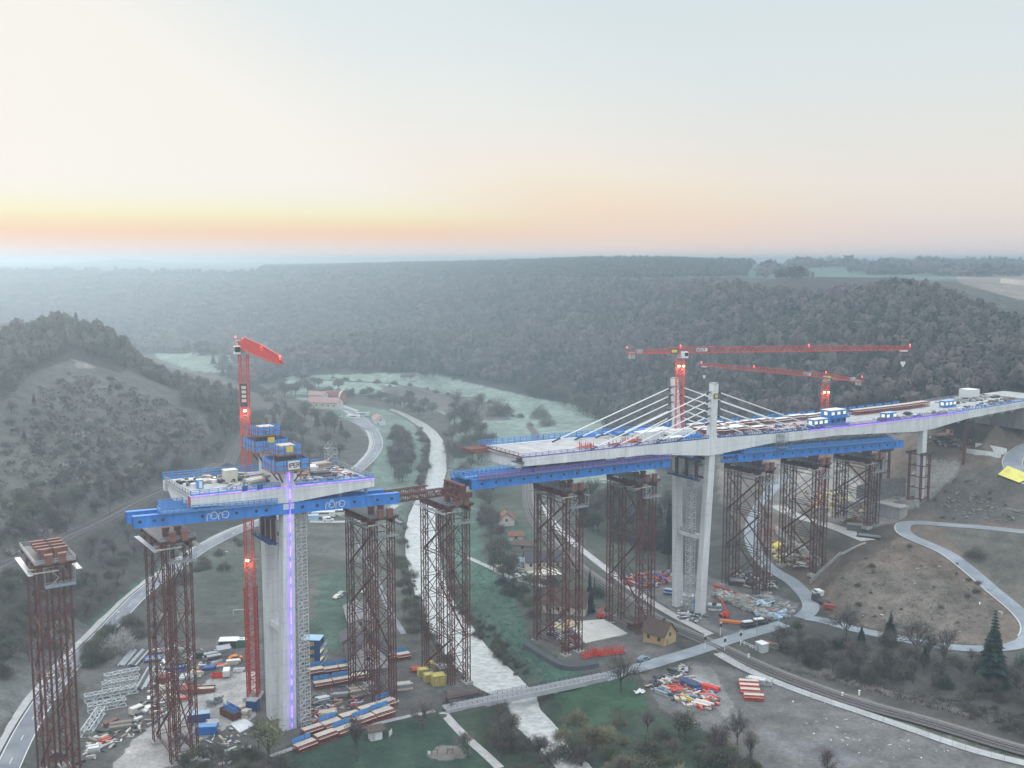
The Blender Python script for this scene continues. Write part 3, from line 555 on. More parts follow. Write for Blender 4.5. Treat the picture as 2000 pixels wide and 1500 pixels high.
railing("near_railing", [P3(-118.4, .3, zd(-118.4)+.12), P3(SL-2.2, .3, zd(SL)+.12)], LB, RAILB); railing("near_railing", [P3(SL+2.2, .3, zd(SL)+.12), P3(-67.6, .3, zd(-67.6)+.12)], LB, RAILB)
railing("far_railing", [P3(-118.4, 23.7, zd(-118.4)+.12), P3(-67.6, 23.7, zd(-67.6)+.12)], LB, RAILB, h=2.0, w=.26); railing("end_railing", [P3(-118.2, .6, zd(-118.4)), P3(-118.2, 23.4, zd(-118.4))], LB, GREYM); railing("end_railing", [P3(-67.8, .6, zd(-67.6)), P3(-67.8, 23.4, zd(-67.6))], LB, GREYM)
mb = MB(); mb.box(P3(-118.62, .8, 64.9), (.16, 1.7, 2.5), E3, mi=0); mb.build("end_shutter", RED, LB)
mb = MB()
for s in np.arange(-118, -68, .5): pass
for s in (-104.5, -100.5): mb.box(P3(s, -.12, zd(s)+.7), (1.4, .12, 1.4), E3)
mb.build("cover_panel", BLUED, LB)
# ---- right half
SR = 63.4
RB = thing("bridge", "long right concrete bridge half with white stay cables fanning from two tall pylons", "bridge", P3(SR, 10, -1)); RB["_w"] = 1
BOTR = ([-17, 34, 61, 66, 91, 130, 179, 190, 215, 262], [62.6, 60.9, 57.7, 57.7, 58.9, 58.3, 55.2, 55.3, 57.6, 59.0])
deck_parts(RB, -17, 262, BOTR)
leg(RB, SR, 5.0, 1.2, -2, 63, 3.1, 2.7, 2.5, 2.2); leg(RB, SR, 16.3, 18.5, -2, 63, 3.2, 2.7, 2.5, 2.2)
leg(RB, SR, 1.2, .5, 63, 82.6, 2.7, 2.4, 2.2, 2.1, "pylon"); leg(RB, SR, 18.5, 20.4, 63, 82.6, 2.4, 2.0, 2.1, 1.9, "pylon")
mb = MB(); mb.box(P3(SR, 10.8, 27.2), (2.4, 9.2, 1.5), E3); mb.build("cross_beam", CONC, RB)
railing("cross_beam_railing", [P3(SR-1.1, 7, 28), P3(SR-1.1, 14.6, 28)], RB, GREYM)
mb = MB(); mb.box(P3(SR, 10, 60), (3, 14, 2.8), E3); mb.build("cross_beam", CONC, RB)
leg(RB, 185.5, 1.6, 1.6, 22, 55.4, 2.6, 2.9, 2.6, 2.6); leg(RB, 185.5, 21, 21, 22, 55.4, 2.6, 2.9, 2.6, 2.6)
mb = MB(); mb.box(P3(185.5, 11.3, 54.6), (2.6, 17, 1.8), E3); mb.build("cross_beam", CONC, RB)
for o, q in ((.5, .8), (20.4, .7)):
    mb = MB(); mb.box(P3(SR, o, 82.75), (3.1*q, 2.9*q, .3), E3); mb.build("pylon_cap", CONCD, RB)
mb = MB(); mb.box(P3(SR+.1, .6-1.2, 78.4), (2.1, .12, 1.7), E3, mi=0); mb.box(P3(SR+.1, .6-1.28, 78.4), (1.5, .1, 1.25), E3, mi=1); mb.build("pylon_sign", [BLACK, YEL], RB)
for o_t, o_b in ((.6, 1.0), (19.4, 20.6)):
    for k, (za, sl, sr) in enumerate(zip((79.8, 76.9, 74.2, 71.5, 68.9), (9, 18.5, 27.5, 37, 46.5), (120.5, 110, 100.5, 91.5, 82))):
        for sgn, sa in ((-1, sl), (1, sr)):
            p = P3(SR+sgn*1.4, o_t+(1-(za-63)/20)*.5, za); q = P3(sa, o_b, zd(sa)+.15); d = q-p; Lc = np.linalg.norm(d); d = d/Lc
            mb = MB(); mb.tube(p+d*2.2, q-d*3.4, .23, n=8); cb = mb.build("stay_cable", WHITE, RB)
            mb = MB(); mb.tube(p, p+d*2.2, .27, n=8); mb.build("upper_sleeve", BLACK, cb)
            mb = MB(); mb.tube(q-d*3.4, q, .27, n=8); mb.build("lower_sleeve", BLACK, cb)
    for za in (79.8, 76.9, 74.2, 71.5, 68.9):
        mb = MB(); mb.box(P3(SR, o_t+(1-(za-63)/20)*.5, za), (3.8, .8, .6), E3); mb.build("cable_saddle", GREYM, RB)
def rl_(s0, s1, mat, nm="near_railing", o=.3, **k): railing(nm, [P3(s, o, zd(s)+.12) for s in np.linspace(s0, s1, max(2, int((s1-s0)/20)+1))], RB, mat, **k)
rl_(-17, 36, RAILV); rl_(36, SR-2.2, BLUED, step=1.3); rl_(SR+2.2, 122, BLUED, step=1.3); rl_(122, 200, RAILV, step=1.3); rl_(200, 262, RAILB)
rl_(-17, 61, RAILB, "far_railing", 25.7, w=.24, h=1.8); rl_(61, 262, GREYM, "far_railing", 25.7)
railing("end_railing", [P3(-16.8, .6, zd(-17)), P3(-16.8, 25, zd(-17))], RB, RUST, w=.14)
mb = MB()
mb.loft([[P3(s, -.17+a, zd(s)+.1+b) for a, b in ((0, -.1), (.16, -.1), (.16, .1), (0, .1))] for s in np.linspace(112, 214, 20)])
mb.build("light_strip", LED, RB)
# brown nose beams at the free end
mb = MB(); mb.box(P3(-18.3, 22.5, 64.3), (7.5, 5.5, .6), E3)
for k in range(5): mb.box(P3(-19.5, 20.5+k*1.1, 65), (8, .5, .9), E3)
tag(mb.build("end_formwork_platform", RUSTL, loc=P3(-19, 22, 64)), "brown beam platform hanging off the free end of the cable bridge", "platform")
mb = MB(); mb.box(P3(-18.0, 1.8, 63.8), (2.0, 4.6, .25), E3); mb.box(P3(-17.6, 1.4, 64.6), (1.5, 1.2, 1.2), E3)
tag(mb.build("edge_platform", DARK, loc=P3(-18, 2, 63)), "small dark work platform at the near corner of the cable bridge's free end", "platform")
# abutment
mb = MB(); mb.box(P3(264.5, 12.5, 54), (5, 27, 11.5), E3); ab = thing("bridge_abutment", "grey concrete abutment at the right end of the bridge deck", "abutment", P3(264, 12, 50)); ab["_w"] = 1
mb.build("bearing_wall", CONCD, ab)
mb = MB(); mb.box(P3(276, -.4, 53.5), (20, 1.4, 13), E3); mb.build("wing_wall", CONCD, ab); mb = MB(); mb.box(P3(276, 13, 61.3), (19, 26, 1.2), E3); mb.build("approach_slab", SLABM, ab)
sc = thing("scaffold", "grey tube scaffold standing against the abutment wall", "scaffold", P3(262, -3, 47)); sc["_w"] = 1
mb = MB()
for s in (256, 259, 262, 265):
    for o in (-3.4, -2.0): mb.beam(P3(s, o, 47), P3(s, o, 60), .14)
for z in range(49, 60, 2):
    for o in (-3.4, -2.0): mb.beam(P3(256, o, z), P3(265, o, z), .11)
mb.build("frame", GREYM, sc); mb = MB()
for z in (51, 53, 55, 57, 59): mb.box(P3(260.5, -2.7, z), (9, 1.2, .08), E3)
mb.build("platform", PLANK, sc)

# ---- blue launching girders, brown lattice noses, walkways
def girder(label, s0, s1, o, zb, holes, group="blue steel launching girders under the decks", logo=(), nose=None, h=3.0):
    """zb: table of the lower edge"""
    g = thing("launching_girder", label, "girder", P3(s0, o, float(np.interp(s0, *zb))), 0, group); g["_w"] = 1
    z = lambda s: float(np.interp(s, *zb)); mb = MB()
    ss = sorted(set([s0, s1]+[x for x in zb[0] if s0 < x < s1]))
    mb.loft([[P3(s, o, z(s)), P3(s, o+1.3, z(s)), P3(s, o+1.3, z(s)+h), P3(s, o, z(s)+h)] for s in ss])
    for s in np.arange(s0+2.5, s1-1, 2.5): mb.box(P3(s, o-.04, z(s)+h/2), (.12, .1, h-.1), E3)
    mb.build("girder_box", BLUE, g)
    mb = MB()
    for s in ss[:-1]: pass
    for zz in (.08, h-.08):
        mb.loft([[P3(s, o-.16, z(s)+zz-.08), P3(s, o+1.46, z(s)+zz-.08), P3(s, o+1.46, z(s)+zz+.09), P3(s, o-.16, z(s)+zz+.09)] for s in ss])
    mb.build("flange", BLUE, g)
    mb = MB()
    for s in holes: mb.tube(P3(s, o-.07, z(s)+h*.52), P3(s, o+.25, z(s)+h*.52), .42, n=12)
    if len(holes): mb.build("web_opening", BLACK, g)
    for sl in logo:
        mb = MB(); ex = (P3(sl+6, 0, z(sl+6))-P3(sl, 0, z(sl))); ex /= np.linalg.norm(ex); ey = np.cross(np.cross(ex, Z3), ex); oo = P3(sl, o-.08, z(sl)+.45)
        arc = lambda cx, cy, r, a0, a1, n=14: [(cx+r*math.cos(math.radians(a0+(a1-a0)*k/n)), cy+r*math.sin(math.radians(a0+(a1-a0)*k/n))) for k in range(n+1)]
        for x0 in (0, 3.0):
            curve_text(mb, [[(x0+.05, -.1), (x0+.1, .9)]+arc(x0+.65, 1.0, .55, 170, 75, 5), arc(x0+1.85, 1.0, .88, 0, 360, 20), [(x0+1.1, 1.05), (x0+1.45, 1.05)]], oo, ex, ey, .2, .06)
        curve_text(mb, [[(1.5, 2.2), (1.72, 2.2)], [(2.05, 2.2), (2.27, 2.2)]], oo, ex, ey, .2, .06)
        mb.build("lettering", WHITE, g)
    mb = MB()
    for s in (s0, s1): mb.box(P3(s, o+.65, z(s)+h/2), (.3, 1.2, h*.9), E3)
    mb.build("end_plate", BLUED, g)
    if nose:
        a, b = nose; mb = MB(); zt = z(b if b < s0 else a)
        for oo in (o+.05, o+1.25):
            for zz in (zt+.3, zt+2.3): mb.beam(P3(a, oo, zz), P3(b, oo, zz), .28)
            n = int(abs(b-a)/1.3)
            for k in range(n):
                s_ = a+(b-a)*k/n; s2 = a+(b-a)*(k+1)/n; zz = (zt+.3, zt+2.3) if k % 2 else (zt+2.3, zt+.3)
                mb.beam(P3(s_, oo, zz[0]), P3(s2, oo, zz[1]), .16); mb.beam(P3(s_, oo, zt+.3), P3(s_, oo, zt+2.3), .14)
        for k in range(int(abs(b-a)/2.6)):
            s_ = a+(b-a)*k*2.6/abs(b-a); mb.beam(P3(s_, o, zt+2.3), P3(s_, o+1.3, zt+2.3), .16); mb.beam(P3(s_, o, zt+.3), P3(s_, o+1.3, zt+.3), .16)
        mb.build("lattice_nose", RUST, g)
    return g
ZGL = ([-140, -132, -60, -40], [60.2, 60.0, 56.8, 55.9]); ZGR = ([-45, -36, 43, 45], [57.7, 57.5, 55.7, 55.6]); ZGF = ([66, 171, 176], [54.2, 49.4, 49.2])
girder("near left blue girder bearing two white script logos beneath the left bridge half", -132.5, -59.5, .2, ZGL, [-131, -127.5, -125.5, -115.6, -106.8, -101.5, -98.8, -88.7, -84.5, -73.5, -66.5, -62], logo=(-114.6, -82.2), nose=(-59.4, -41.5))
girder("rear left blue girder, its open end poking out behind the logo girder", -132.6, -61.5, 6.0, ZGL, [-130, -126], nose=(-61.4, -47))
girder("near blue girder under the cable bridge, starting above the river", -35.5, 43.5, .2, ZGR, list(np.arange(-32, 43, 5.1)))
girder("rear blue girder under the cable bridge, behind the one over the river", -38.5, 44, 5.8, ZGR, [])
girder("near blue girder at the right end, between the tall legs and the hillside pier", 76, 171, .2, ZGF, list(np.arange(79, 170, 5.1)))
girder("rear blue girder at the right end, half hidden below the deck", 76, 171, 6.2, ZGF, [])
nb = thing("lattice_nose_beam", "short blue open lattice beam at the left tip of the right end girder", "beam", P3(68, .2, 54)); nb["_w"] = 1
mb = MB()
for o in (.2, 1.5):
    for dz in (.2, 2.6): mb.beam(P3(68, o, 54.2+dz), P3(76, o, 53.9+dz), .26)
    for k in range(6): mb.beam(P3(68+k*1.33, o, 54.2+(.2 if k % 2 else 2.6)), P3(69.33+k*1.33, o, 54.2+(2.6 if k % 2 else .2)), .18)
mb.build("lattice", BLUE, nb)
cf = thing("bearing_frame", "heavy brown steel frame on the river tower where the girders meet", "steel frame", P3(-39, 3, 55.5)); cf["_w"] = 1
for o in (-1.2, 2.2, 5.0, 8.0):
    mb = MB(); mb.box(P3(-38.6, o, 56.6), (4.2, .9, 1.4), E3); mb.box(P3(-39.4, o, 58.2), (1.6, .9, 2.0), E3); mb.beam(P3(-41.5, o, 55.9), P3(-38.6, o, 59.4), .4); mb.build("bearing_stand", RUST, cf)
mb = MB(); mb.box(P3(-39.4, 3.4, 59.5), (1.2, 11, .6), E3); mb.box(P3(-41.0, 3.4, 56), (.7, 11, .6), E3); mb.build("cross_beam", RUST, cf)
def walkway(label, s0, s1, o0, o1, zt, mat=RAILB, deckmat=None, ends=True, dense=1.6):
    g = thing("girder_walkway", label, "walkway", P3(s0, o0, float(np.interp(s0, *zt))), 0, "blue railed walkways on the girders"); g["_w"] = 1
    z = lambda s: float(np.interp(s, *zt)); n = max(2, int((s1-s0)/15)); ss = np.linspace(s0, s1, n)
    mb = MB(); mb.loft([[P3(s, o0, z(s)), P3(s, o1, z(s)), P3(s, o1, z(s)+.12), P3(s, o0, z(s)+.12)] for s in ss]); mb.build("walkway_floor", deckmat or PLANK, g)
    railing("railing", [P3(s, o0+.05, z(s)+.12) for s in ss], g, mat, h=1.4, step=dense, w=.17); railing("railing", [P3(s, o1-.05, z(s)+.12) for s in ss], g, mat, h=1.4, step=dense, w=.17)
    if ends: railing("end_railing", [P3(s0, o0, z(s0)+.12), P3(s0, o1, z(s0)+.12)], g, mat, h=1.3, w=.11)
    return g
up = lambda t, d: (t[0], [x+d for x in t[1]])
LBLUEF = M("blue_grey_walkway_boards", (.22, .34, .48), (.15, .24, .36), .6, .8)
walkway("blue railed walkway on the left end of the logo girder", -126, -96, -.6, 3.0, up(ZGL, 3.1), deckmat=LBLUEF); walkway("blue walkway over the rear left girder beside the free deck end", -124, -96, 5.5, 9.0, up(ZGL, 3.3), deckmat=LBLUEF)
walkway("broad blue walkway over the river at the free end of the right girders", -37, -14, 1.6, 5.7, up(ZGR, 3.1), deckmat=LBLUEF); walkway("long blue railed walkway along the top of the girder under the cable bridge", -33, 43, -.9, .9, up(ZGR, 3.1), mat=RAILV, ends=False); walkway("far blue railed walkway on the rear girder over the river", -38, 20, 5.9, 8.4, up(ZGR, 3.1), ends=False)
walkway("long blue railed walkway along the girder at the right end", 78, 165, -.7, 1.0, up(ZGF, 3.1), ends=False, mat=RAILB); walkway("second blue walkway behind the one on the right end girder", 78, 168, 4.4, 7.8, up(ZGF, 3.1), ends=False)
# ---- climbing formwork around the left stub pylons
def climbing(label, s, o, z0, sign=False):
    g = thing("climbing_formwork", label, "formwork", P3(s, o, z0), 0, None); g["_w"] = 1
    for nm, (a, b), zz, hh, mt in (("lower_platform", (9.6, 9.2), 0, 3.2, BLUEL), ("upper_platform", (6.6, 6.4), 4.2, 2.4, BLUEL)):
        mb = MB(); mb.box(P3(s, o, z0+zz), (a, b, .2), E3); pf = mb.build(nm, PLANK, g)
        for sx, sy, (dx, dy) in ((0, -1, (a, .12)), (0, 1, (a, .12)), (-1, 0, (.12, b)), (1, 0, (.12, b))):
            c = P3(s+sx*(a/2-.06), o+sy*(b/2-.06), z0+zz+.1)
            mb = MB(); L = a if sy else b; k = 3
            for i in range(k):
                t = (i-(k-1)/2)*L/k; cc = c+(E3 if sy else N3)*t+Z3*(hh/2+random.uniform(-.12, .12)); mb.box(cc, (L/k*.93 if sy else .1, .1 if sy else L/k*.93, hh*random.uniform(.74, .92)), E3)
            mb.build("safety_net", mt, pf)
        mb = MB()
        for i in range(5):
            for sy in (-1, 1): p = P3(s+(i-2)*a/4.1, o+sy*(b/2+.05), z0+zz-.4); mb.beam(p, p+Z3*(hh+.7), .12)
            for sx in (-1, 1): p = P3(s+sx*(a/2+.05), o+(i-2)*b/4.1, z0+zz-.4); mb.beam(p, p+Z3*(hh+.7), .12)
        for zz_ in (-.3, hh*.5): 
            for sy in (-1, 1): mb.beam(P3(s-a/2, o+sy*(b/2+.05), z0+zz+zz_), P3(s+a/2, o+sy*(b/2+.05), z0+zz+zz_), .12)
            for sx in (-1, 1): mb.beam(P3(s+sx*(a/2+.05), o-b/2, z0+zz+zz_), P3(s+sx*(a/2+.05), o+b/2, z0+zz+zz_), .12)
        mb.build("guard_frame", REDD, pf)
    mb = MB(); mb.box(P3(s, o, z0+3.3), (4.4, 4.2, 5.4), E3); mb.box(P3(s, o, z0+6.2), (4.0, 3.8, .5), E3, mi=1); mb.build("shutter", [DARK, PLY], g)
    mb = MB()
    for sx in (-1, 1):
        for sy in (-1, 1): mb.beam(P3(s+sx*3.6, o+sy*3.4, z0-.1), P3(s+sx*1.6, o+sy*1.5, z0-3.4), .3)
    mb.build("bracket", RUST, g)
    mb = MB(); mb.box(P3(s-.2, o-4.75 if not sign else o-3.35, z0+3.2 if not sign else z0+5.6), (1.9, .12, 1.5), E3); mb.build("yellow_sign", YEL, g)
    if sign:
        mb = MB(); mb.box(P3(s+.3, o-4.82, z0+1.6), (3.2, .1, 2.2), E3); sg = mb.build("sign_board", WHITE, g)
        mb = MB(); lettering(mb, "PERI", P3(s-.62, o-4.89, z0+1.05), E3, Z3, 1.1, .2, .04, gap=.78, mi=0); mb.box(P3(s-1.0, o-4.89, z0+1.6), (.3, .04, 1.1), E3, mi=1); mb.build("lettering", [BLACK, RED], sg)
    return g
climbing("blue netted climbing platforms around the nearer stub pylon, with a white PERI sign", SL, 1.5, 70.3, True); climbing("blue netted climbing platforms around the taller rear stub pylon beside the red crane", SL, 15.7, 73.4)
# scaffolding stair tower by the left leg, another between the right legs
def stair_tower(label, s, o, z0, z1, a=2.6, b=1.7, mat=GREYM, lift=2.0):
    g = thing("stair_tower", label, "stair tower", P3(s, o, z0)); g["_w"] = 1; mb = MB()
    for x in (-a/2, 0, a/2):
        for y in (-b/2, b/2): mb.beam(P3(s+x, o+y, z0), P3(s+x, o+y, z1), .19)
    n = int((z1-z0)/lift)
    for k in range(n+1):
        z = z0+k*lift
        for y in (-b/2, b/2):
            mb.beam(P3(s-a/2, o+y, z), P3(s+a/2, o+y, z), .18); mb.beam(P3(s-a/2, o+y, z+1), P3(s+a/2, o+y, z+1), .1); mb.beam(P3(s-a/2, o+y, z), P3(s, o+y, z+lift), .1)
        for x in (-a/2, a/2): mb.beam(P3(s+x, o-b/2, z), P3(s+x, o+b/2, z), .09)
    mb.build("frame", mat, g); mb = MB(); st = MB()
    for k in range(n):
        z = z0+k*lift; d = 1 if k % 2 else -1
        st.beam(P3(s-d*a/2*.9, o, z), P3(s+d*a/2*.9, o, z+lift), .7, .1); mb.box(P3(s+d*a/2*.85, o, z+lift), (.8, b, .07), E3)
    st.add(np.concatenate(mb.v), mb.f, 1); st.build("stair_flight", [mat, PLANK], g); return g
stair_tower("tall grey scaffold stair tower beside the left leg with the violet light", SL+4.2, 3.2, -3, 66, 2.9, 2.1, mat=ZINC); stair_tower("grey scaffold stair tower between the two tall cable bridge legs", SR+.4, 10.8, -1, 52, 2.6, 2.0, mat=ZINC)
stair_tower("small grey scaffold cage standing at the far right corner of the left deck", -70.5, 22, 65, 70.5, 3, 2.4, lift=1.8)
# steel frames hanging below the pylon heads
def pylon_frame(label, s, o0, o1, z):
    g = thing("steel_support_structure", label, "steel frame", P3(s, o0, z)); g["_w"] = 1; mb = MB()
    for ds in (-2.4, 2.4):
        mb.beam(P3(s+ds, o0, z), P3(s+ds, o1, z), .6, .8); mb.beam(P3(s+ds, o0, z-7), P3(s+ds, o1, z-7), .5, .7)
    mb.build("cross_beam", RUST, g); mb = MB()
    for o in np.linspace(o0+1.5, o1-1.5, 3): mb.box(P3(s-2.4, o, z-3.6), (.9, .9, 6.6), E3); mb.box(P3(s-2.4, o, z+1.0), (1.1, 1.5, 1.2), E3)
    mb.build("jack_post", RUST, g)
    for zz in (z+.45, z-6.6):
        mb = MB(); mb.box(P3(s-3.4, (o0+o1)/2, zz), (2.4, o1-o0+2, .2), E3); pf = mb.build("work_platform", BLUED, g)
        railing("railing", [P3(s-4.5, o0-1, zz+.1), P3(s-4.5, o1+1, zz+.1)], pf, RAILB if zz > z else BLUED, w=.12)
    return g
pylon_frame("brown steel frame with blue walkways clamped between the cable bridge legs", SR, 4.2, 17.2, 55.2); pylon_frame("brown steel frame under the left deck between the concrete legs", SL, 4, 15, 56.5)
# ================================================================== lattice support towers
def lattice_leg(h, w, pitch=1.6, ch=.235, lc=.105):
    mb = MB()
    for x in (-1, 1):
        for y in (-1, 1): mb.beam((x*w/2, y*w/2, 0), (x*w/2, y*w/2, h), ch)
    n = int(h/pitch)
    for k in range(n):
        z0, z1 = k*h/n, (k+1)*h/n; a = w/2
        A = [(-a, -a), (a, -a), (a, a), (-a, a)]
        for i in range(4):
            p, q = A[i], A[(i+1) % 4]
            if k % 2: p, q = q, p
            mb.beam((*p, z0), (*q, z1), lc)
            if k % 3 == 0: mb.beam((*p, z0), (*q, z0), lc*1.15)
    return mb
def tower(label, s, o, z0, z1, a=5.4, b=15.6, foots=True, wleg=1.6, mat=None, head=True, seed=0, dz=(0, 0, 0, 0)):
    mat = mat or RUST; rd = random.Random(seed)
    t = thing("support_tower", label, "support tower", P3(s, o, z0), BRZ, "rust brown lattice towers holding up the girders"); h = z1-z0; C4 = [(0, 0), (a, 0), (a, b), (0, b)]
    for (x, y), d in zip(C4, dz):
        lg = lattice_leg(h-d, wleg).build("tower_leg", mat, t); lg.location = (x, y, d)
        if foots:
            mb = MB(); mb.box((0, 0, -.5), (wleg+1.3, wleg+1.3, 1.1)); f = mb.build("footing", CONCD, lg)
    zl = 3.0
    for face, (p, q, ph) in enumerate((((0, 0), (a, 0), 7.2), ((a, 0), (a, b), 13.5), ((a, b), (0, b), 7.2), ((0, b), (0, 0), 13.5))):
        mb = MB(); n = max(1, int(round((h-4)/ph)))
        for k in range(n):
            za, zb_ = 1.5+(h-4)*k/n, 1.5+(h-4)*(k+1)/n; w_ = .2 if ph > 10 else .15
            mb.beam((*p, za), (*q, zb_), w_); mb.beam((*q, za), (*p, zb_), w_); mb.beam((*p, za), (*q, za), w_)
            mb.beam((*p, za+.9), (*q, za+.9), w_*.7)
        if ph > 10:
            for _ in range(2): k = rd.randrange(n); za = 1.5+(h-4)*k/n; zb_ = 1.5+(h-4)*(k+1)/n; mb.beam((*p, za+.4), (*q, zb_+.4), .28)
        mb.beam((*p, 1.5+h-4), (*q, 1.5+h-4), .22); mb.build("cross_bracing", mat, t)
    if head:
        for x in (-.45, a+.45):
            mb = MB(); mb.box((x, b/2, h+.5), (.8, b+2.6, 1.0)); mb.box((x, b/2, h-.15), (1.1, b+2.6, .14)); mb.box((x, b/2, h+1.05), (1.1, b+2.6, .14)); mb.build("head_beam", mat, t)
        mb = MB()
        for y in (-.8, 2.8, 7, b-.4): mb.box((a/2, y, h+1.5), (a+4, .7, .8))
        mb.build("cross_head", RUST, t)
        for y in (-.9, 4.8):
            mb = MB()
            for x in (1.2, a-1.2): mb.box((x, y-1.1, h+2.9), (1.5, 1.1, 2.1)); mb.box((x, y-1.1, h+4.1), (1.8, 1.3, .4))
            mb.build("jack", RUSTL, t)
        mb = MB(); mb.box((a/2, b/2, h+2.0), (a+3.6, b+4, .12)); pf = mb.build("work_platform", DARK, t)
        mb = MB()
        for x in (-2.6, a+2.6): mb.box((x, b/2, h-.4), (1.3, b+3, .12))
        mb.build("side_walkway", GREYM, pf)
        railing("railing", [V(-1.8, -2, h+2), V(a+1.8, -2, h+2), V(a+1.8, b+2, h+2), V(-1.8, b+2, h+2), V(-1.8, -2, h+2)], pf, GREYM, h=1.1, step=2, board=False, rails=2, w=.09)
        mb = MB(); mb.box((a/2+.8, -1.9, h-3.6), (a+1.4, 1.7, .16)); hp = mb.build("hanging_platform", LBLUEF if seed == 1 else GREYM, t)
        mb = MB()
        for x in (.2, a+1.4):
            for y in (-2.7, -1.1): mb.beam((x, y, h-3.6), (x, y, h+1.8), .1)
        mb.beam((.2, -2.7, h-3.4), (a+1.4, -2.7, h-3.4), .1); mb.beam((.2, -1.1, h-3.4), (a+1.4, -1.1, h-3.4), .1); mb.beam((.2, -2.7, h-3.4), (.2, -1.1, h-3.4), .1); mb.beam((1.2, -2.7, h-3.4), (1.2, -1.1, h-3.4), .1); mb.beam((1.2, -1.9, h-3.5), (3.2, -1.9, h-1.6), .5, .1); mb.beam((3.2, -1.9, h-1.5), (1.2, -1.9, h+.6), .5, .1)
        mb.build("stair_frame", GREYM, hp); railing("railing", [V(.2, -2.7, h-3.5), V(a+1.4, -2.7, h-3.5)], hp, GREYM, h=1.1, board=False, w=.09)
        mb = MB()
        for y in (-1.6, 2.2): 
            for k in range(3): mb.beam((-1.0-rd.random()*2.2, y+k*.5, h+.1-k*.2), (a*.5+rd.random(), y+k*.5, h+.1-k*.2), .3, .24)
        for k in range(3): mb.beam((a-1, b+.6+k*.4, h+.2), (a+3, b+.6+k*.4, h+.2), .28, .22)
        mb.build("timber_bearer", PLY, t)
    return t
RUSTD = M("dark_brown_steel", (.125, .042, .033), (.075, .03, .026), .5, .75)
tower("lone lattice tower at the far left, topped by stacked brown beams and no girder", -153.3, 2, -3.2, 52.5, seed=1, wleg=1.55)
for r in range(2):
    for k in range(4):
        mb = MB(); c = P3(-153.3+1.6+r*3.3, 2+4.0+k*2.9, 56.2); mb.box(c, (3.6, .75, .9), E3); mb.box(c+Z3*.5, (3.7, 1.0, .12), E3); mb.box(c-Z3*.5, (3.7, 1.0, .12), E3); mb.box(c-Z3*.95, (1.0, .8, .8), E3)
        tag(mb.build("steel_beam", RUSTL, loc=c), ("nearest", "second", "third", "farthest")[k]+" red brown beam of the "+("left", "right")[r]+" row on top of the far left tower", "steel beam", "beams on the far left tower")
tower("lattice tower under the left end of the logo girder", -124.6, 2, -2.9, 53.6, seed=2)
tower("lattice tower on the left river bank under the logo girder's right end", -67, 2, -1.6, 51.4, seed=3)
tower("lattice tower at the river's left edge where two girders meet", -41.9, 2, -1.5, 51.6, seed=4)
tower("lattice tower on the right bank beside the pale concrete pad", .9, 2, -1.2, 50.6, seed=5)
tower("lattice tower next to the railway and the ochre house", 32, 2, -1.3, 49.9, seed=6)
tower("lattice tower between the tall cable bridge legs and the blue grey valley road", 89, 2, 2.4, 47.5, seed=7, mat=RUSTD, wleg=1.75)
tower("lattice tower at the foot of the brown slope beside the valley road", 120.2, 2, 5, 46, seed=8, mat=RUSTD, wleg=1.75)
tower("shortest lattice tower, standing on the upper terrace by the hillside pier", 152.1, 2, 19, 44.7, seed=9, mat=RUSTD, wleg=1.75)
# frames of twin posts round the hillside pier
def post_frame(label, s, o, z0, z1):
    t = thing("pier_trestle", label, "support frame", P3(s, o, z0), BRZ, "twin post frames at the hillside pier"); h = z1-z0
    for x in (-2.7, 2.7):
        for y in (-2.8, 2.8):
            mb = MB()
            for d in (-.5, .5): mb.tube((x+d, y, 0), (x+d, y, h), .26, n=8)
            mb.build("twin_post", RUST, t)
    for k in range(5):
        mb = MB(); z = 1+(h-1.5)*k/4
        for y in (-2.8, 2.8): mb.beam((-3.9, y, z), (3.9, y, z), .35, .3)
        for x in (-2.7, 2.7): mb.beam((x, -3.6, z+.3), (x, 3.6, z+.3), .3, .3)
        mb.build("tie_beam", RUST, t)
    mb = MB(); mb.box((0, -3.4, h+.3), (8.6, .8, .9)); mb.box((0, 3.4, h+.3), (8.6, .8, .9)); mb.build("head_beam", DARK, t)
post_frame("brown twin post frame around the near hillside pier column", 184.5, 1.6, 25.5, 45.5); post_frame("brown twin post frame around the rear hillside pier column", 184.5, 21, 24.5, 44)
mb = MB(); mb.box(P3(170, 4, 21.5), (5, 12, 7), E3); mb.box(P3(170, 4, 25.2), (6, 13, .5), E3); tag(mb.build("foundation_block", CONCD, loc=P3(170, 4, 20)), "pale concrete foundation block between the shortest tower and the hillside pier", "foundation")
mb = MB(); mb.box(P3(172, 22, 21), (10, 6, 5), E3); tag(mb.build("foundation_block", CONCD, loc=P3(172, 22, 20)), "long low concrete block on the terrace behind the shortest tower", "foundation")
t = thing("temporary_post", "single brown twin post under the deck right of the hillside pier", "support post", P3(216, 2, 38)); t["_w"] = 1
mb = MB()
for d in (0, 1.1): mb.tube(P3(216+d, 2, 37), P3(216+d, 2, 56), .32, n=8)
mb.build("twin_post", RUST, t); mb = MB(); mb.box(P3(216.5, 2, 56.4), (3, 2.4, .9), E3); mb.build("head_plate", RUST, t)
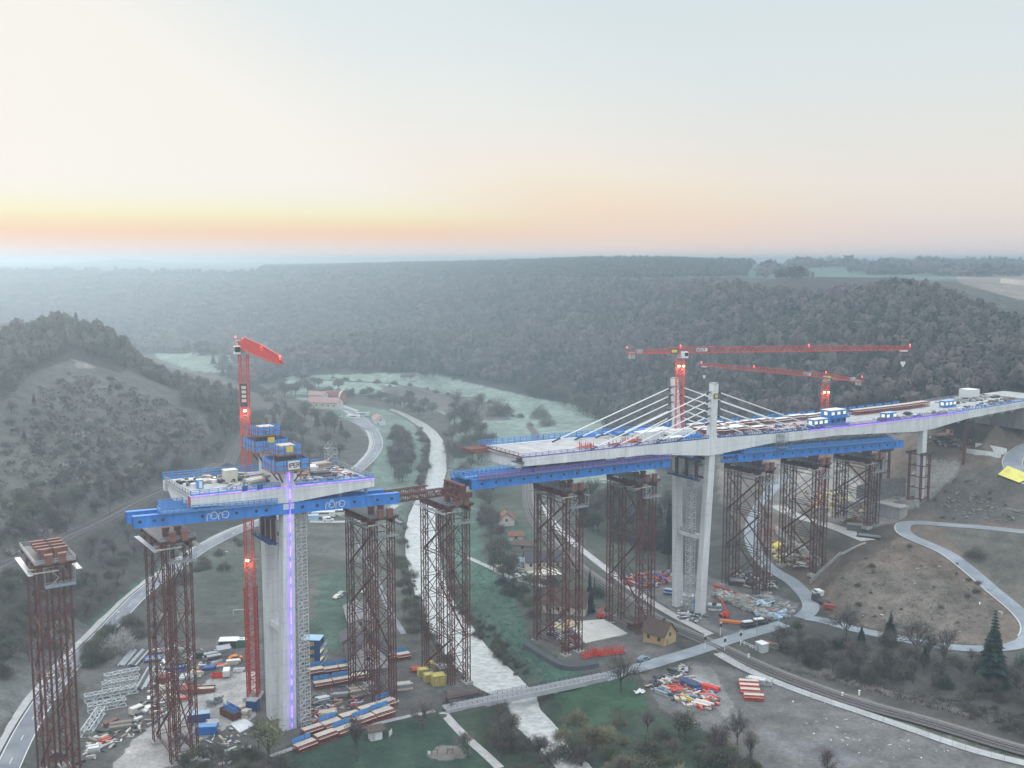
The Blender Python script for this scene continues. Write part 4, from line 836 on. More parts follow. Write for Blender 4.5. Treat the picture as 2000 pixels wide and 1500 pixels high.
# ================================================================== tower cranes
LAMP = M("warm_floodlight", (1, .8, .5), None, 1, .4, emit=(1, .62, .26), estr=14); WARN = M("red_warning_lamp", (1, .1, .1), None, 1, .4, emit=(1, .06, .05), estr=9)
LITY = M("lit_amber_panel", (.9, .7, .3), None, 1, .4, emit=(1, .78, .36), estr=1.1)
def truss(mb, p, q, w0, h0, w1, h1, pitch=1.9, ch=.2, lc=.12, tri=True, solidb=False):
    """triangular lattice boom from p to q, two lower chords and one upper"""
    p = np.asarray(p, float); q = np.asarray(q, float); d = q-p; L = np.linalg.norm(d); d = d/L; a = np.cross(Z3, d); a /= np.linalg.norm(a); n = max(2, int(L/pitch))
    pt = lambda f, k: p+d*L*f+(a*((w0+(w1-w0)*f)/2)*(-1 if k == 0 else 1) if k < 2 else Z3*(h0+(h1-h0)*f))
    for k in range(3): mb.beam(pt(0, k), pt(1, k), ch)
    for i in range(n):
        f0, f1, fm = i/n, (i+1)/n, (i+.5)/n
        for k in (0, 1): mb.beam(pt(f0, k), pt(fm, 2), lc); mb.beam(pt(fm, 2), pt(f1, k), lc)
        mb.beam(pt(f0, 0), pt(f0, 1), lc); mb.beam(pt(f0, 0), pt(f1, 1), lc*.8)
def crane(label, base, ztop, ang, jl, cl, mast_w=2.1, hook=None, lamps=(), sign=None, cab_side=1, jib_drop=0.0, warn=True, boards=False, fat=1.0):
    c = thing("tower_crane", label, "tower crane", base, 0, "red tower cranes"); z1 = ztop-base[2]
    ex = V(math.cos(ang), math.sin(ang), 0); ey = V(-math.sin(ang), math.cos(ang), 0)
    def mlat(za, zb, w, ch, lc):
        mb = MB(); n = max(1, int((zb-za)/1.75))
        A = [(-w/2, -w/2), (w/2, -w/2), (w/2, w/2), (-w/2, w/2)]
        for x, y in A: mb.beam((x, y, za), (x, y, zb), ch)
        for k in range(n):
            z_, y_ = za+(zb-za)*k/n, za+(zb-za)*(k+1)/n
            for i in range(4):
                p, q = A[i], A[(i+1) % 4]
                if k % 2: p, q = q, p
                mb.beam((*p, z_), (*q, y_), lc); mb.beam((*p, z_), (*q, z_), lc)
        return mb
    m = mlat(0, z1-1.2, mast_w, .25, .105).build("mast", CRANE, c)
    mb = MB(); mb.box((0, 0, .4), (mast_w+3, mast_w+3, 1.2)); mb.build("base_block", CONCD, c)
    mb = MB(); mb.tube((0, 0, z1-1.4), (0, 0, z1-.4), 1.35, n=16); mb.tube((0, 0, z1-.4), (0, 0, z1+.2), 1.1, n=16); mb.build("slewing_ring", GREYM, c)
    up_ = V(0, 0, z1+.4)
    mb = MB(); truss(mb, up_, up_+ex*jl*.55, 1.5*fat, 2.1*fat, 1.4*fat, 1.9*fat, ch=.2*fat, lc=.12*fat); truss(mb, up_+ex*jl*.55, up_+ex*jl, 1.4*fat, 1.9*fat, 1.2*fat, 1.3*fat, ch=.2*fat, lc=.12*fat); mb.build("jib", CRANE, c)
    mb = MB(); truss(mb, up_, up_-ex*cl, 1.6, 2.1, 1.5, .5, ch=.24); mb.box(up_-ex*cl*.5, (cl, 1.7, .14), ex); mb.build("counter_jib", CRANE, c)
    mb = MB()
    for k in range(3): mb.box(up_-ex*(cl-1-k*.75)-Z3*.6, (.6, 1.5, 2.2), ex)
    mb.box(up_-ex*(cl-4.4)+Z3*.7, (2.2, 1.4, 1.3), ex); mb.build("counterweight", CONCD, c)
    mb = MB(); mb.box(up_+ex*.9+ey*cab_side*1.9-Z3*.5, (2.2, 1.7, 2.2), ex); cb = mb.build("cab", WHITE, c)
    mb = MB(); mb.box(up_+ex*2.03+ey*cab_side*1.9-Z3*.3, (.06, 1.5, 1.5), ex); mb.box(up_+ex*1.3+ey*cab_side*2.77-Z3*.3, (1.2, .06, 1.2), ex); mb.box(up_+ex*1.3+ey*cab_side*1.03-Z3*.3, (1.2, .06, 1.2), ex); mb.build("window", BLACK, cb)
    if hook:
        t_ = up_+ex*hook[0]-Z3*.35; mb = MB(); mb.box(t_, (2.6, 1.5, .5), ex); mb.build("trolley", WHITE, c)
        mb = MB()
        for s_ in (-.5, .5): mb.beam(t_+ex*s_, t_+ex*s_*.6-Z3*hook[1], .07)
        mb.build("hoist_rope", BLACK, c)
        b_ = t_-Z3*hook[1]; mb = MB(); mb.loft([[b_+ex*x+ey*y+Z3*z for x, y in ((-r, -.25), (r, -.25), (r, .25), (-r, .25))] for z, r in ((.2, .8), (-.6, .75), (-1.3, .25), (-1.7, .12))]); mb.build("hook_block", WHITE, c)
    if sign:
        mb = MB(); o = up_+ex*sign[1]+ey*sign[2]*1.05+Z3*1.15; fx = ex*sign[3]; mb.box(o, (3.9, .1, 1.15), fx); sg = mb.build("sign_board", WHITE, c)
        mb = MB(); lettering(mb, "WÖLFF".replace("Ö", "O"), o-fx*1.75-Z3*.38-np.cross(fx, Z3)*(-.08), fx, Z3, .78, .14, .05, gap=.78); mb.build("lettering", BLACK, sg)
    mb = MB(); o = up_-ex*2.6+ey*(-1.1 if not sign else sign[2]*1.1)+Z3*.8; mb.box(o, (2.6, .1, 1.5), ex, mi=0); mb.box(o+ey*(-.07 if not sign else sign[2]*.07), (2.1, .06, 1.05), ex, mi=1); mb.build("yellow_sign", [BLACK, YEL], c)
    if boards:
        mb = MB(); mb.box((0, -mast_w/2-.12, z1-13), (2.0, .08, 6.6), mi=0)
        for k in range(4): mb.box((.1, -mast_w/2-.2, z1-10.8-k*1.25), (1.3, .05, .85), mi=1)
        mb.build("sign_panel", [M("dark_blue_sign", (.06, .06, .14), (.05, .05, .11), 1, .5), M("pale_yellow_sign", (.66, .62, .42), None, 1, .5)], c)
    for k, (dx, dy, z, pw) in enumerate(lamps):
        mb = MB(); mb.box((dx, dy, z), (.75, .5, .5)); lp = mb.build("floodlight", LAMP, c)
        ld = bpy.data.lights.new("floodlight_glow", 'POINT'); ld.energy = pw; ld.color = (1, .55, .28); ld.shadow_soft_size = .35
        lo = bpy.data.objects.new("floodlight_glow", ld); COL.objects.link(lo); lo.parent = c; lo.location = (dx*.7, dy-.6, z-1.1)
    if warn:
        mb = MB()
        for p in (up_+Z3*2.6, up_+ex*jl*.55+Z3*2.3, up_+ex*jl+Z3*1.8): mb.box(p, (.34, .34, .4)); mb.beam(p-Z3*.9, p, .09)
        mb.box(up_-ex*cl+Z3*2.2, (.34, .34, .4)); mb.build("warning_lamp", WARN, c)
    return c
zc = -3.0
bL = V(-76.0, 296.0, zc); tipL = atz(547, 712, 100.2); dL = tipL-bL
cL = crane("red tower crane left of the stub pylons, jib pointing towards the camera", bL, 100, math.atan2(dL[1], dL[0]), math.hypot(dL[0], dL[1]), 13, mast_w=2.2, lamps=((.3, -1.5, 85.6, 420), (-.3, -1.5, 42.0, 500)), cab_side=-1, boards=True, fat=1.45)
mb = MB()
for x in (-1.5, 1.5):
    for y in (-1.5, 1.5): mb.beam((x, y, 0), (x, y, 34), .34)
for k in range(17):
    for (p, q) in (((-1.5, -1.5), (1.5, -1.5)), ((-1.5, -1.5), (-1.5, 1.5)), ((1.5, -1.5), (1.5, 1.5))): mb.beam((*p, k*2), (*q, k*2+2), .16)
mb.build("climbing_frame", RED, cL)
hoist = thing("material_hoist", "grey lattice hoist mast running up beside the left red crane", "hoist", (bL[0]+3.6, bL[1]-.3, -3)); mb = MB()
for x in (-.4, .4):
    for y in (-.4, .4): mb.beam((x, y, 0), (x, y, 62), .12)
for k in range(62): mb.beam((-.4, -.4, k), (.4, -.4, k+1), .08); mb.beam((.4, .4, k), (.4, -.4, k+1), .08)
for z in range(6, 60, 9): mb.beam((-3, .3, z), (1.4, .3, z), .12)
mb.build("mast", GREYM, hoist); mb = MB(); mb.box((1.6, -.8, 2.2), (2.2, 2.4, 3.4)); mb.build("hoist_cage", BLUED, hoist)
bC = P3(60.4, 14.2, 63.3); tipC = atz(1777, 683, 92.4); dC = tipC-bC
cC = crane("red tower crane on the bridge deck behind the pylons, with the longest jib reaching right", bC, 92, math.atan2(dC[1], dC[0]), math.hypot(dC[0], dC[1]), 19.5, mast_w=2.6, hook=(math.hypot(dC[0], dC[1])-2.5, 4.2), lamps=((-.8, -1.7, 24.6, 330), (.9, -1.7, 24.6, 400)), sign=("WOLFF", 7.5, -1, 1), cab_side=-1)
mb = MB(); mb.box((0, -1.5, .7), (11, 5, 1.6), E3); mb.box((0, -1.5, 1.8), (9, 4, .8), E3); mb.build("deck_base", WHITE, cC)
bR = V(138.2, 459.5, 14.5); tipR = atz(1370, 714, 73.4); dR_ = tipR-bR
crane("smaller red tower crane behind the right deck, jib reaching left", bR, 73, math.atan2(dR_[1], dR_[0]), math.hypot(dR_[0], dR_[1]), 18, mast_w=2.6, hook=(math.hypot(dR_[0], dR_[1])-2, 4.5), lamps=((-.9, -1.9, 52.8, 300), (.9, -1.9, 52.8, 300)), sign=("WOLFF", 9, 1, -1), cab_side=-1)
mb = MB(); 
# ================================================================== the building site
def rz_px(px, py, qx, qy):
    a, b = G(px, py), G(qx, qy); return math.atan2(b[1]-a[1], b[0]-a[0])
def Lb(o, nm, c, d, mat, mi=0): mb = MB(); mb.box(c, d); return mb.build(nm, mat, o)
CREAM = M("cream_plaster", (.66, .62, .54), (.56, .52, .45), .5, .85); OCHRE = M("ochre_plaster", (.52, .38, .19), (.44, .32, .16), .6, .85); ROOFR = M("red_clay_tiles", (.22, .085, .062), (.16, .062, .048), .9, .8); ROOFB = M("brown_clay_tiles", (.115, .075, .062), (.08, .053, .045), .9, .8); ROOFG = M("dark_slate_roof", (.075, .075, .085), (.05, .05, .06), .9, .75); GLASS = M("dark_window_glass", (.03, .035, .045), (.05, .055, .065), 1, .12, spec=.6); GREEN = M("green_container_paint", (.05, .22, .12), (.04, .17, .09), .6, .6); PINKR = M("dusty_pink_roof", (.40, .235, .22), (.32, .19, .18), .7, .85); LBL = M("pale_blue_roof", (.36, .55, .70), (.29, .46, .60), .6, .6); TARP = M("light_blue_tarp", (.40, .60, .78), (.30, .48, .66), .7, .7); SAND = M("yellow_sand", (.50, .42, .26), (.40, .33, .2), .8, .95); STONE = M("pale_rubble", (.33, .33, .31), (.20, .20, .19), .9, .95, bump=.4); LITW = M("lit_window", (.8, .78, .6), None, 1, .4, emit=(1, .85, .45), estr=.75); REDL = M("vermilion_machine_paint", (.72, .07, .03), (.55, .055, .03), .7, .45)
def container(label, p, rz, L=6.0, Wd=2.4, h=2.6, body=None, roof=None, win=None, sign=None, group=None, doors=True, name="site_container"):
    c = thing(name, label, "container", p, rz, group); body = body or BLUE
    mb = MB(); mb.box((0, 0, h/2), (L, Wd, h-.1))
    for k in range(int(L/.6)): 
        for y in (-1, 1): mb.box((-L/2+.3+k*.6, y*(Wd/2+.02), h/2), (.28, .06, h-.35))
    mb.build("body", body, c)
    mb = MB(); mb.box((0, 0, h-.03), (L+.1, Wd+.1, .14)); mb.build("roof", roof or body, c)
    if win:
        for x in np.linspace(-L/2+1.1, L/2-1.1, max(1, int(L/2.4))):
            mb = MB(); mb.box((x, -Wd/2-.07, h*.58), (1.7, .06, 1.15)); mb.build("window", win, c)
        mb = MB(); mb.box((-L/2-.07, 0, h*.55), (.06, 1.5, 1.3)); mb.build("window", win, c)
    elif doors:
        mb = MB(); mb.box((L/2+.05, 0, h/2), (.06, Wd-.2, h-.3)); d = mb.build("door", body, c)
        mb = MB(); mb.beam((L/2+.12, -.2, .3), (L/2+.12, -.2, h-.3), .06); mb.beam((L/2+.12, .2, .3), (L/2+.12, .2, h-.3), .06); mb.build("door_bar", GREYM, d)
    return c
def vehicle(label, p, rz, col, kind="van", group=None):
    L, Wd, h = {"van": (5.2, 2.0, 2.2), "car": (4.3, 1.8, 1.45), "truck": (7.5, 2.4, 2.8), "bus": (11.5, 2.5, 3.0)}[kind]
    c = thing({"van": "parked_van", "car": "parked_car", "truck": "parked_truck", "bus": "long_trailer"}[kind], label, kind if kind != "bus" else "trailer", p, rz, group)
    pr = {"van": [(-.5, .16), (.5, .16), (.5, .45), (.34, .52), (.2, 1), (-.48, 1), (-.5, .9)], "car": [(-.5, .2), (.5, .2), (.5, .52), (.28, .62), (.12, 1), (-.26, 1), (-.42, .64), (-.5, .6)], "truck": [(-.5, .16), (.5, .16), (.5, .6), (.44, .98), (.22, 1), (.2, .5), (-.5, .5)], "bus": [(-.5, .15), (.5, .15), (.5, .9), (.47, 1), (-.47, 1), (-.5, .9)]}[kind]
    mb = MB(); mb.prism([(x*L, z*h) for x, z in pr], (0, 0, 0), (1, 0, 0), (0, 0, 1), Wd); mb.build("body", col, c)
    for y in (-1, 1):
        mb = MB(); mb.box((L*(.02 if kind != "truck" else .34), y*(Wd/2+.01), h*.72), (L*(.42 if kind != "truck" else .14), .04, h*.24)); mb.build("side_window", GLASS, c)
        for x in (-.32, .32):
            mb = MB(); mb.tube((x*L, y*(Wd/2-.2), .34), (x*L, y*(Wd/2+.03), .34), .34, n=10); mb.build("wheel", BLACK, c)
    mb = MB(); x0, z0 = (.34, .52) if kind == "van" else (.28, .62) if kind == "car" else (.5, .6); x1 = {"van": .2, "car": .12, "truck": .44, "bus": .5}[kind]
    mb.add([(x0*L+.03, -Wd*.42, z0*h+.03), (x0*L+.03, Wd*.42, z0*h+.03), (x1*L+.03, Wd*.4, h*.96), (x1*L+.03, -Wd*.4, h*.96)], [(0, 1, 2, 3)]); mb.build("windscreen", GLASS, c)
    return c
def form_table(label, p, rz, L=6.4, Wd=3.6, h=2.0, top=None, screen=True, group="red formwork tables with pale tops", frame=None):
    """a red steel formwork table: pale boarded top on a trussed frame, some with a blue screen behind"""
    c = thing("formwork_table", label, "formwork", p, rz, group); mb = MB()
    mb.box((0, 0, h+.05), (L, Wd*.62, .14)); mb.box((0, -Wd*.42, h-.45), (L, Wd*.3, .12)); mb.build("table_top", top or PLY, c)
    mb = MB(); n = int(L/1.1)
    for y in (-Wd*.45, -.3, Wd*.3):
        mb.beam((-L/2, y, .25), (L/2, y, .25), .2); mb.beam((-L/2, y, h-.25), (L/2, y, h-.25), .2)
        for k in range(n+1): x = -L/2+L*k/n; mb.beam((x, y, 0), (x, y, h-.1), .15)
        for k in range(n): x = -L/2+L*k/n; mb.beam((x, y, .2), (x+L/n, y, h-.3), .1)
    for k in range(n+1): x = -L/2+L*k/n; mb.beam((x, -Wd*.5, h-.2), (x, Wd*.5, h-.12), .14)
    mb.build("steel_frame", frame or REDD, c)
    if screen:
        mb = MB()
        for k in (-1, 0, 1): mb.box((k*L/3.1, Wd*.45, h+.75), (L/3.3, .08, 1.35))
        mb.build("safety_screen", BLUEL, c)
    return c
SCREEN_LABELS = {}
# --- left yard: two rows of formwork tables
rows = [((602, 1322), (800, 1283), 7, "upper"), ((612, 1345), (720, 1322), 3, "middle"), ((575, 1470), (765, 1392), 5, "lower"), ((590, 1440), (770, 1375), 5, "second lowest")]
ordn = ["first", "second", "third", "fourth", "fifth", "sixth", "seventh"]
for (a, b, n, nm) in rows:
    A, B_ = G(*a), G(*b); rz = math.atan2(B_[1]-A[1], B_[0]-A[0]); L = np.linalg.norm((B_-A)[:2])/n
    for k in range(n):
        p = A+(B_-A)*(k+.5)/n; p[2] = gz(p[0], p[1])
        form_table(f"{ordn[k]} red formwork table from the left in the {nm} row behind the park path", p, rz+random.uniform(-.08, .08), L=min(L*.93, 7.2), Wd=random.uniform(3.2, 4.2), h=random.uniform(1.5, 2.3), screen=random.random() < .75)
# --- stacked blue containers with yellow lettering
pD = G(611, 1291); rzD = -.10
for k, w_ in enumerate(("lowest", "middle", "topmost")):
    c = container(f"{w_} of three stacked blue containers with yellow DORR lettering", pD+V(0, 0, 2.62*k), rzD, L=6.2, Wd=5.0, roof=LBL if k == 2 else BLUED, body=BLUED, group="stacked blue DORR containers", doors=False)
    mb = MB(); mb.box((-1.0, -2.58, 1.35), (4.0, .07, 1.7), mi=0); lettering(mb, "DORR", V(-2.75, -2.64, .72), V(1, 0, 0), V(0, 0, 1), 1.25, .26, .06, mi=1, gap=.86); mb.build("lettering_panel", [BLUED, YEL], c)
    mb = MB()
    for y in (-1.6, 0, 1.6): mb.box((3.15, y, 1.45), (.08, 1.0, 1.1))
    mb.build("window", LITW if k < 2 else GLASS, c)
    mb = MB(); mb.box((3.7, 0, .05), (1.1, 5, .1)); pl = mb.build("gallery", GREYM, c); railing("railing", [V(4.2, -2.5, .1), V(4.2, 2.5, .1)], pl, GREYM, h=1.1, board=False, w=.08)
# --- white lattice truss sections lying in the yard
def truss_section(label, p, q, w=2.3, h=2.2, lift=0):
    a, b = G(*p), G(*q); L = np.linalg.norm((b-a)[:2]); c = thing("truss_section", label, "truss", (a+b)/2+V(0, 0, lift), math.atan2(b[1]-a[1], b[0]-a[0]), "white lattice truss sections in the left yard"); mb = MB(); n = max(3, int(L/2.2))
    for y in (-w/2, w/2):
        for z in (.2, h): mb.beam((-L/2, y, z), (L/2, y, z), .2)
        for k in range(n):
            x0, x1 = -L/2+L*k/n, -L/2+L*(k+1)/n; mb.beam((x0, y, .2 if k % 2 else h), (x1, y, h if k % 2 else .2), .15); mb.beam((x0, y, .2), (x0, y, h), .13)
    for k in range(n+1):
        x = -L/2+L*k/n; mb.beam((x, -w/2, h), (x, w/2, h), .13); mb.beam((x, -w/2, .2), (x, w/2, .2), .13)
        if k < n: mb.beam((x, -w/2, h), (x+L/n, w/2, h), .12)
    mb.build("lattice", M("white_galvanised", (.66, .70, .72), (.54, .58, .60), .8, .5, .2), c); return c
truss_section("white truss section farthest back in the yard, left of the second tower", (205, 1332), (272, 1318)); truss_section("white truss section lying just in front of the farthest one", (200, 1348), (270, 1336))
truss_section("long white truss section crossing the middle of the yard", (166, 1372), (268, 1352)); truss_section("white truss section stacked close before the long one", (172, 1392), (246, 1378)); truss_section("short white truss section turned towards the camera beside the far left tower", (166, 1440), (198, 1396))
# --- long dark beams in the yard, pipes, heaps
def bundle(label, p, rz, n, L, r, mat, cat="beam stack", name="beam_stack", rows_=2, sq=True, ww=None):
    c = thing(name, label, cat, p, rz); mb = MB(); ms = mat if isinstance(mat, list) else [mat]
    for j in range(rows_):
        for k in range(n-(j % 2)):
            y = (k-(n-1)/2)*r*2.2+(j % 2)*r*1.1; x = random.uniform(-.4, .4); l = L*random.uniform(.85, 1); mi = random.randrange(len(ms))
            if sq: mb.box((x, y, r+j*r*2.05), (l, r*1.9, r*1.9), mi=mi)
            else: mb.tube((x-l/2, y, r+j*r*2), (x+l/2, y, r+j*r*2), r, n=7, mi=mi)
    mb.build("beam_layers", ms, c)
    mb = MB()
    for x in (-L*.3, L*.3): mb.box((x, 0, -.05), (.25, n*r*2.3, .22))
    mb.build("bearer", PLANK, c); return c
for i, ((a, b), l) in enumerate(((((232, 1306), (262, 1268)), "dark beams by the hedge side of the yard"), (((255, 1306), (288, 1266)), "dark beams with pale edges beside the second tower"), (((272, 1352), (300, 1300)), "long dark beams behind the two white vehicles"))):
    p, q = G(*a), G(*b); bundle("bundle of "+l, (p+q)/2, math.atan2(q[1]-p[1], q[0]-p[0]), 5, np.linalg.norm(q-p)*.9, .28, [DARK, GREYM], rows_=1)
bundle("stack of black timber beams near the far left tower", G(238, 1425), .35, 6, 6.5, .3, [DARK, BLACK, PLANK], rows_=3); bundle("small stack of red brown girders beside the black timber stack", G(217, 1415), 1.0, 3, 4.6, .3, [RUSTL, PLY], rows_=2)
bundle("row of grey scaffold frames piled behind the second tower", G(415, 1292), .5, 6, 5, .4, [GREYM, GREYM, DARK], "scaffold stack", "scaffold_stack", 3); bundle("grey scaffold tubes piled beside the white shed", G(436, 1278), .5, 5, 5, .4, [GREYM, GREYM, BLACK], "scaffold stack", "scaffold_stack", 3)
bundle("red brown steel sections lying under the second tower", G(372, 1352), .2, 5, 6, .4, [RUSTL, REDD], rows_=2); bundle("red formwork beams lying in front of the white shed", G(436, 1300), .4, 4, 5, .25, [REDL, PLY], rows_=1); bundle("blue formwork panels lying left of the second tower", G(318, 1272), .2, 4, 7, .25, [BLUE, PLY], rows_=2); bundle("blue steel walers lying under the second tower's legs", G(345, 1310), .3, 4, 6, .3, [BLUE, BLUED], rows_=2)
bundle("red pipes and clamps heaped at the foot of the second tower", G(352, 1368), .2, 5, 4.5, .3, [REDL, GREYM], rows_=2)
def skip(label, p, rz, mat, L=6, Wd=2.6, h=1.5, inner=None):
    c = thing("open_bin", label, "skip", p, rz); mb = MB()
    for y in (-Wd/2, Wd/2): mb.box((0, y, h/2), (L, .12, h))
    for x in (-L/2, L/2): mb.box((x, 0, h/2), (.12, Wd-.12, h))
    mb.box((0, 0, .1), (L-.2, Wd-.2, .15))
    for k in range(5):
        for y in (-Wd/2-.08, Wd/2+.08): mb.box((-L/2+.5+k*(L-1)/4, y, h/2), (.14, .08, h-.1))
    mb.build("bin_shell", mat, c)
    if inner: mb = MB(); mb.box((0, 0, h*.55), (L*.92, Wd*.86, h*.5)); mb.build("load", inner, c)
    return c
skip("red brown open bin with pale load right of the second tower", G(398, 1352), .15, RUSTL, 6.5, 2.6, 1.6, PLY); skip("small red skip behind the white van", G(427, 1322), .1, REDL, 4, 2, 1.1)
c = skip("dark brown bin carrying two blue truss frames", G(452, 1398), -.75, RUST, 6.5, 3.4, 2.0, DARK)
for y, l in ((-.8, "nearer"), (.9, "farther")):
    t = copy = thing("blue_frame", f"{l} blue truss frame lying in the dark brown bin", "frame", G(452, 1398)+V(.3*y, y, 2.0), -.75); mb = MB()
    for z in (.15, 1.0): mb.beam((-3, 0, z), (3, 0, z), .2)
    for k in range(6): mb.beam((-3+k, 0, .15), (-2+k, 0, 1.0), .13); mb.beam((-3+k, 0, .15), (-3+k, 0, 1.0), .13)
    mb.build("lattice", BLUE, t)
container("low blue container with a pale blue roof at the second tower's foot", G(388, 1408), .25, 6, 2.6, 2.5, BLUED, LBL); container("blue container with bright blue roof, nearest the camera under the second tower", G(403, 1432), .12, 5.6, 2.4, 2.3, BLUE, M("bright_blue_roof", (.16, .38, .72), (.12, .30, .6), .8, .6))
container("dark blue hut beside the foot of the left crane", G(494, 1385), -.2, 3, 2.6, 2.9, BLUED, GREYM)
c = container("green container with a white roof and red star emblem in the left yard", G(472, 1262), .1, 3.6, 2.6, 2.6, GREEN, WHITE); mb = MB()
for k in range(6): a = k*math.pi/3; mb.box((.9*math.cos(a)*.5, .9*math.sin(a)*.5, 2.62), (.9, .26, .04), (math.cos(a), math.sin(a), 0))
mb.build("emblem", REDL, c)
sh = thing("open_shed", "open fronted shed with a white roof left of the green container", "shed", G(447, 1264), .1); mb = MB(); mb.box((0, 0, 2.8), (6.2, 4.2, .18)); mb.build("roof", WHITE, sh); mb = MB(); mb.box((-3, 0, 1.35), (.12, 4, 2.7)); mb.box((0, 1.95, 1.35), (5.8, .12, 2.7)); mb.build("wall", PLANK, sh)
for x in (-2.9, 0, 2.9): mb = MB(); mb.beam((x, -1.95, 0), (x, -1.95, 2.7), .16); mb.build("post", PLANK, sh)
vehicle("white van parked on the pale yard ground right of the second tower", G(443, 1318), 1.75, WHITE); vehicle("white box van standing beside the long dark beams", G(271, 1392), .95, M("cream_vehicle_paint", (.68, .66, .60), (.6, .58, .53), 1, .4)); vehicle("white car beside the cream box van in the yard", G(291, 1388), 1.2, WHITE, "car")
vehicle("small orange dumper behind the white van", G(460, 1288), .4, ORNG, "car"); vehicle("dark car under the far left tower", G(112, 1478), .5, M("dark_car_paint", (.05, .06, .09), (.04, .05, .07), 1, .35), "car")
def slab(label, pts, mat, h=.25, name="concrete_slab", cat="slab", kind=None):
    P = [G(*q) for q in pts]; z = max(p[2] for p in P); c = sum(P)/len(P); mb = MB(); n = len(P)
    lo = [V(p[0], p[1], p[2]-.4) for p in P]; hi = [V(p[0], p[1], p[2]+h) for p in P]; a = sum((hi[i][0]*hi[(i+1) % n][1]-hi[(i+1) % n][0]*hi[i][1]) for i in range(n)); r = list(range(n)) if a > 0 else list(range(n))[::-1]
    mb.add(lo+hi, [tuple(n+i for i in r)]+[(r[i], r[(i+1) % n], n+r[(i+1) % n], n+r[i]) for i in range(n)]); o = mb.build(name, mat, loc=c)
    return tag(o, label if not kind else None, cat if not kind else None, kind=kind)
slab("pale square slab lying on the yard before the left leg", [(450, 1415), (478, 1404), (497, 1417), (468, 1432)], CONC); slab(None, [(1108, 1216), (1180, 1210), (1226, 1238), (1143, 1257)], M("bright_concrete_pad", (.60, .58, .54), (.50, .48, .45), .25, .9), .2, "concrete_pad", None, "structure")
for k, (x, y, l) in enumerate(((470, 1392, "pallet of white boards in front of the dark bin"), (480, 1400, "pallet of white boards nearest the left leg"), (412, 1378, "grey pallet stack behind the pale blue roofed container"), (425, 1372, "grey pallet stack beside the dark bin"))):
    bundle(l, G(x, y), -.3, 3, 2.2, .35, [PLY if k < 2 else GREYM], "pallet", "pallet_stack", 3)
c = thing("yellow_crate_stack", "yellow timber crates stacked at the river bank, the back pair", "crates", G(832, 1318), .3); 
for i, (x, y, z) in enumerate(((0, 0, 1.1), (2.6, .2, 1.1), (0, 0, 3.3))):
    pass
bpy.data.objects.remove(c)
for i, (x, y, dz, l) in enumerate(((826, 1320, 0, "yellow crate at the back left of the group on the river bank"), (838, 1308, 0, "yellow crate at the back right of the group on the river bank"), (838, 1330, 0, "yellow crate in the middle of the group on the river bank"), (856, 1336, 0, "largest yellow crate, nearest the footbridge on the river bank"))):
    c = thing("yellow_crate", l, "crate", G(x, y), .35, "yellow crates on the left river bank"); s_ = 3.4 if i == 3 else 2.6; mb = MB()
    for z in np.arange(.2, s_*.9, .34): mb.box((0, 0, z), (s_*1.2, s_, .24))
    mb.build("crate_layers", M("yellow_shuttering", (.60, .50, .14), (.48, .40, .11), .8, .8), c); mb = MB()
    for x_ in (-s_*.5, 0, s_*.5):
        for y_ in (-s_*.52, s_*.52): mb.beam((x_, y_, 0), (x_, y_, s_*.92), .12)
    for y_ in (-s_*.52, s_*.52): mb.beam((-s_*.5, y_, s_*.9), (s_*.5, y_, s_*.9), .12)
    for x_ in (-s_*.5, s_*.5): mb.beam((x_, -s_*.52, s_*.9), (x_, s_*.52, s_*.9), .12)
    mb.build("corner_frame", PLANK, c)
bundle("heap of red props lying behind the yellow crates", G(812, 1312), .4, 6, 3.4, .22, [REDL, RUSTL], rows_=3, sq=False, name="prop_stack", cat="props"); bundle("dark steel beams on the bank platform beside the footbridge", G(905, 1362), .45, 5, 11, .25, [DARK, RUST], rows_=2)
slab(None, [(870, 1352), (880, 1385), (944, 1356), (900, 1330)], M("dark_timber_platform", (.12, .10, .09), (.08, .07, .065), .8, .9), .9, "bank_platform", None, "structure")
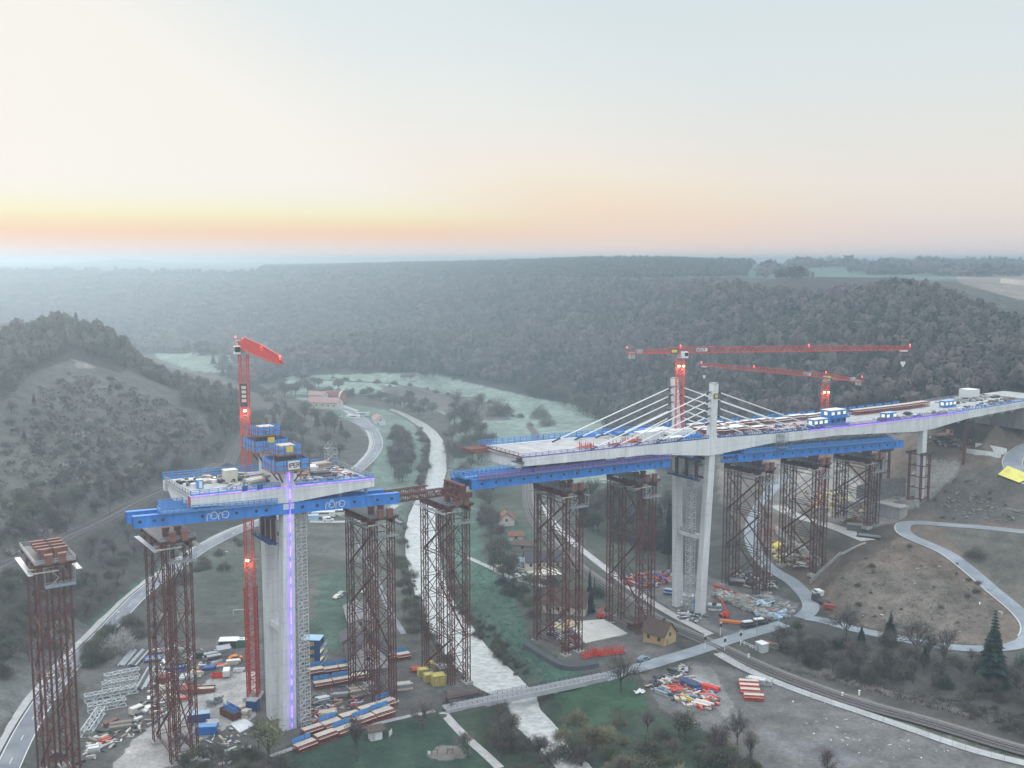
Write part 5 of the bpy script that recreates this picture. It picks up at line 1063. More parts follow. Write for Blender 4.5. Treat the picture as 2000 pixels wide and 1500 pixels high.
EX = [(300, 1290, .2, [BLUE, BLUED, PLY], 5, 5, "blue formwork beams stacked left of the second tower's rear legs"), (322, 1330, .4, [REDD, RUSTL], 5, 5, "dull red trusses stacked between the second tower's left legs"), (336, 1352, .25, [PLY, PLANK], 6, 5, "pale boards lying under the middle of the second tower"), (362, 1330, .3, [GREYM, ZINC], 6, 5, "zinc scaffold tubes stacked right under the second tower"), (385, 1318, .2, [REDL, PLY], 4, 4.5, "red crates with boards right of the second tower"), (408, 1312, .3, [BLUED, GREYM], 4, 4, "blue grey panels just behind the small red skip"), (420, 1296, .9, [ZINC, GREYM], 5, 4, "upright zinc frames piled before the white shed"), (395, 1282, .3, [DARK, BLACK], 5, 4, "black hoses and drums heaped left of the scaffold frames"), (455, 1296, .3, [PLY, WHITE], 4, 4.5, "white boards piled by the orange dumper"), (465, 1312, .1, [CONC], 2, 3.4, "two pale concrete barriers near the white van"), (632, 1370, .5, [ZINC, GREYM, DARK], 6, 4, "grey machine parts left of the third tower between the red rows"), (664, 1362, .2, [DARK, GREYM], 5, 5, "dark anchor plates stacked between the red rows"), (700, 1356, .4, [PLANK, PLY], 6, 5, "plank stack in front of the third tower's left legs"), (790, 1345, .3, [PLY, GREYM], 4, 5, "pale planks on the bare ground right of the third tower"), (640, 1396, .35, [REDD, PLY], 5, 5, "red beams at the back of the lower table rows"), (208, 1450, .8, [REDL, DARK], 4, 3, "small red tool rack beside the far left tower's feet"), (182, 1470, .4, [WHITE, GREYM], 4, 3, "white site bags near the far left tower"), (415, 1420, .2, [GREYM, PLY], 4, 3.4, "grey scaffold boards right of the bright blue roofed container"), (1085, 1238, .4, [DARK, GREYM], 4, 4, "dark steel parts under the right bank tower"), (1118, 1245, .2, [BLUED, REDD], 4, 4, "blue and red props under the right bank tower"), (1240, 1225, .5, [DARK, RUST], 4, 5, "dark beams at the railway tower's foot behind the ochre house"), (1340, 1170, -.4, [PLY, WHITE], 6, 6, "pale boards lying left of the cable bridge's rear leg"), (1310, 1160, -.4, [BLUED, WHITE, GREYM], 5, 5, "blue white sacks heaped by the railway path"), (1395, 1190, -.3, [WHITE, GREYM], 5, 5, "white boards lying behind the red boom lift"), (1440, 1140, -.2, [GREYM, DARK], 6, 6, "grey pipes lying at the left foot of the tall legs tower"), (1545, 1092, .2, [PLY, GREYM], 5, 6, "pale timber on the ground beside the lower slope tower"), (1572, 1106, -.2, [WHITE, GREYM], 4, 5, "white panels lying just left of the lower slope tower's feet"), (1590, 990, .3, [REDD, RUSTL], 5, 6, "red brown steel on the terrace between the two last towers"), (1650, 992, -.2, [BLUED, GREYM], 4, 5, "blue grey panels on the terrace behind the last tower"), (1740, 985, .2, [RUSTL, PLY], 4, 5, "brown shuttering between the concrete foundation and the pier")]
for x, y, a, ms, n_, L_, l in EX: bundle(l, G(x, y), a, n_, L_, .3, ms, rows_=random.choice((2, 3)))
# --- heaps of mixed material: countless small pieces
def clutter(name, label_mats, poly, n, smin, smax, zmul=.5, long=1.0):
    ms, bx = label_mats, [p[0] for p in poly]; by = [p[1] for p in poly]; mb = MB(); k = 0; r = random.Random(len(poly)*7+n)
    while k < n:
        x, y = r.uniform(min(bx), max(bx)), r.uniform(min(by), max(by))
        if not pip(np.array([x]), np.array([y]), poly)[0]: continue
        p = G(x, y); s = r.uniform(smin, smax); a = r.uniform(0, 3.14); l = s*(1+long*r.random()*2.5)
        mb.box(p+V(0, 0, s*zmul*.45+r.random()*s*.3), (l, s*r.uniform(.4, 1), s*zmul*r.uniform(.5, 1.4)), (math.cos(a), math.sin(a), r.uniform(-.25, .25)), mi=r.randrange(len(ms))); k += 1
    return tag(mb.build(name, ms), kind="stuff")
MIX = [GREYM, PLY, DARK, PLANK, WHITE, RUSTL, BLUED]
clutter("building_debris", [GREYM, PLANK, PLY, DARK, WHITE], [(190, 1430), (270, 1400), (300, 1330), (330, 1260), (410, 1270), (420, 1300), (330, 1400), (260, 1440), (150, 1500)], 300, .3, 1.2)
clutter("building_debris", [GREYM, DARK, PLANK, REDD], [(610, 1360), (690, 1340), (750, 1340), (700, 1380), (620, 1420), (600, 1400)], 210, .3, 1.3); clutter("building_debris", [WHITE, GREYM, PLY], [(390, 1440), (470, 1420), (520, 1440), (500, 1490), (380, 1500)], 60, .4, 1.0)
clutter("building_debris", [GREYM, DARK, PLY, BLACK], [(1258, 1340), (1340, 1300), (1345, 1312), (1300, 1345), (1280, 1352)], 160, .4, 1.3); clutter("building_debris", [GREYM, PLY, REDD, DARK, BLUED, GREYM, PLANK, RUSTL, REDL], [(1300, 1350), (1345, 1318), (1400, 1350), (1408, 1370), (1385, 1386), (1340, 1380), (1310, 1365)], 260, .4, 1.4)
clutter("pale_litter", [WHITE, PLY], [(1520, 1340), (1620, 1372), (1760, 1430), (1900, 1480), (1700, 1490), (1560, 1420)], 40, .15, .42, .25); clutter("pale_litter", [WHITE, STONE], [(1640, 1180), (1760, 1080), (1900, 1130), (1960, 1200), (1850, 1250), (1700, 1230)], 50, .2, .5, .3); clutter("pale_stones", [STONE, STONE, PLANK], [(1830, 985), (1870, 960), (2000, 1000), (2000, 1025), (1860, 1010)], 110, .3, .8, .6)
clutter("rubble_heap", [STONE, STONE, STONE, STONE, CONCD, TARP], [(1485, 1200), (1530, 1180), (1550, 1195), (1530, 1210), (1490, 1212)], 150, .5, 1.5, .7); clutter("rubble_heap", [STONE, STONE, CONCD, PLANK], [(1400, 1155), (1440, 1168), (1500, 1192), (1490, 1205), (1440, 1185), (1400, 1168)], 170, .6, 1.7, .8)
clutter("building_debris", [REDL, REDD, RUSTL, GREYM, PLANK, BLUED, REDD], [(1215, 1128), (1320, 1118), (1325, 1140), (1260, 1150), (1225, 1146)], 190, .5, 1.6, .8); clutter("building_debris", [GREYM, PLANK, DARK, PLY], [(1420, 1120), (1500, 1110), (1520, 1150), (1450, 1150)], 90, .4, 1.3); clutter("building_debris", [GREYM, PLANK, REDD, PLY, YEL], [(1500, 1060), (1550, 1040), (1600, 1100), (1560, 1110), (1520, 1100)], 120, .5, 1.5); clutter("building_debris", [RUSTL, GREYM, PLANK, PLY, YEL], [(1560, 960), (1640, 955), (1700, 1000), (1650, 1020), (1580, 1000)], 130, .5, 1.7); clutter("building_debris", [RUST, GREYM, PLANK, PLY, DARK], [(1800, 850), (1900, 862), (1890, 880), (1810, 868)], 110, .5, 1.5)
clutter("building_debris", [GREYM, PLANK, DARK, PLY], [(1060, 1230), (1100, 1215), (1140, 1260), (1110, 1275)], 70, .4, 1.2); clutter("building_debris", [PLANK, GREYM, PLY, WHITE], [(965, 1105), (1000, 1100), (1080, 1130), (1020, 1135)], 60, .4, 1.2); clutter("building_debris", [GREYM, WHITE, DARK], [(1330, 1190), (1380, 1205), (1360, 1220), (1320, 1205)], 50, .4, 1.1)
# red props and lifts on the right bank
for k, (x, y, l, a) in enumerate(((1150, 1282, "left heap of red steel props behind the bare tree by the footbridge", .2), (1178, 1279, "middle heap of red steel props behind the bare tree by the footbridge", .5), (1205, 1276, "right heap of red steel props behind the bare tree by the footbridge", .1))):
    c = thing("prop_stack", l, "props", G(x, y), a); mb = MB()
    for j in range(22): x_, y_ = random.uniform(-2.4, 2.4), random.uniform(-1.5, 1.5); mb.beam((x_, y_, .1), (x_+random.uniform(-.5, .5), y_+random.uniform(-.5, .5), random.uniform(1.5, 3)), .18)
    for j in range(8): mb.box((0, -1.4+j*.4, .3+random.random()*.5), (5, .2, .25), (1, random.uniform(-.3, .3), 0))
    mb.build("props", REDL, c)
def boomlift(label, p, rz, col, reach=5.0, up=4.0):
    c = thing("boom_lift", label, "boom lift", p, rz); mb = MB(); mb.box((0, 0, .75), (3.2, 2.0, .6)); mb.box((-.6, 0, 1.5), (1.8, 1.5, .9)); mb.build("chassis", col, c); mb = MB(); mb.beam((-1.2, 0, 1.8), (reach*.4, 0, up), .42); mb.beam((reach*.4, 0, up), (reach, 0, up*.75), .34); mb.build("boom", col, c)
    for x in (-1.1, 1.1):
        for y in (-.95, .95): mb = MB(); mb.tube((x, y-.16, .5), (x, y+.16, .5), .5, n=10); mb.build("wheel", BLACK, c)
    mb = MB(); mb.box((reach, 0, up*.6), (.9, 1.5, 1.0)); mb.build("basket", DARK, c); return c
boomlift("red boom lift parked before the cable bridge's near leg", G(1415, 1205), 2.3, REDL, 4.5, 6); boomlift("small red lift at the back edge of the pale concrete pad", G(1176, 1207), .5, REDL, 1.8, 4.2)
bundle("long yellow crane boom section lying before the red boom lift", G(1436, 1217), -.35, 2, 11, .4, [YEL, ORNG], rows_=1, name="boom_section", cat="boom section"); 
for x, y, l in ((1462, 1224, "left black and white trailer on the dark gravel by the crossing road"), (1484, 1219, "right black and white trailer on the dark gravel by the crossing road")):
    c = thing("flat_trailer", l, "trailer", G(x, y), .3); mb = MB(); mb.box((0, 0, 1.0), (5.5, 2.3, .3)); mb.box((0, 0, 1.5), (4.8, .5, .7)); mb.build("bed", DARK, c); mb = MB(); mb.box((-.5, 0, 2.0), (3.5, 1.6, .35)); mb.build("load", WHITE, c)
    for x_ in (-1.8, -.6, .9, 2.0):
        for y_ in (-1, 1): mb = MB(); mb.tube((x_, y_*1.0, .45), (x_, y_*1.3, .45), .45, n=10); mb.build("wheel", BLACK, c)
c = thing("leg_formwork", "blue formwork panels stacked at the left side of the near cable bridge leg", "formwork", G(1362, 1196), BRZ); mb = MB()
for k in range(4): mb.box((-.6+k*.45, 0, 2.4-k*.35), (.2, 2.4, 4.8-k*.7))
mb.build("panel", BLUE, c); mb = MB()
for k in range(4): mb.beam((-1.6, -1.2, k*1.2+.3), (.9, -1.2, k*1.2+.8), .14)
mb.build("strut", BLUE, c)
c = thing("tarp_sheet", "light blue tarpaulin spread on the rubble heap", "tarpaulin", G(1492, 1182), .4); mb = MB(); r = random.Random(3); NX, NY = 12, 6
mb.add([((i-NX/2)*.8, (j-NY/2)*.8, 1.2+.5*math.sin(i*.9)*math.cos(j*.8)+r.random()*.3) for j in range(NY) for i in range(NX)], [(j*NX+i, j*NX+i+1, (j+1)*NX+i+1, (j+1)*NX+i) for j in range(NY-1) for i in range(NX-1)]); mb.build("sheet", TARP, c)
clutter("rubble_heap", [STONE, STONE, CONCD], [(1470, 1178), (1500, 1168), (1520, 1185), (1490, 1195)], 60, .8, 1.8, .8)
c = thing("red_barrier_fence", "red mesh barrier along the top of the rubble heap", "barrier", G(1440, 1165), 0); c["_w"] = 1; mb = MB(); pp = [G(*q)+V(0, 0, .6) for q in ((1392, 1146), (1420, 1156), (1450, 1168), (1480, 1184), (1512, 1200))]
for a, b in zip(pp[:-1], pp[1:]): mb.beam(a, b, .2, 1.1)
mb.build("mesh_panel", REDL, c); mb = MB()
for p in pp: mb.beam(p-Z3*.8, p+Z3*.8, .12)
mb.build("post", DARK, c)
slab(None, [(1080, 1228), (1110, 1212), (1130, 1222), (1100, 1236)], SAND, .8, "sand_heap", None, "stuff")
# right storage yard
for k, (x, y, l) in enumerate(((1462, 1338, "rearmost of four red cradle forms in the dark gravel yard"), (1463, 1346, "second from back of four red cradle forms in the dark gravel yard"), (1465, 1355, "third from back of four red cradle forms in the dark gravel yard"), (1472, 1366, "frontmost, flattest of four red cradle forms in the dark gravel yard"))):
    c = form_table(l, G(x, y), -.15, 5.6, 2.4, 1.5, screen=False, group="red cradle forms in the dark gravel yard", frame=REDL)
c = thing("steel_rack", "pale steel rack with stub posts behind the red cradle forms", "rack", G(1487, 1336), -.4); mb = MB()
for y in (-1.2, 0, 1.2): mb.beam((-3.4, y, .4), (3.4, y, .4), .22)
for x in (-3, -1, 1, 3): mb.beam((x, -1.4, .65), (x, 1.4, .65), .2); mb.beam((x, 0, .6), (x, 0, 1.5), .16)
mb.build("frame", GREYM, c); bundle("pale planks lying just behind the steel rack", G(1478, 1326), -.5, 5, 6, .2, [PLY, WHITE], rows_=1, name="plank_stack", cat="planks")
for k, (x, y, a, m_, n_, L, l) in enumerate(((1322, 1352, .3, [REDL, REDD], 5, 4, "cluster of bright red frames at the left of the dark yard"), (1365, 1333, -.9, [PLY, GREYM], 6, 8, "long pale timber boards at the back of the dark yard"), (1345, 1337, -.9, [GREYM, DARK, BLUED], 6, 8, "grey steel profiles beside the long pale boards"), (1388, 1345, -.7, [REDL, GREYM], 5, 6, "red steel beams at the right edge of the heap in the dark yard"), (1372, 1378, -.6, [PLY, PLY, WHITE], 6, 6, "fan of pale boards at the front of the dark yard"), (1345, 1368, -.9, [YEL, PLY], 2, 6, "orange yellow boom part among the pale boards"), (1305, 1350, -.8, [PLY, GREYM], 3, 5, "short grey boards at the dark yard's left edge"), (1293, 1356, -.8, [GREYM, BLUED], 4, 5, "blue grey pipes at the dark yard's left edge"), (1382, 1362, -.5, [GREYM, REDL], 5, 4, "red and grey anchor parts stacked near the fan of boards"))):
    bundle(l, G(x, y), a, n_, L, .26, m_, rows_=2)
c = thing("crumpled_sheet", "crumpled white sheet beside the bush at the dark yard's left corner", "sheet", G(1249, 1354), .2); mb = MB(); r = random.Random(8)
mb.add([((i-3)*.5+r.uniform(-.2, .2), (j-2)*.5+r.uniform(-.2, .2), .2+r.random()*1.0) for j in range(5) for i in range(7)], [(j*7+i, j*7+i+1, (j+1)*7+i+1, (j+1)*7+i) for j in range(4) for i in range(6)]); mb.build("sheet", WHITE, c)
vehicle("white van by the lower slope road beneath the hillside", G(1597, 1162), 1.9, WHITE); vehicle("dark pickup truck parked in front of the white van on the slope road", G(1603, 1178), 2.0, DARK, "truck"); vehicle("red and white tank truck under the right end of the deck", G(1846, 852), .4, M("faded_red_tank", (.55, .16, .15), (.62, .5, .48), .6, .5), "truck"); vehicle("car parked by the ochre house at the road edge", G(1257, 1290), .6, M("blue_grey_car_paint", (.25, .32, .38), (.2, .26, .32), 1, .35), "car")
bundle("red mesh rolls beside the slope road behind the bare tree", G(1622, 1188), -.5, 4, 5, .35, [REDD, RUSTL], rows_=2, name="mesh_roll_stack", cat="mesh rolls"); container("dark green hut on the terrace below the shortest tower", G(1672, 1036), -.35, 7, 3, 2.6, M("dull_green_paint", (.10, .15, .13), (.08, .12, .10), .8, .7), PLANK); bundle("black steel beams on the terrace edge right of the green hut", G(1697, 1050), -.5, 4, 9, .35, [BLACK, GREYM, DARK], rows_=2)
bundle("yellow pads stacked on the terrace by the concrete foundation", G(1765, 993), .3, 3, 2.6, .4, [YEL], rows_=2, name="pad_stack", cat="pads"); bundle("yellow timber stack on the terrace behind the tall towers", G(1628, 985), .3, 4, 4, .35, [YEL, SAND], rows_=2, name="timber_stack", cat="timber"); c = thing("red_trestle", "low red steel trestle beside the valley road under the towers", "trestle", G(1500, 1050), .6); mb = MB()
for x in (-3, 0, 3):
    for y in (-1.5, 1.5): mb.beam((x, y, 0), (x*.9, y*.8, 3.2), .3)
for y in (-1.2, 1.2): mb.beam((-3.4, y, 3.2), (3.4, y, 3.2), .4)
mb.build("frame", REDD, c); slab("yellow sheet over materials beside the valley road", [(1508, 1068), (1520, 1062), (1530, 1068), (1518, 1074)], YEL, 1.2, "covered_pile", "pile")
# walls, fences and banner on the right slope
def wall_line(label, pts, h, mat, name="stone_wall", cat="wall", t=.8, kindpart="wall_body"):
    c = thing(name, label, cat, G(*pts[0])); c["_w"] = 1; mb = MB(); pp = [G(*q) for q in pts]; pp = [np.array(q) for q in catmull(np.array(pp), 3)]; d = np.gradient(np.array(pp)[:, :2], axis=0); d /= np.linalg.norm(d, axis=1)[:, None]; mb.loft([[p+V(-dd[1], dd[0], 0)*t/2-Z3*1.2, p-V(-dd[1], dd[0], 0)*t/2-Z3*1.2, p-V(-dd[1], dd[0], 0)*t*.35+Z3*h, p+V(-dd[1], dd[0], 0)*t*.35+Z3*h] for p, dd in zip(pp, d)]); mb.build(kindpart, mat, c); return c
wall_line("grey gabion wall running down the slope below the second tall tower pair", [(1582, 1140), (1600, 1122), (1622, 1102), (1642, 1084)], 1.3, STONE); wall_line("pale gabion wall climbing from the road bend up to the hillside pier", [(1787, 992), (1800, 980), (1835, 955), (1862, 935), (1873, 917)], 1.2, STONE); wall_line("thin pale kerb wall bordering the terrace above the brown slope", [(1642, 1084), (1662, 1074), (1690, 1062)], .7, CONCD); wall_line("front concrete wall lying beside the loop road", [(1888, 884), (1925, 889), (1954, 892)], 1.8, CONC, "concrete_wall"); wall_line("rear concrete wall lying beside the loop road", [(1905, 873), (1940, 879), (1965, 884)], 1.9, CONC, "concrete_wall")
wall_line("stained concrete retaining wall beside the valley road", [(1515, 1040), (1540, 1062), (1570, 1085), (1602, 1105)], 3.0, CONCD, "retaining_wall")
c = thing("yellow_banner", "big yellow banner with two dark text lines lying on the right slope", "banner", G(1975, 930)); c["_w"] = 1; q = [G(1949, 930), G(1990, 946), G(2018, 934), G(1968, 913)]; q = [p+V(0, 0, .8) for p in q]; nrm = np.cross(q[1]-q[0], q[3]-q[0]); nrm /= np.linalg.norm(nrm); nrm = nrm if nrm[2] > 0 else -nrm; mb = MB()
mb.add([p-nrm*.15 for p in q]+[p+nrm*.05 for p in q], [(4, 5, 6, 7), (3, 2, 1, 0), (0, 1, 5, 4), (1, 2, 6, 5), (2, 3, 7, 6), (3, 0, 4, 7)]); mb.build("banner_sheet", M("banner_yellow", (.78, .72, .16), (.70, .64, .14), .4, .7), c); mb = MB()
for f0 in (.38, .55): 
    for a in np.arange(.16, .86, .075): p = q[3]+(q[2]-q[3])*a; r_ = q[0]+(q[1]-q[0])*a; m_ = p+(r_-p)*f0+nrm*.08; d_ = (q[2]-q[3])/np.linalg.norm(q[2]-q[3]); mb.box(m_, (np.linalg.norm(q[2]-q[3])*.055, .35, .04), d_, ez=nrm, ey=np.cross(nrm, d_))
mb.build("text_line", M("faded_banner_ink", (.45, .42, .15), None, 1, .7), c)
wall_line("pale shotcrete cut face on the terrace behind the shortest tower", [(1672, 985), (1700, 976), (1735, 970), (1768, 968)], 8, STONE, "cut_face_wall"); wall_line("dirty concrete footing wall below the hillside pier frames", [(1757, 985), (1775, 992), (1795, 990)], 3.0, CONCD, "footing_wall")
# --- things on the decks
def D(s, o): return P3(s, o, zd(s)+.02)
c = thing("portable_toilet", "blue and white portable toilet on the left deck", "portable toilet", D(-113.3, 9), BRZ); mb = MB(); mb.box((0, 0, 1.15), (1.5, 1.5, 2.3)); mb.build("cabin", BLUEL, c); mb = MB(); mb.box((0, 0, 2.36), (1.55, 1.55, .16)); mb.build("roof", WHITE, c); mb = MB(); mb.box((0, -.78, 1.1), (.8, .05, 1.8)); mb.build("door", WHITE, c)
c = thing("white_box", "pale square tank standing on the left deck", "tank", D(-103.5, 14), BRZ); mb = MB(); mb.box((0, 0, 1.6), (3.4, 2.6, 3.2)); mb.build("tank_body", CREAM, c); mb = MB(); mb.box((0, 0, 3.26), (3.6, 2.8, .14)); mb.build("lid", WHITE, c)
def deck_clutter(name, s0, s1, o0, o1, n, ms, a=.4, b=1.5):
    mb = MB(); r = random.Random(n+int(s0*3))
    for _ in range(n):
        s, o = r.uniform(s0, s1), r.uniform(o0, o1); q = r.uniform(a, b); an = r.uniform(0, 3.14)
        mb.box(D(s, o)+Z3*q*.28, (q*(1+1.5*r.random()), q*.7, q*.55), (math.cos(an), math.sin(an), 0), mi=r.randrange(len(ms)))
    return tag(mb.build(name, ms), kind="stuff")
deck_clutter("deck_debris", -116, -97, 13, 22, 110, [DARK, BLACK, PLANK, PLY, WHITE]); deck_clutter("deck_debris", -88, -70, 3, 22, 150, [PLY, PLANK, WHITE, DARK, GREYM, REDD]); deck_clutter("deck_debris", -110, -96, 3, 14, 30, [PLANK, PLY, GREYM], .3, .9); deck_clutter("deck_debris", 30, 60, 5, 24, 60, [PLY, WHITE, GREYM, DARK], .3, 1.2); deck_clutter("deck_debris", 62, 130, 3, 14, 130, [PLY, WHITE, REDD, BLUED, GREYM], .4, 1.4); deck_clutter("deck_debris", 160, 255, 2.5, 8, 150, [DARK, SAND, PLY, BLUED, WHITE], .4, 1.3); deck_clutter("deck_debris", 225, 262, 14, 24, 90, [DARK, DARK, BLACK, PLY, GREYM], .5, 1.7); deck_clutter("deck_debris", 240, 262, 3, 10, 40, [RUSTL, PLANK, DARK], .4, 1.4)
for k, (s, o, l, ms) in enumerate(((-97.5, 9.5, "leaning stack of dark shuttering boards before the near stub pylon", [DARK, DARK, PLANK]), (-99.5, 6.5, "pale boards stacked before the near stub pylon", [PLY, WHITE, GREYM]), (-80, 17, "pale planks piled in the middle of the left deck's right end", [PLY, WHITE]), (-74.5, 20, "timber heap at the far right corner of the left deck", [PLY, PLANK, REDD]), (-84.5, 20.5, "dark green gas bottles in a row on the left deck", [M("dark_green_paint", (.03, .09, .06), (.02, .06, .04), 1, .6), DARK]), (-80, 8, "long dark pipe stack along the left deck railing", [DARK, GREYM]))):
    bundle(l, D(s, o), BRZ+random.uniform(-.4, .4), 6, 5.5, .3, ms, rows_=3, name="board_stack", cat="boards")
for k, (s, o, l) in enumerate(((11, 5, "left bundle of orange red props standing on the cable bridge deck"), (33, 7.5, "orange red props standing before the stay cables on the deck"), (23.5, 4.5, "small set of red brown props near the deck railing"))):
    c = thing("prop_rack", l, "props", D(s, o), BRZ); mb = MB(); r = random.Random(k)
    for _ in range(20 if k < 2 else 9): x, y = r.uniform(-3.4, 3.4), r.uniform(-1.2, 1.2); mb.beam((x, y, 0), (x, y, r.uniform(1, 2.6)), .16)
    for y in (-1, 0, 1): mb.beam((-3.4, y, .7), (3.4, y, .7), .2)
    mb.build("props", M("orange_red_paint", (.62, .13, .06), (.50, .10, .05), .8, .5) if k < 2 else REDD, c)
for k, (s, o, L_, W_, h_, l, m_) in enumerate(((40.5, 9, 8, 4, 3, "white concrete box on the deck left of the near pylon", CONC), (49, 4, 6, 3, 1.2, "low white block on the deck beside the near railing", WHITE), (55, 19, 9, 5, 1.6, "white plinth under the deck crane's left side", WHITE), (250, 22, 7, 6, 4.2, "white block at the far right end of the bridge", WHITE))):
    c = thing("white_block", l, "block", D(s, o), BRZ); mb = MB(); mb.box((0, 0, h_/2), (L_, W_, h_)); mb.build("block_body", m_, c); mb = MB(); mb.box((0, 0, h_+.06), (L_+.2, W_+.2, .12)); mb.build("lid", WHITE, c)
for s, o, L_, W_, l in ((47, 23, 17, 4, "long blue tarpaulin roll along the far edge left of the deck crane"), (56.5, 5.5, 12, 2.8, "blue tarpaulin over materials just left of the near pylon"), (30, 24.5, 15, 2, "thin blue tarpaulin strip on the far edge of the deck")):
    c = thing("tarpaulin_pile", l, "tarpaulin", D(s, o), BRZ); mb = MB(); r = random.Random(int(s)); n = int(L_/1.2)
    mb.loft([[(x, -W_/2, .1), (x, W_/2, .1), (x, W_*.3, .8+r.random()*.7), (x, -W_*.3, .8+r.random()*.7)] for x in np.linspace(-L_/2, L_/2, n)]); mb.build("tarp_cover", BLUE, c)
k = 0
tabs = [(70, 8), (77.5, 8), (85, 8.5), (72, 14), (80, 14.5), (88, 15), (96, 9.5), (74, 20), (84, 20.5), (94, 20.5), (103, 21), (112, 21), (121, 21), (130, 21.5), (139, 21.5), (148, 21.5)]
for s, o in tabs:
    w_ = "front row" if o < 11 else "middle row" if o < 17 else "rear row by the blue screens"; i = [q for q in tabs if (q[1] < 11) == (o < 11) and (q[1] < 17) == (o < 17)].index((s, o)); nth = ["first", "second", "third", "fourth", "fifth", "sixth", "seventh", "eighth", "ninth"][i]
    form_table(f"{nth} red deck table in the {w_}, from the near pylon", D(s, o), BRZ+random.uniform(-.05, .05), 7.2, 4.6, random.uniform(1.5, 2.3), top=WHITE, screen=False, group="red formwork tables on the cable bridge deck")
for i, s in enumerate((168, 176.5, 185, 193.5, 202, 210.5)):
    form_table(f"{ordn[i]} brick red table in the long unbroken row at the deck's right end", D(s, 20.5), BRZ, 8.2, 4.2, 2.1, top=PLY, screen=False, group="red formwork tables on the cable bridge deck", frame=REDD)
scr = [66, 71.5, 82, 92, 100, 112, 120, 126, 132, 138, 144, 164, 170, 176, 182, 188, 194, 200]
for i, s in enumerate(scr):
    c = thing("edge_screen", "blue safety screen panel on the far deck edge behind the red tables", "safety screen", D(s, 25.2), BRZ, "blue safety screens on the far deck edge"); mb = MB(); mb.box((0, 0, 1.5), (4.9, .1, 2.2)); mb.build("panel", BLUEL, c); mb = MB()
    for x in (-2.3, 0, 2.3): mb.beam((x, -.12, 0), (x, -.12, 2.7), .14)
    mb.build("post", BLUED, c)
OFF = []
for lv, l in ((0, "ground floor"), (1, "upper floor")):
    c = container(f"{l} of the two storey blue site office on the deck, pale lit windows", D(136, 7.5)+Z3*2.9*lv, BRZ, 9, 5, 2.9, BLUE, WHITE if lv else BLUED, win=LITW if lv else GLASS, group="blue site office blocks on the deck", name="office_container")
    mb = MB(); mb.box((0, -3.2, .0), (10, 1.4, .12)); gl = mb.build("gallery", BLUED, c); railing("railing", [V(-5, -3.85, .06), V(5, -3.85, .06)], gl, BLUE, h=1.1, w=.1)
container("single storey blue office with a white roof left of the two storey office", D(125.5, 6.5), BRZ, 8, 3.4, 2.9, BLUE, WHITE, win=LITW, group="blue site office blocks on the deck", name="office_container"); container("small blue cabin with a pale yellow front at the deck's near edge", D(167, 5), BRZ, 6.5, 3, 2.8, BLUE, LBL, win=LITW, group="blue site office blocks on the deck", name="office_container"); container("blue and yellow cabin farthest right on the deck", D(219, 12.5), BRZ, 8, 3, 2.9, BLUE, LBL, win=LITW, group="blue site office blocks on the deck", name="office_container"); container("plain blue container behind the two storey office", D(153.5, 19), BRZ, 8, 3, 3.0, BLUE, BLUED, name="site_container")
vehicle("dark loader parked right of the small blue cabin", D(160.5, 3.2), BRZ, DARK, "car"); vehicle("black mini digger on the deck near the violet railing", D(183.5, 7.5), BRZ, BLACK, "car")
c = thing("hanging_scaffold", "grey scaffold cage hanging on the near deck edge right of the pylon", "scaffold", P3(97, -1, 55)); c["_w"] = 1; mb = MB()
for s in (95, 97, 99):
    for o in (-2.1, -.35): mb.beam(P3(s, o, zd(97)-5), P3(s, o, zd(97)+1.6), .12)
for dz in (-5, -3, -1, 1): 
    for o in (-2.1, -.35): mb.beam(P3(95, o, zd(97)+dz), P3(99, o, zd(97)+dz), .1)
mb.build("frame", GREYM, c); mb = MB()
for dz in (-5, -2.5, 0): mb.box(P3(97, -1.2, zd(97)+dz), (4.2, 1.6, .1), E3)
mb.build("platform", GREYM, c)
# person on the girder platform over the river
def person(label, p, rz):
    me = bpy.data.meshes.new("person"); v = [(0, 0, .95), (0, 0, 1.2), (0, 0, 1.42), (0, 0, 1.53), (0, .02, 1.68), (-.2, 0, 1.40), (-.27, .02, 1.12), (-.22, .18, .92), (.2, 0, 1.40), (.27, .02, 1.12), (.22, .18, .92), (-.1, 0, .9), (-.12, .05, .5), (-.13, 0, .08), (-.13, .12, .04), (.1, 0, .9), (.13, -.03, .5), (.15, -.08, .08), (.15, .05, .04)]
    e = [(0, 1), (1, 2), (2, 3), (3, 4), (2, 5), (5, 6), (6, 7), (2, 8), (8, 9), (9, 10), (0, 11), (11, 12), (12, 13), (13, 14), (0, 15), (15, 16), (16, 17), (17, 18)]
    me.from_pydata(v, e, []); o = bpy.data.objects.new("person", me); COL.objects.link(o); sk = o.modifiers.new("Skin", 'SKIN'); r = [.15, .14, .16, .06, .1, .07, .055, .045, .07, .055, .045, .1, .075, .05, .05, .1, .075, .05, .05]
    for i, q in enumerate(me.skin_vertices[0].data): q.radius = (r[i], r[i]*.85); q.use_root = (i == 0)
    o.modifiers.new("Sub", 'SUBSURF').levels = 1; me.materials.append(DARK); o.location = tuple(p); o.rotation_euler = (0, 0, rz); tag(o, label, "person")
    mb = MB(); mb.loft([[(q*math.cos(a), .02+q*math.sin(a), z) for a in np.linspace(0, 2*math.pi, 10, endpoint=False)] for z, q in ((1.68, .135), (1.74, .13), (1.80, .08), (1.82, .02))]); mb.build("helmet", WHITE, o); return o
person("person in dark work clothes and a white helmet on the walkway above the river", P3(-36, 4, float(np.interp(-36, *ZGR))+3.24), .5)
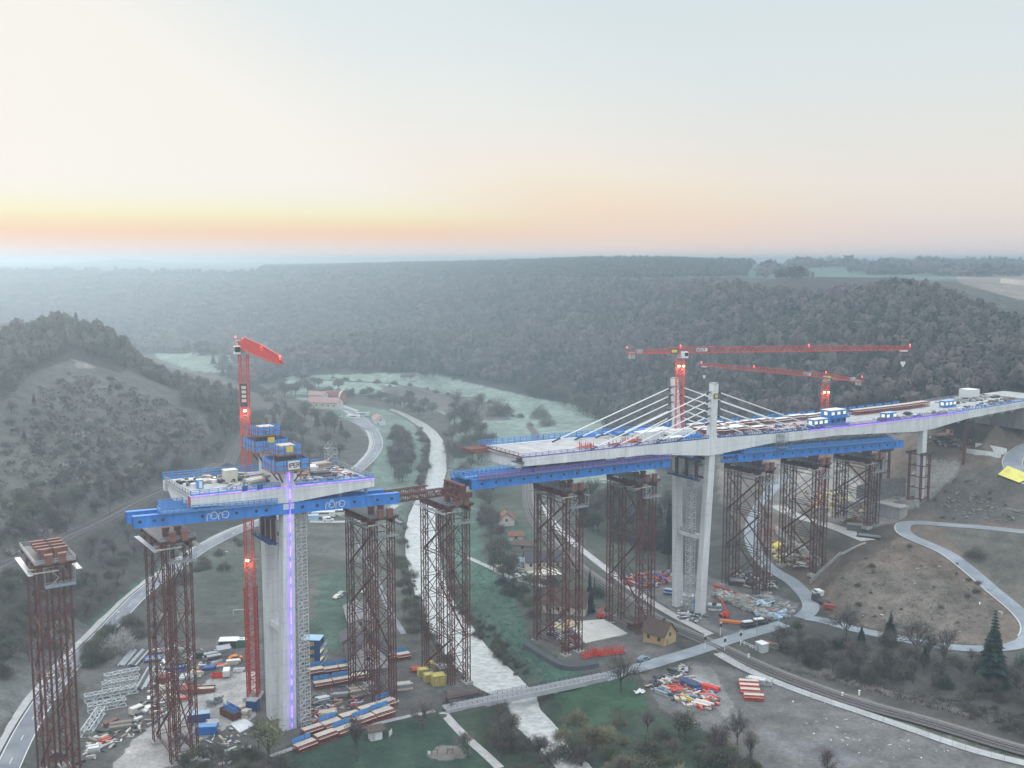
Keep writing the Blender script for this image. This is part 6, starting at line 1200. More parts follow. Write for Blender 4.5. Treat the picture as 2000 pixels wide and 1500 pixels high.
# ================================================================== houses, footbridge, crossing, street furniture
def house(label, p, rz, L, Wd, h, rh, wall, roof, wins=3, chimney=True, over=.5, cat="house", name="house", door=True):
    c = thing(name, label, cat, p, rz); mb = MB(); mb.box((0, 0, h/2-.5), (L, Wd, h+1)); mb.prism([(-Wd/2, 0), (Wd/2, 0), (0, rh)], (0, 0, h), (0, 1, 0), (0, 0, 1), L-.02); mb.build("wall", wall, c)
    mb = MB(); s_ = math.hypot(Wd/2, rh)
    for sg in (-1, 1):
        a = V(0, sg*(Wd/2+over), h-over*rh/(Wd/2)); b = V(0, 0, h+rh); d = a-b; n = np.cross(V(1, 0, 0), d); n /= np.linalg.norm(n); n = n if n[2] > 0 else -n
        x0, x1 = -L/2-over, L/2+over; q = [V(x0, 0, 0)+a, V(x1, 0, 0)+a, V(x1, 0, 0)+b, V(x0, 0, 0)+b]; mb.add([t+n*.02 for t in q]+[t+n*.22 for t in q], [(3, 2, 1, 0), (4, 5, 6, 7), (0, 1, 5, 4), (1, 2, 6, 5), (2, 3, 7, 6), (3, 0, 4, 7)] if sg < 0 else [(0, 1, 2, 3), (7, 6, 5, 4), (4, 5, 1, 0), (5, 6, 2, 1), (6, 7, 3, 2), (7, 4, 0, 3)])
    rf = mb.build("roof", roof, c)
    if chimney: mb = MB(); mb.box((L*.2, 0, h+rh+.3), (.7, .7, 1.5)); mb.build("chimney", ROOFB, rf)
    for sg in (-1, 1):
        for k in range(wins):
            x = -L/2+L*(k+.5)/wins; mb = MB(); mb.box((x, sg*(Wd/2+.02), h*.55), (1.1, .06, 1.3)); mb.build("window", GLASS, c)
        mb = MB(); mb.box((sg*(L/2+.02), 0, h*.95), (.06, 1.0, 1.2)); mb.build("window", GLASS, c)
    if door: mb = MB(); mb.box((L/2+.03, -Wd*.25, 1.05), (.06, 1.0, 2.1)); mb.build("door", PLANK, c)
    return c
house("small ochre house with a brown gabled roof beside the level crossing", G(1288, 1252), rz_px(1268, 1240, 1310, 1262)+.35, 8.5, 6.6, 3.6, 3.6, OCHRE, ROOFB, 2)
house("cream cottage with a red tiled roof in the garden strip by the railway", G(989, 1024), rz_px(989, 1030, 985, 1000), 8.5, 7.5, 3.2, 3.2, CREAM, ROOFR, 2); house("small garden pavilion with a bright red roof below the cream cottage", G(1007, 1053), .1, 6.5, 5, 2.3, 1.4, CREAM, ROOFR, 1, False); house("low brown roofed shed between the pavilion and the tower", G(1024, 1072), -.3, 9, 6, 2.5, 1.5, PLANK, ROOFB, 1, False)
house("long house with a slate roof and white gable behind the right bank tower", G(1060, 1106), .15, 15, 7.5, 3.2, 3.2, CREAM, ROOFG, 4); house("big brown roofed farmhouse behind the concrete pad tower", G(1108, 1192), -.35, 16, 10, 3.6, 4.2, CREAM, ROOFB, 4); house("tiny white hut at the left end of the slate roofed house", G(1022, 1104), .3, 3, 3, 2.3, 1.1, WHITE, LBL, 1, False)
slab("cream terrace paving in front of the slate roofed house", [(1022, 1112), (1080, 1108), (1100, 1122), (1040, 1126)], CREAM, .15, "terrace_paving", "paving")
house("white gabled house with a steep dark roof on the left river bank", G(716, 1292), rz_px(716, 1292, 700, 1240), 13, 12, 3.5, 6.0, WHITE, ROOFG, 3); house("dark flat barn beside the white gabled house", G(688, 1262), rz_px(716, 1292, 700, 1240), 9, 7, 3.4, 1.6, PLANK, ROOFG, 2, False, name="barn", cat="barn")
house("low annex of the white gabled house with a pale roof", G(700, 1215), rz_px(716, 1292, 700, 1240), 20, 8, 3, 1.6, CREAM, M("grey_flat_roof", (.24, .23, .23), (.18, .175, .18), .7, .9), 4, False)
house("farm building with a pink roof at the bend of the far road", G(636, 797), -.25, 26, 13, 5.5, 3.5, CREAM, PINKR, 5); house("farmhouse with a pale upper storey left of the round red roof", G(622, 789), -.2, 13, 12, 8.5, 2.5, CREAM, PINKR, 3)
c = thing("round_barn", "barn with a big rounded rust red roof at the far farm", "barn", G(655, 788), -.2); mb = MB(); n = 14; mb.prism([(-8, 0), (8, 0)]+[(8*math.cos(a), 4.5+6.5*math.sin(a)) for a in np.linspace(0, math.pi, n)], (0, 0, 0), (0, 1, 0), (0, 0, 1), 16); mb.build("wall", M("rusty_barn_wall", (.34, .15, .10), (.28, .12, .08), .5, .9), c); mb = MB(); mb.prism([(8.3*math.cos(a), 4.5+6.8*math.sin(a)) for a in np.linspace(0, math.pi, n)]+[(8*math.cos(a), 4.5+6.5*math.sin(a)) for a in np.linspace(math.pi, 0, n)], (0, 0, 0), (0, 1, 0), (0, 0, 1), 17); mb.build("roof", ROOFR, c); mb = MB(); mb.prism([(8.4*math.cos(a), 4.5+6.9*math.sin(a)) for a in np.linspace(.3, 2.8, n)]+[(8.3*math.cos(a), 4.5+6.8*math.sin(a)) for a in np.linspace(2.8, .3, n)], (6.5, 0, 0), (0, 1, 0), (0, 0, 1), 1.4); mb.build("roof_light_band", CREAM, c)
house("white shed with a slate roof right of the far farm yard", G(740, 827), rz_px(728, 815, 752, 835), 17, 8, 4, 2.6, WHITE, PINKR, 3, False, name="shed", cat="shed"); vehicle("long white trailer parked on the far farm yard", G(690, 818), -.1, WHITE, "bus"); vehicle("second white trailer parked behind the first on the far farm yard", G(708, 813), -.1, M("pale_grey_trailer", (.6, .62, .63), (.5, .52, .53), 1, .5), "bus")
house("white house among trees at the foot of the hazy wooded slope", G(603, 687), .1, 20, 12, 6, 5, WHITE, ROOFG, 4); house("small shed at the edge of the far meadow", G(797, 741), -.1, 13, 7, 3, 2, CREAM, ROOFG, 2, False, name="shed", cat="shed"); slab(None, [(680, 822), (715, 815), (745, 838), (760, 850), (735, 848)], ASPH, .06, "farm_yard", None, "structure")
for x, y, l in ((1898, 516, "first"), (1915, 514, "second"), (1940, 513, "third")): house(f"{l} white village house from the left on the far plateau", G(x, y), .3, 22, 12, 6, 5, WHITE, ROOFR, 3, False)
wall_line("pale retaining wall on the far plateau's brown field", [(1955, 553), (1985, 556), (2030, 560)], 5, CREAM, "field_wall", t=2)
# white vehicles and greenhouse by the far field path
for x, y, l in ((632, 1010, "long white trailer on the field path behind the left girder"), (662, 1006, "white trailer half hidden by the logo girder")): vehicle(l, G(x, y), .12, WHITE, "bus")
vehicle("white van on the field path below the white trailers", G(641, 1018), .3, WHITE); container("pale blue cabin beside the field path", G(612, 1016), .1, 5, 2.4, 2.6, LBL, TARP)
for k, (x, y) in enumerate(((660, 1168), (668, 1162), (712, 1156))): vehicle(("pale car parked first along the lane behind the barn", "pale car parked second along the lane behind the barn", "white car parked farther along the river lane")[k], G(x, y), 1.1, (CREAM, GREYM, WHITE)[k], "car")
c = thing("football_goal", "white football goal on the rough meadow left of the red crane", "goal", G(476, 1203), .15); mb = MB()
for x in (-3.6, 3.6): mb.beam((x, 0, 0), (x, 0, 2.4), .14); mb.beam((x, 0, 2.4), (x, 1.5, 0), .08)
mb.beam((-3.6, 0, 2.4), (3.6, 0, 2.4), .14); mb.build("goal_frame", WHITE, c)
c = thing("kiosk", "small white kiosk with murals and a brown flat roof by the park path", "kiosk", G(733, 1443), .45); mb = MB(); mb.box((0, 0, 1.25), (3.2, 2.4, 2.5)); mb.build("wall", WHITE, c); mb = MB(); mb.box((.3, .6, 2.65), (5.0, 4.4, .2)); mb.build("roof", ROOFB, c); mb = MB(); mb.box((-.9, -1.23, 1.2), (1.0, .05, 1.7)); mb.build("mural_panel", M("mural_blue_grey", (.30, .36, .40), (.55, .5, .45), 1.5, .7), c)
c = thing("notice_board", "white notice board standing right of the kiosk", "notice board", G(763, 1440), 1.3); mb = MB(); mb.box((0, 0, 1.3), (2.0, .08, 1.5)); mb.build("board", WHITE, c); [MB().beam((x_, .1, 0), (x_, .1, 2.1), .1).build("post", GREYM, c) for x_ in (-.9, .9)]
c = thing("play_equipment", "dark climbing frame on the sandy play area in the park", "play equipment", G(862, 1474), .2); mb = MB()
for x in (-2.5, -1, 1.6, 3): mb.beam((x, 0, 0), (x+.1, .1, 1.6), .14)
mb.beam((-2.5, 0, 1.5), (-1, 0, 1.5), .1); mb.beam((1.6, 0, 1.1), (3, 0, 1.3), .12); mb.build("frame", DARK, c)
c = thing("seat_sign", "white sign on a post left of the sandy play area", "sign", G(838, 1478), 0); mb = MB(); mb.box((0, 0, 1.2), (.7, .1, .8)); mb.build("sign_board", WHITE, c); mb = MB(); mb.beam((0, 0, 0), (0, 0, .9), .1); mb.build("post", GREYM, c)
# dark gabion edge of the right bank platform
wall_line("dark stone embankment edging the right bank platform above the grass", [(1028, 1262), (1060, 1282), (1098, 1303), (1128, 1306), (1166, 1300)], 1.2, M("dark_gabion_stone", (.085, .09, .105), (.06, .062, .072), 1.0, .95, bump=.4), "gabion_embankment", t=3.5)
# footbridge
A, B_ = G(868, 1388), G(1178, 1326); A = A+V(0, 0, .5); B_ = B_+V(0, 0, .8); fb = thing("footbridge", "flat grey concrete footbridge crossing the river at the park", "footbridge", (A+B_)/2); fb["_w"] = 1
d = (B_-A)/np.linalg.norm(B_-A); nn = V(-d[1], d[0], 0); nn /= np.linalg.norm(nn); L = np.linalg.norm(B_-A)
mb = MB(); mb.box((A+B_)/2, (L, 3.2, .5), d, ey=nn); mb.build("deck", M("footbridge_boards", (.36, .36, .38), (.28, .28, .30), .5, .85), fb)
for sg in (-1, 1): mb = MB(); mb.box((A+B_)/2+nn*sg*1.75+V(0, 0, -.35), (L, .35, 1.5), d, ey=nn); mb.build("side_girder", M("footbridge_girder", (.46, .48, .50), (.36, .38, .40), .4, .7), fb)
for f in (.38, .68): p = A+(B_-A)*f; mb = MB(); mb.box(p+V(0, 0, -3.6), (1.2, 2.6, 6.4), d, ey=nn); mb.build("pier", CONC, fb)
railing("railing", [A+nn*1.7+V(0, 0, .3), B_+nn*1.7+V(0, 0, .3)], fb, M("dark_railing_paint", (.05, .055, .07), (.04, .04, .05), 1, .5), h=1.1, step=1.6, board=False, w=.1); railing("railing", [A-nn*1.7+V(0, 0, .3), B_-nn*1.7+V(0, 0, .3)], fb, MATS["dark_railing_paint"], h=1.1, step=1.6, board=False, w=.07)
# level crossing and railway furniture
def signal(label, p, rz, h=4.2, cat="signal", light=True):
    c = thing("crossing_signal", label, cat, p, rz, "level crossing signals"); mb = MB(); mb.tube((0, 0, 0), (0, 0, h), .1, n=8); mb.build("post", WHITE, c); mb = MB(); mb.box((0, -.15, h-.5), (.8, .18, 1.0)); mb.build("signal_board", WHITE if not light else BLACK, c); mb = MB()
    for s_ in (-1, 1): mb.box((0, -.16, h+.5), (1.3, .06, .18), (.8, 0, .6*s_), ez=(-.6*s_, 0, .8))
    mb.build("cross_board", WHITE, c); return c
for x, y, l in ((1377, 1268, "crossing signal left of the road, behind the railway"), (1415, 1272, "crossing signal at the road corner before the railway"), (1407, 1242, "crossing signal on the path corner beyond the railway"), (1446, 1260, "crossing signal by the white fence right of the road")): signal(l, G(x, y), .4)
c = thing("signal_cabinet", "pale relay hut beside the white crossing fence", "hut", G(1488, 1272), rz_px(1450, 1255, 1500, 1278)); mb = MB(); mb.box((0, 0, 1.4), (3.2, 2.6, 2.8)); mb.build("wall", M("pale_green_grey_paint", (.56, .60, .60), (.48, .52, .52), .7, .6), c); mb = MB(); mb.box((0, 0, 2.88), (3.5, 2.9, .16)); mb.build("roof", WHITE, c); mb = MB(); mb.box((-.4, -1.33, 1.1), (.9, .06, 2.0)); mb.build("door", GREYM, c)
c = thing("white_fence", "white post and rail fence leading from the crossing to the relay hut", "fence", G(1450, 1258)); c["_w"] = 1; pp = [G(*q) for q in ((1447, 1257), (1460, 1263), (1474, 1269))]; railing("fence_rail", pp, c, WHITE, h=1.1, step=1.4, board=False, rails=2, w=.16)
bundle("rusty brown beams and planks stacked behind the relay hut", G(1505, 1262), -.55, 6, 8, .3, [RUST, PLANK, DARK], rows_=3)
for x, y, l in ((1508, 1334, "white kilometre post by the railway, nearest the relay hut"), (1462, 1286, "white kilometre post at the railway edge before the fence"), (1645, 1362, "white cabinet post beside the yard road"), (1678, 1358, "white kilometre post right of the cabinet post")):
    c = thing("track_post", l, "post", G(x, y)); mb = MB(); mb.box((0, 0, .7), (.5, .4, 1.4)); mb.build("post_body", WHITE, c); mb = MB(); mb.box((0, 0, 1.45), (.6, .5, .12)); mb.build("cap", WHITE, c)
def lamp(label, p, rz, h=8.0, g="street lamps along the road"):
    c = thing("street_lamp", label, "street lamp", p, rz, g); mb = MB(); mb.tube((0, 0, 0), (0, 0, h), .11, .07, n=8); mb.tube((0, 0, h), (1.0, 0, h+.15), .06, n=6); mb.build("pole", GREYM, c); mb = MB(); mb.box((1.2, 0, h+.12), (.8, .35, .16)); mb.build("lamp_head", WHITE, c); return c
for x, y, l in ((226, 1247, "street lamp beside the hedge nearest the left yard"), (286, 1190, "street lamp at the hedge behind the second tower"), (438, 1120, "street lamp on the meadow edge left of the crane"), (463, 1082, "street lamp farthest along the meadow edge"), (1328, 1228, "tall lamp post on the path beside the railway, left one"), (1346, 1216, "tall lamp post on the path beside the railway, right one"), (1478, 1246, "tall lamp post by the crossing road's right side")): lamp(l, G(x, y), random.uniform(0, 3), 9)
for k, (x, y) in enumerate(((94, 1060), (130, 1048), (392, 930), (355, 945), (215, 1010))):
    c = thing("catenary_mast", "dark mast beside the hillside railway", "mast", G(x, y-4), 0, "dark masts along the hillside railway"); mb = MB(); mb.tube((0, 0, 0), (0, 0, 7), .16, n=6); mb.build("pole", DARK, c); mb = MB(); mb.beam((0, 0, 6.4), (2.6, 0, 6.8), .1); mb.build("arm", DARK, c)
fp = W['yard_road'][0]; k = 0
c = thing("mesh_fence", "thin grey mesh fence along the dark gravel yard's road edge", "fence", fp[20]); c["_w"] = 1; v2, _ = ribbon(fp, 4.4); railing("fence_rail", [v2[len(fp)+i]+V(0, 0, 0) for i in range(0, len(fp)-1, 6)], c, GREYM, h=1.8, step=3.5, board=False, rails=2, w=.05)
# ================================================================== trees and shrubs
def Mleaf(name, rough=.9):
    m = bpy.data.materials.new(name); m.use_nodes = True; t = m.node_tree; b = t.nodes["Principled BSDF"]; b.inputs["Roughness"].default_value = rough; b.inputs["Specular IOR Level"].default_value = .1
    a = t.nodes.new("ShaderNodeAttribute"); a.attribute_name = "tint"; oi = t.nodes.new("ShaderNodeObjectInfo"); q = t.nodes.new("ShaderNodeMapRange"); q.inputs[3].default_value = .56; q.inputs[4].default_value = 1.05; t.links.new(oi.outputs["Random"], q.inputs[0])
    x = t.nodes.new("ShaderNodeVectorMath"); x.operation = 'SCALE'; t.links.new(a.outputs["Color"], x.inputs[0]); t.links.new(q.outputs[0], x.inputs["Scale"]); t.links.new(x.outputs[0], b.inputs["Base Color"]); soft_normals(m); return m
def soft_normals(m, k=.9):
    """twigs and leaves scatter light from all round: bend their shading towards the sky"""
    t = m.node_tree; g = t.nodes.new("ShaderNodeNewGeometry"); a = t.nodes.new("ShaderNodeVectorMath"); a.operation = 'ADD'; t.links.new(g.outputs["Normal"], a.inputs[0]); a.inputs[1].default_value = (0, 0, k)
    n = t.nodes.new("ShaderNodeVectorMath"); n.operation = 'NORMALIZE'; t.links.new(a.outputs[0], n.inputs[0]); t.links.new(n.outputs[0], t.nodes["Principled BSDF"].inputs["Normal"])
LEAF = Mleaf("twigs_and_buds"); BARK = M("grey_brown_bark", (.12, .10, .088), (.075, .062, .055), 2, .95)
def slivers(pts, dirs, length, width, rs):
    """thin pointed twigs as two-triangle quads"""
    n = len(pts); r = rs.normal(size=(n, 3)); s = np.cross(dirs, r); s /= np.linalg.norm(s, axis=1)[:, None]+1e-9
    L = (length*rs.uniform(.6, 1.3, n))[:, None]; w_ = (width*rs.uniform(.7, 1.3, n))[:, None]
    v = np.stack([pts-s*w_/2, pts+s*w_/2, pts+dirs*L+s*w_*.3, pts+dirs*L-s*w_*.3], 1).reshape(-1, 3)
    return v, np.arange(4*n).reshape(n, 4)
def bare_tree_mesh(seed, h, spread, n_tw, cols, trunk_f=.3, budsize=.0):
    rs = np.random.RandomState(seed); tr = MB(); br = MB(); tips = []
    def grow(p, d, L, r, lv):
        q = p+d*L; (tr if lv < 2 else br).tube(p, q, r, r*.62, n=6 if lv == 0 else 4 if lv == 1 else 3, caps=False)
        tips.append((q, d, lv))
        if lv >= 3: return
        if lv >= 1: tips.append(((p+q)/2, d, lv))
        for k in range((5, 4, 3)[lv] + (lv == 0)):
            f = rs.uniform(.45, 1.0) if lv else rs.uniform(.6, 1.0); a = rs.normal(size=3); a -= d*(a@d); a /= np.linalg.norm(a); t = rs.uniform(.45, .95)*spread
            e = d*math.cos(t)+a*math.sin(t); e[2] += .12; e /= np.linalg.norm(e); grow(p+d*L*f, e, L*rs.uniform(.55, .8)*(1.15 if lv == 0 else 1), r*.55, lv+1)
        if lv == 0: grow(q, V(rs.uniform(-.1, .1), rs.uniform(-.1, .1), 1), L*.8, r*.6, 1)
    grow(V(0, 0, -.3), V(0, 0, 1), h*trunk_f+.3, h*.02, 0)
    P = np.array([t[0] for t in tips if t[2] >= 2]); Dd = np.array([t[1] for t in tips if t[2] >= 2]); k = rs.randint(0, len(P), n_tw); d = Dd[k]+rs.normal(size=(n_tw, 3))*.75; d[:, 2] += .25; d /= np.linalg.norm(d, axis=1)[:, None]
    pt = P[k]+rs.normal(size=(n_tw, 3))*h*.03
    v, f = slivers(pt, d, h*.085, h*.0065, rs); c = np.array(cols)[rs.randint(0, len(cols), n_tw)]*rs.uniform(.75, 1.25, (n_tw, 1)); c = np.repeat(c, 4, 0)
    if budsize:
        nb = n_tw//2; kb = rs.randint(0, n_tw, nb); pb = pt[kb]+d[kb]*h*.08; db = rs.normal(size=(nb, 3)); db /= np.linalg.norm(db, axis=1)[:, None]; vb, fb = slivers(pb, db, budsize, budsize*.7, rs); cb = np.repeat(np.array(cols[-1:]).repeat(nb, 0)*rs.uniform(.8, 1.3, (nb, 1)), 4, 0); f = np.concatenate([f, fb+len(v)]); v = np.concatenate([v, vb]); c = np.concatenate([c, cb])
    bv = np.concatenate(br.v); bf = np.array(br.f); f = np.concatenate([f, bf+len(v)]); v = np.concatenate([v, bv]); c = np.concatenate([c, np.tile(np.array([.085, .072, .064]), (len(bv), 1))])
    top = v[:, 2].max(); s_ = h/top; tv = np.concatenate(tr.v)*s_
    return (tv, tr.f), (v*s_, f, c)
def shrub_mesh(seed, h, w_, n, cols, dome=True):
    rs = np.random.RandomState(seed); a = rs.uniform(0, 2*math.pi, n); u = rs.uniform(0, 1, n)**.5; lob = 1+.22*np.sin(a*3+seed)+.15*np.sin(a*5+seed*2)
    z = rs.uniform(.02, 1, n); rr = np.sqrt(np.clip(1-z**2*.9, .05, 1))*u*lob; p = np.stack([np.cos(a)*rr*w_/2, np.sin(a)*rr*w_/2, z*h*(.75+.25*np.sin(a*2+seed))], 1)
    d = np.stack([np.cos(a)*.6, np.sin(a)*.6, np.full(n, .8)], 1)+rs.normal(size=(n, 3))*.7; d /= np.linalg.norm(d, axis=1)[:, None]
    p[:, 2] *= rs.uniform(.55, 1.2, n); v, f = slivers(p, d, h*.36, h*.02, rs); cl = rs.randint(0, len(cols), 9); cen = rs.normal(size=(9, 3))*np.array([w_*.3, w_*.3, h*.3])+V(0, 0, h*.5); near = ((p[:, None]-cen[None])**2).sum(-1).argmin(1); c = np.repeat(np.array(cols)[cl[near]]*rs.uniform(.7, 1.3, (n, 1)), 4, 0)
    return v, f, c
def conifer_mesh(seed, h, w_, cols, bare=.12, dens=1.0):
    rs = np.random.RandomState(seed); V_, F_, C_ = [], [], []; n0 = 0; k = int(h*2.1*dens)
    for i in range(k):
        f = bare+(1-bare)*(i/k)**.9; z = f*h; R = w_/2*(1-f)**.85*rs.uniform(.75, 1.15)+.15; m = max(5, int(11*(1-f)+4)); a0 = rs.uniform(0, 6.28)
        for j in range(m):
            a = a0+6.283*j/m+rs.uniform(-.25, .25); r_ = R*rs.uniform(.75, 1.1); o = V(0, 0, z); dr = V(math.cos(a), math.sin(a), 0); sd = V(-math.sin(a), math.cos(a), 0); tip = o+dr*r_-V(0, 0, r_*.32); mid = o+dr*r_*.5-V(0, 0, r_*.06); wd_ = r_*.3+.12
            vs = [o, mid+sd*wd_-V(0, 0, .22*r_), tip, mid-sd*wd_-V(0, 0, .22*r_), mid]; V_ += vs; F_ += [(n0, n0+1, n0+4, n0+4), (n0+1, n0+2, n0+4, n0+4), (n0+2, n0+3, n0+4, n0+4), (n0+3, n0, n0+4, n0+4)]; n0 += 5
            c = np.array(cols[rs.randint(len(cols))])*rs.uniform(.7, 1.25); C_ += [c*.8, c, c*1.25, c, c]
    return np.array(V_), [q[:3] for q in F_], np.array(C_)
def meshobj(name, v, f, mat, c=None):
    me = bpy.data.meshes.new(name); me.from_pydata(np.asarray(v).tolist(), [], [tuple(int(i) for i in q) for q in f]); me.update(); me.materials.append(mat)
    if c is not None: a = me.color_attributes.new("tint", 'FLOAT_COLOR', 'POINT'); a.data.foreach_set("color", np.concatenate([c, np.ones((len(c), 1))], 1).astype(np.float32).ravel())
    return me
PROTO = {}
TW_G, TW_B, TW_O, TW_D = [(.125, .11, .098), (.16, .145, .13), (.11, .094, .086)], [(.125, .098, .09), (.155, .12, .11), (.105, .09, .085)], [(.14, .135, .09), (.17, .165, .105), (.155, .165, .09)], [(.095, .09, .076), (.12, .112, .092), (.10, .11, .075)]
def tree_proto(key, n, fn):
    L = []
    for i in range(n):
        (tv, tf), (v, f, c) = fn(i); L.append((meshobj("trunk", tv, tf, BARK), meshobj("crown", v, f, LEAF, c)))
    PROTO[key] = ('tree', L)
tree_proto('bare', 4, lambda i: bare_tree_mesh(20+i, 10, 1.0, 900, TW_G, .28)); tree_proto('budding', 3, lambda i: bare_tree_mesh(40+i, 10, .95, 800, TW_O, .25, .34)); tree_proto('tall', 3, lambda i: bare_tree_mesh(60+i, 10, .62, 700, TW_G, .34)); tree_proto('brown', 3, lambda i: bare_tree_mesh(80+i, 10, .95, 1000, TW_B, .25)); tree_proto('dense', 3, lambda i: bare_tree_mesh(100+i, 10, .95, 1000, TW_D, .22, .4))
def con(i, w_, cols, bare, dens=1.0):
    v, f, c = conifer_mesh(140+i, 10, w_, cols, bare, dens); t = MB(); t.tube((0, 0, -.3), (0, 0, 9.6), .17, .03, n=7); return (np.concatenate(t.v), t.f), (v, f, c)
CON = [(.022, .038, .030), (.030, .05, .038), (.018, .030, .026)]
tree_proto('spruce', 2, lambda i: con(i, 5.2, CON, .1)); tree_proto('tall_spruce', 1, lambda i: con(5+i, 3.6, CON, .3)); tree_proto('pine', 3, lambda i: con(9+i, 6.4, [(.035, .05, .036), (.05, .06, .042), (.06, .062, .045)], .28, 1.3)); tree_proto('cypress', 1, lambda i: con(15+i, 2.2, [(.022, .036, .026)], .02, 1.6))
def shrub_proto(key, n, cols, w_=6.8, nn=1000): PROTO[key] = ('shrub', [meshobj("shrub", *(lambda r: (r[0], r[1], LEAF, r[2]))(shrub_mesh(200+i+len(key), 4, w_, nn, cols))) for i in range(n)])
shrub_proto('thicket', 4, [(.115, .10, .088), (.15, .13, .112), (.10, .094, .08), (.13, .124, .092)]); shrub_proto('olive', 3, [(.12, .13, .082), (.155, .155, .10), (.10, .11, .076)]); shrub_proto('straw', 2, [(.22, .20, .12), (.17, .155, .095), (.26, .235, .14)]); shrub_proto('dark', 3, [(.055, .075, .058), (.075, .09, .066), (.06, .066, .055)], 6); shrub_proto('blossom', 1, [(.42, .40, .38), (.30, .28, .26), (.5, .48, .46)]); shrub_proto('frosted', 2, [(.22, .22, .20), (.16, .155, .14), (.28, .28, .26)])
NAMES = {'bare': "bare_tree", 'budding': "budding_tree", 'tall': "bare_tree", 'brown': "bare_tree", 'dense': "budding_tree", 'spruce': "spruce_tree", 'tall_spruce': "spruce_tree", 'pine': "pine_tree", 'cypress': "cypress_tree"}
def plant(key, p, h, label, group=None, rs=random):
    kind, L = PROTO[key]; m = L[rs.randrange(len(L))]; rz = rs.uniform(0, 6.28); s_ = h/(10 if kind == 'tree' else 4)
    if kind == 'tree':
        o = thing(NAMES[key], label, "tree", p, rz, group); o.scale = (s_*rs.uniform(.9, 1.12), s_*rs.uniform(.9, 1.12), s_)
        for nm, me in zip(("trunk", "crown"), m): c = bpy.data.objects.new(nm, me); COL.objects.link(c); c.parent = o
    else:
        o = bpy.data.objects.new("shrub", m); COL.objects.link(o); o.location = tuple(p); o.rotation_euler = (0, 0, rz); o.scale = (s_*rs.uniform(.85, 1.25), s_*rs.uniform(.85, 1.25), s_); tag(o, label, "shrub", group)
    return o
# single plants the photograph singles out
for k, x, y, h, l in (('spruce', 1937, 1340, 23.5, "tall single spruce with a bare lower trunk standing right of the slope road bend"), ('spruce', 1738, 1258, 11.5, "dark spruce behind the thicket, left of the bare tree on the slope road"), ('spruce', 1682, 1258, 7, "small dark spruce between two bare trees at the slope road"), ('spruce', 1806, 1292, 6, "lowest spruce in the thicket, beside the slope road"),
                      ('bare', 1652, 1252, 13.5, "spreading bare tree at the red mesh rolls by the slope road"), ('bare', 1726, 1292, 11, "leaning bare tree before the dark spruce"), ('bare', 1789, 1288, 14, "bare tree with open crown against the pale slope"), ('tall', 1846, 1290, 11, "slim bare tree between the open crowned tree and the tall spruce"), ('tall', 1604, 1300, 10, "slim bare tree in the thicket's left end"), ('tall', 1566, 1302, 10, "thin pale trunked tree at the thicket's left end"), ('tall', 1738, 1328, 9, "thin tree standing at the lower edge of the thicket"),
                      ('bare', 1212, 1352, 14.5, "large bare tree at the right end of the footbridge"), ('bare', 826, 1424, 9, "round crowned bare tree on the lawn by the footbridge path"), ('bare', 914, 1480, 7.5, "small bare tree beside the park path"), ('tall', 697, 1486, 13, "slender bare tree in front of the lower red table row"), ('budding', 525, 1490, 13, "greenish budding tree before the foot of the left concrete leg"), ('bare', 505, 1462, 9, "bare tree left of the left concrete leg's foot"), ('bare', 435, 1500, 8, "bare tree before the bright blue roofed container"), ('bare', 360, 1510, 6, "low bare tree at the foot of the second tower"),
                      ('dense', 1338, 1446, 8.5, "dark budding tree at the front edge of the dark yard"), ('bare', 1440, 1455, 10, "bare twiggy tree at the front edge of the dark yard"), ('tall', 1466, 1500, 11, "tall leaning bare tree in the lower right corner of the dark yard"), ('brown', 1615, 1520, 8, "wide brown tree at the bottom edge below the gravel"), ('dense', 1560, 1240, 5, "low bushy tree at the crossing road's right edge"), ('bare', 1528, 1262, 8, "bare tree just right of the stacked rusty beams"),
                      ('tall_spruce', 1306, 1118, 31, "tall dark spruce behind the rear leg of the cable bridge"), ('cypress', 1152, 1152, 9.5, "slim dark cypress beside the railway embankment"), ('cypress', 1161, 1158, 7, "shorter dark cypress next to the slim one"), ('spruce', 1150, 1195, 11, "broad dark conifer behind the concrete pad"), ('bare', 915, 838, 26, "tallest bare tree by the river bend, crown against the frosted meadow"), ('bare', 895, 800, 20, "pale bare tree left of the tallest one at the river bend"), ('pine', 417, 716, 16, "round tree standing alone on the misty far meadow")):
    plant(k, G(x, y), h, l)
for k, x, y, h, l in (('blossom', 236, 1270, 6, "white blossoming bush between the road and the white trusses"), ('straw', 1156, 1452, 5, "straw coloured willow bush at the river's right bank"), ('straw', 1405, 1478, 5, "pale straw bush in front of the dark yard"), ('straw', 1128, 1412, 3.5, "yellowish bush at the top of the right bank below the footbridge"), ('olive', 1110, 1490, 6, "greenish willow bush at the bottom of the river"), ('thicket', 437, 1112, 3, "round low bush alone on the rough meadow"), ('frosted', 1055, 818, 10, "frosted bush beside the far railway curve"), ('frosted', 1068, 832, 7, "smaller frosted bush beside the far railway curve"), ('thicket', 977, 812, 13, "dark round bush on the frosted meadow's edge"), ('blossom', 312, 1215, 3, "small pale blossoming bush by the second tower"), ('dark', 1165, 1165, 4, "clipped dark bush next to the cypresses"), ('thicket', 1905, 1090, 4, "low dark bush on the pale slope above the slope road")):
    plant(k, G(x, y), h, l)
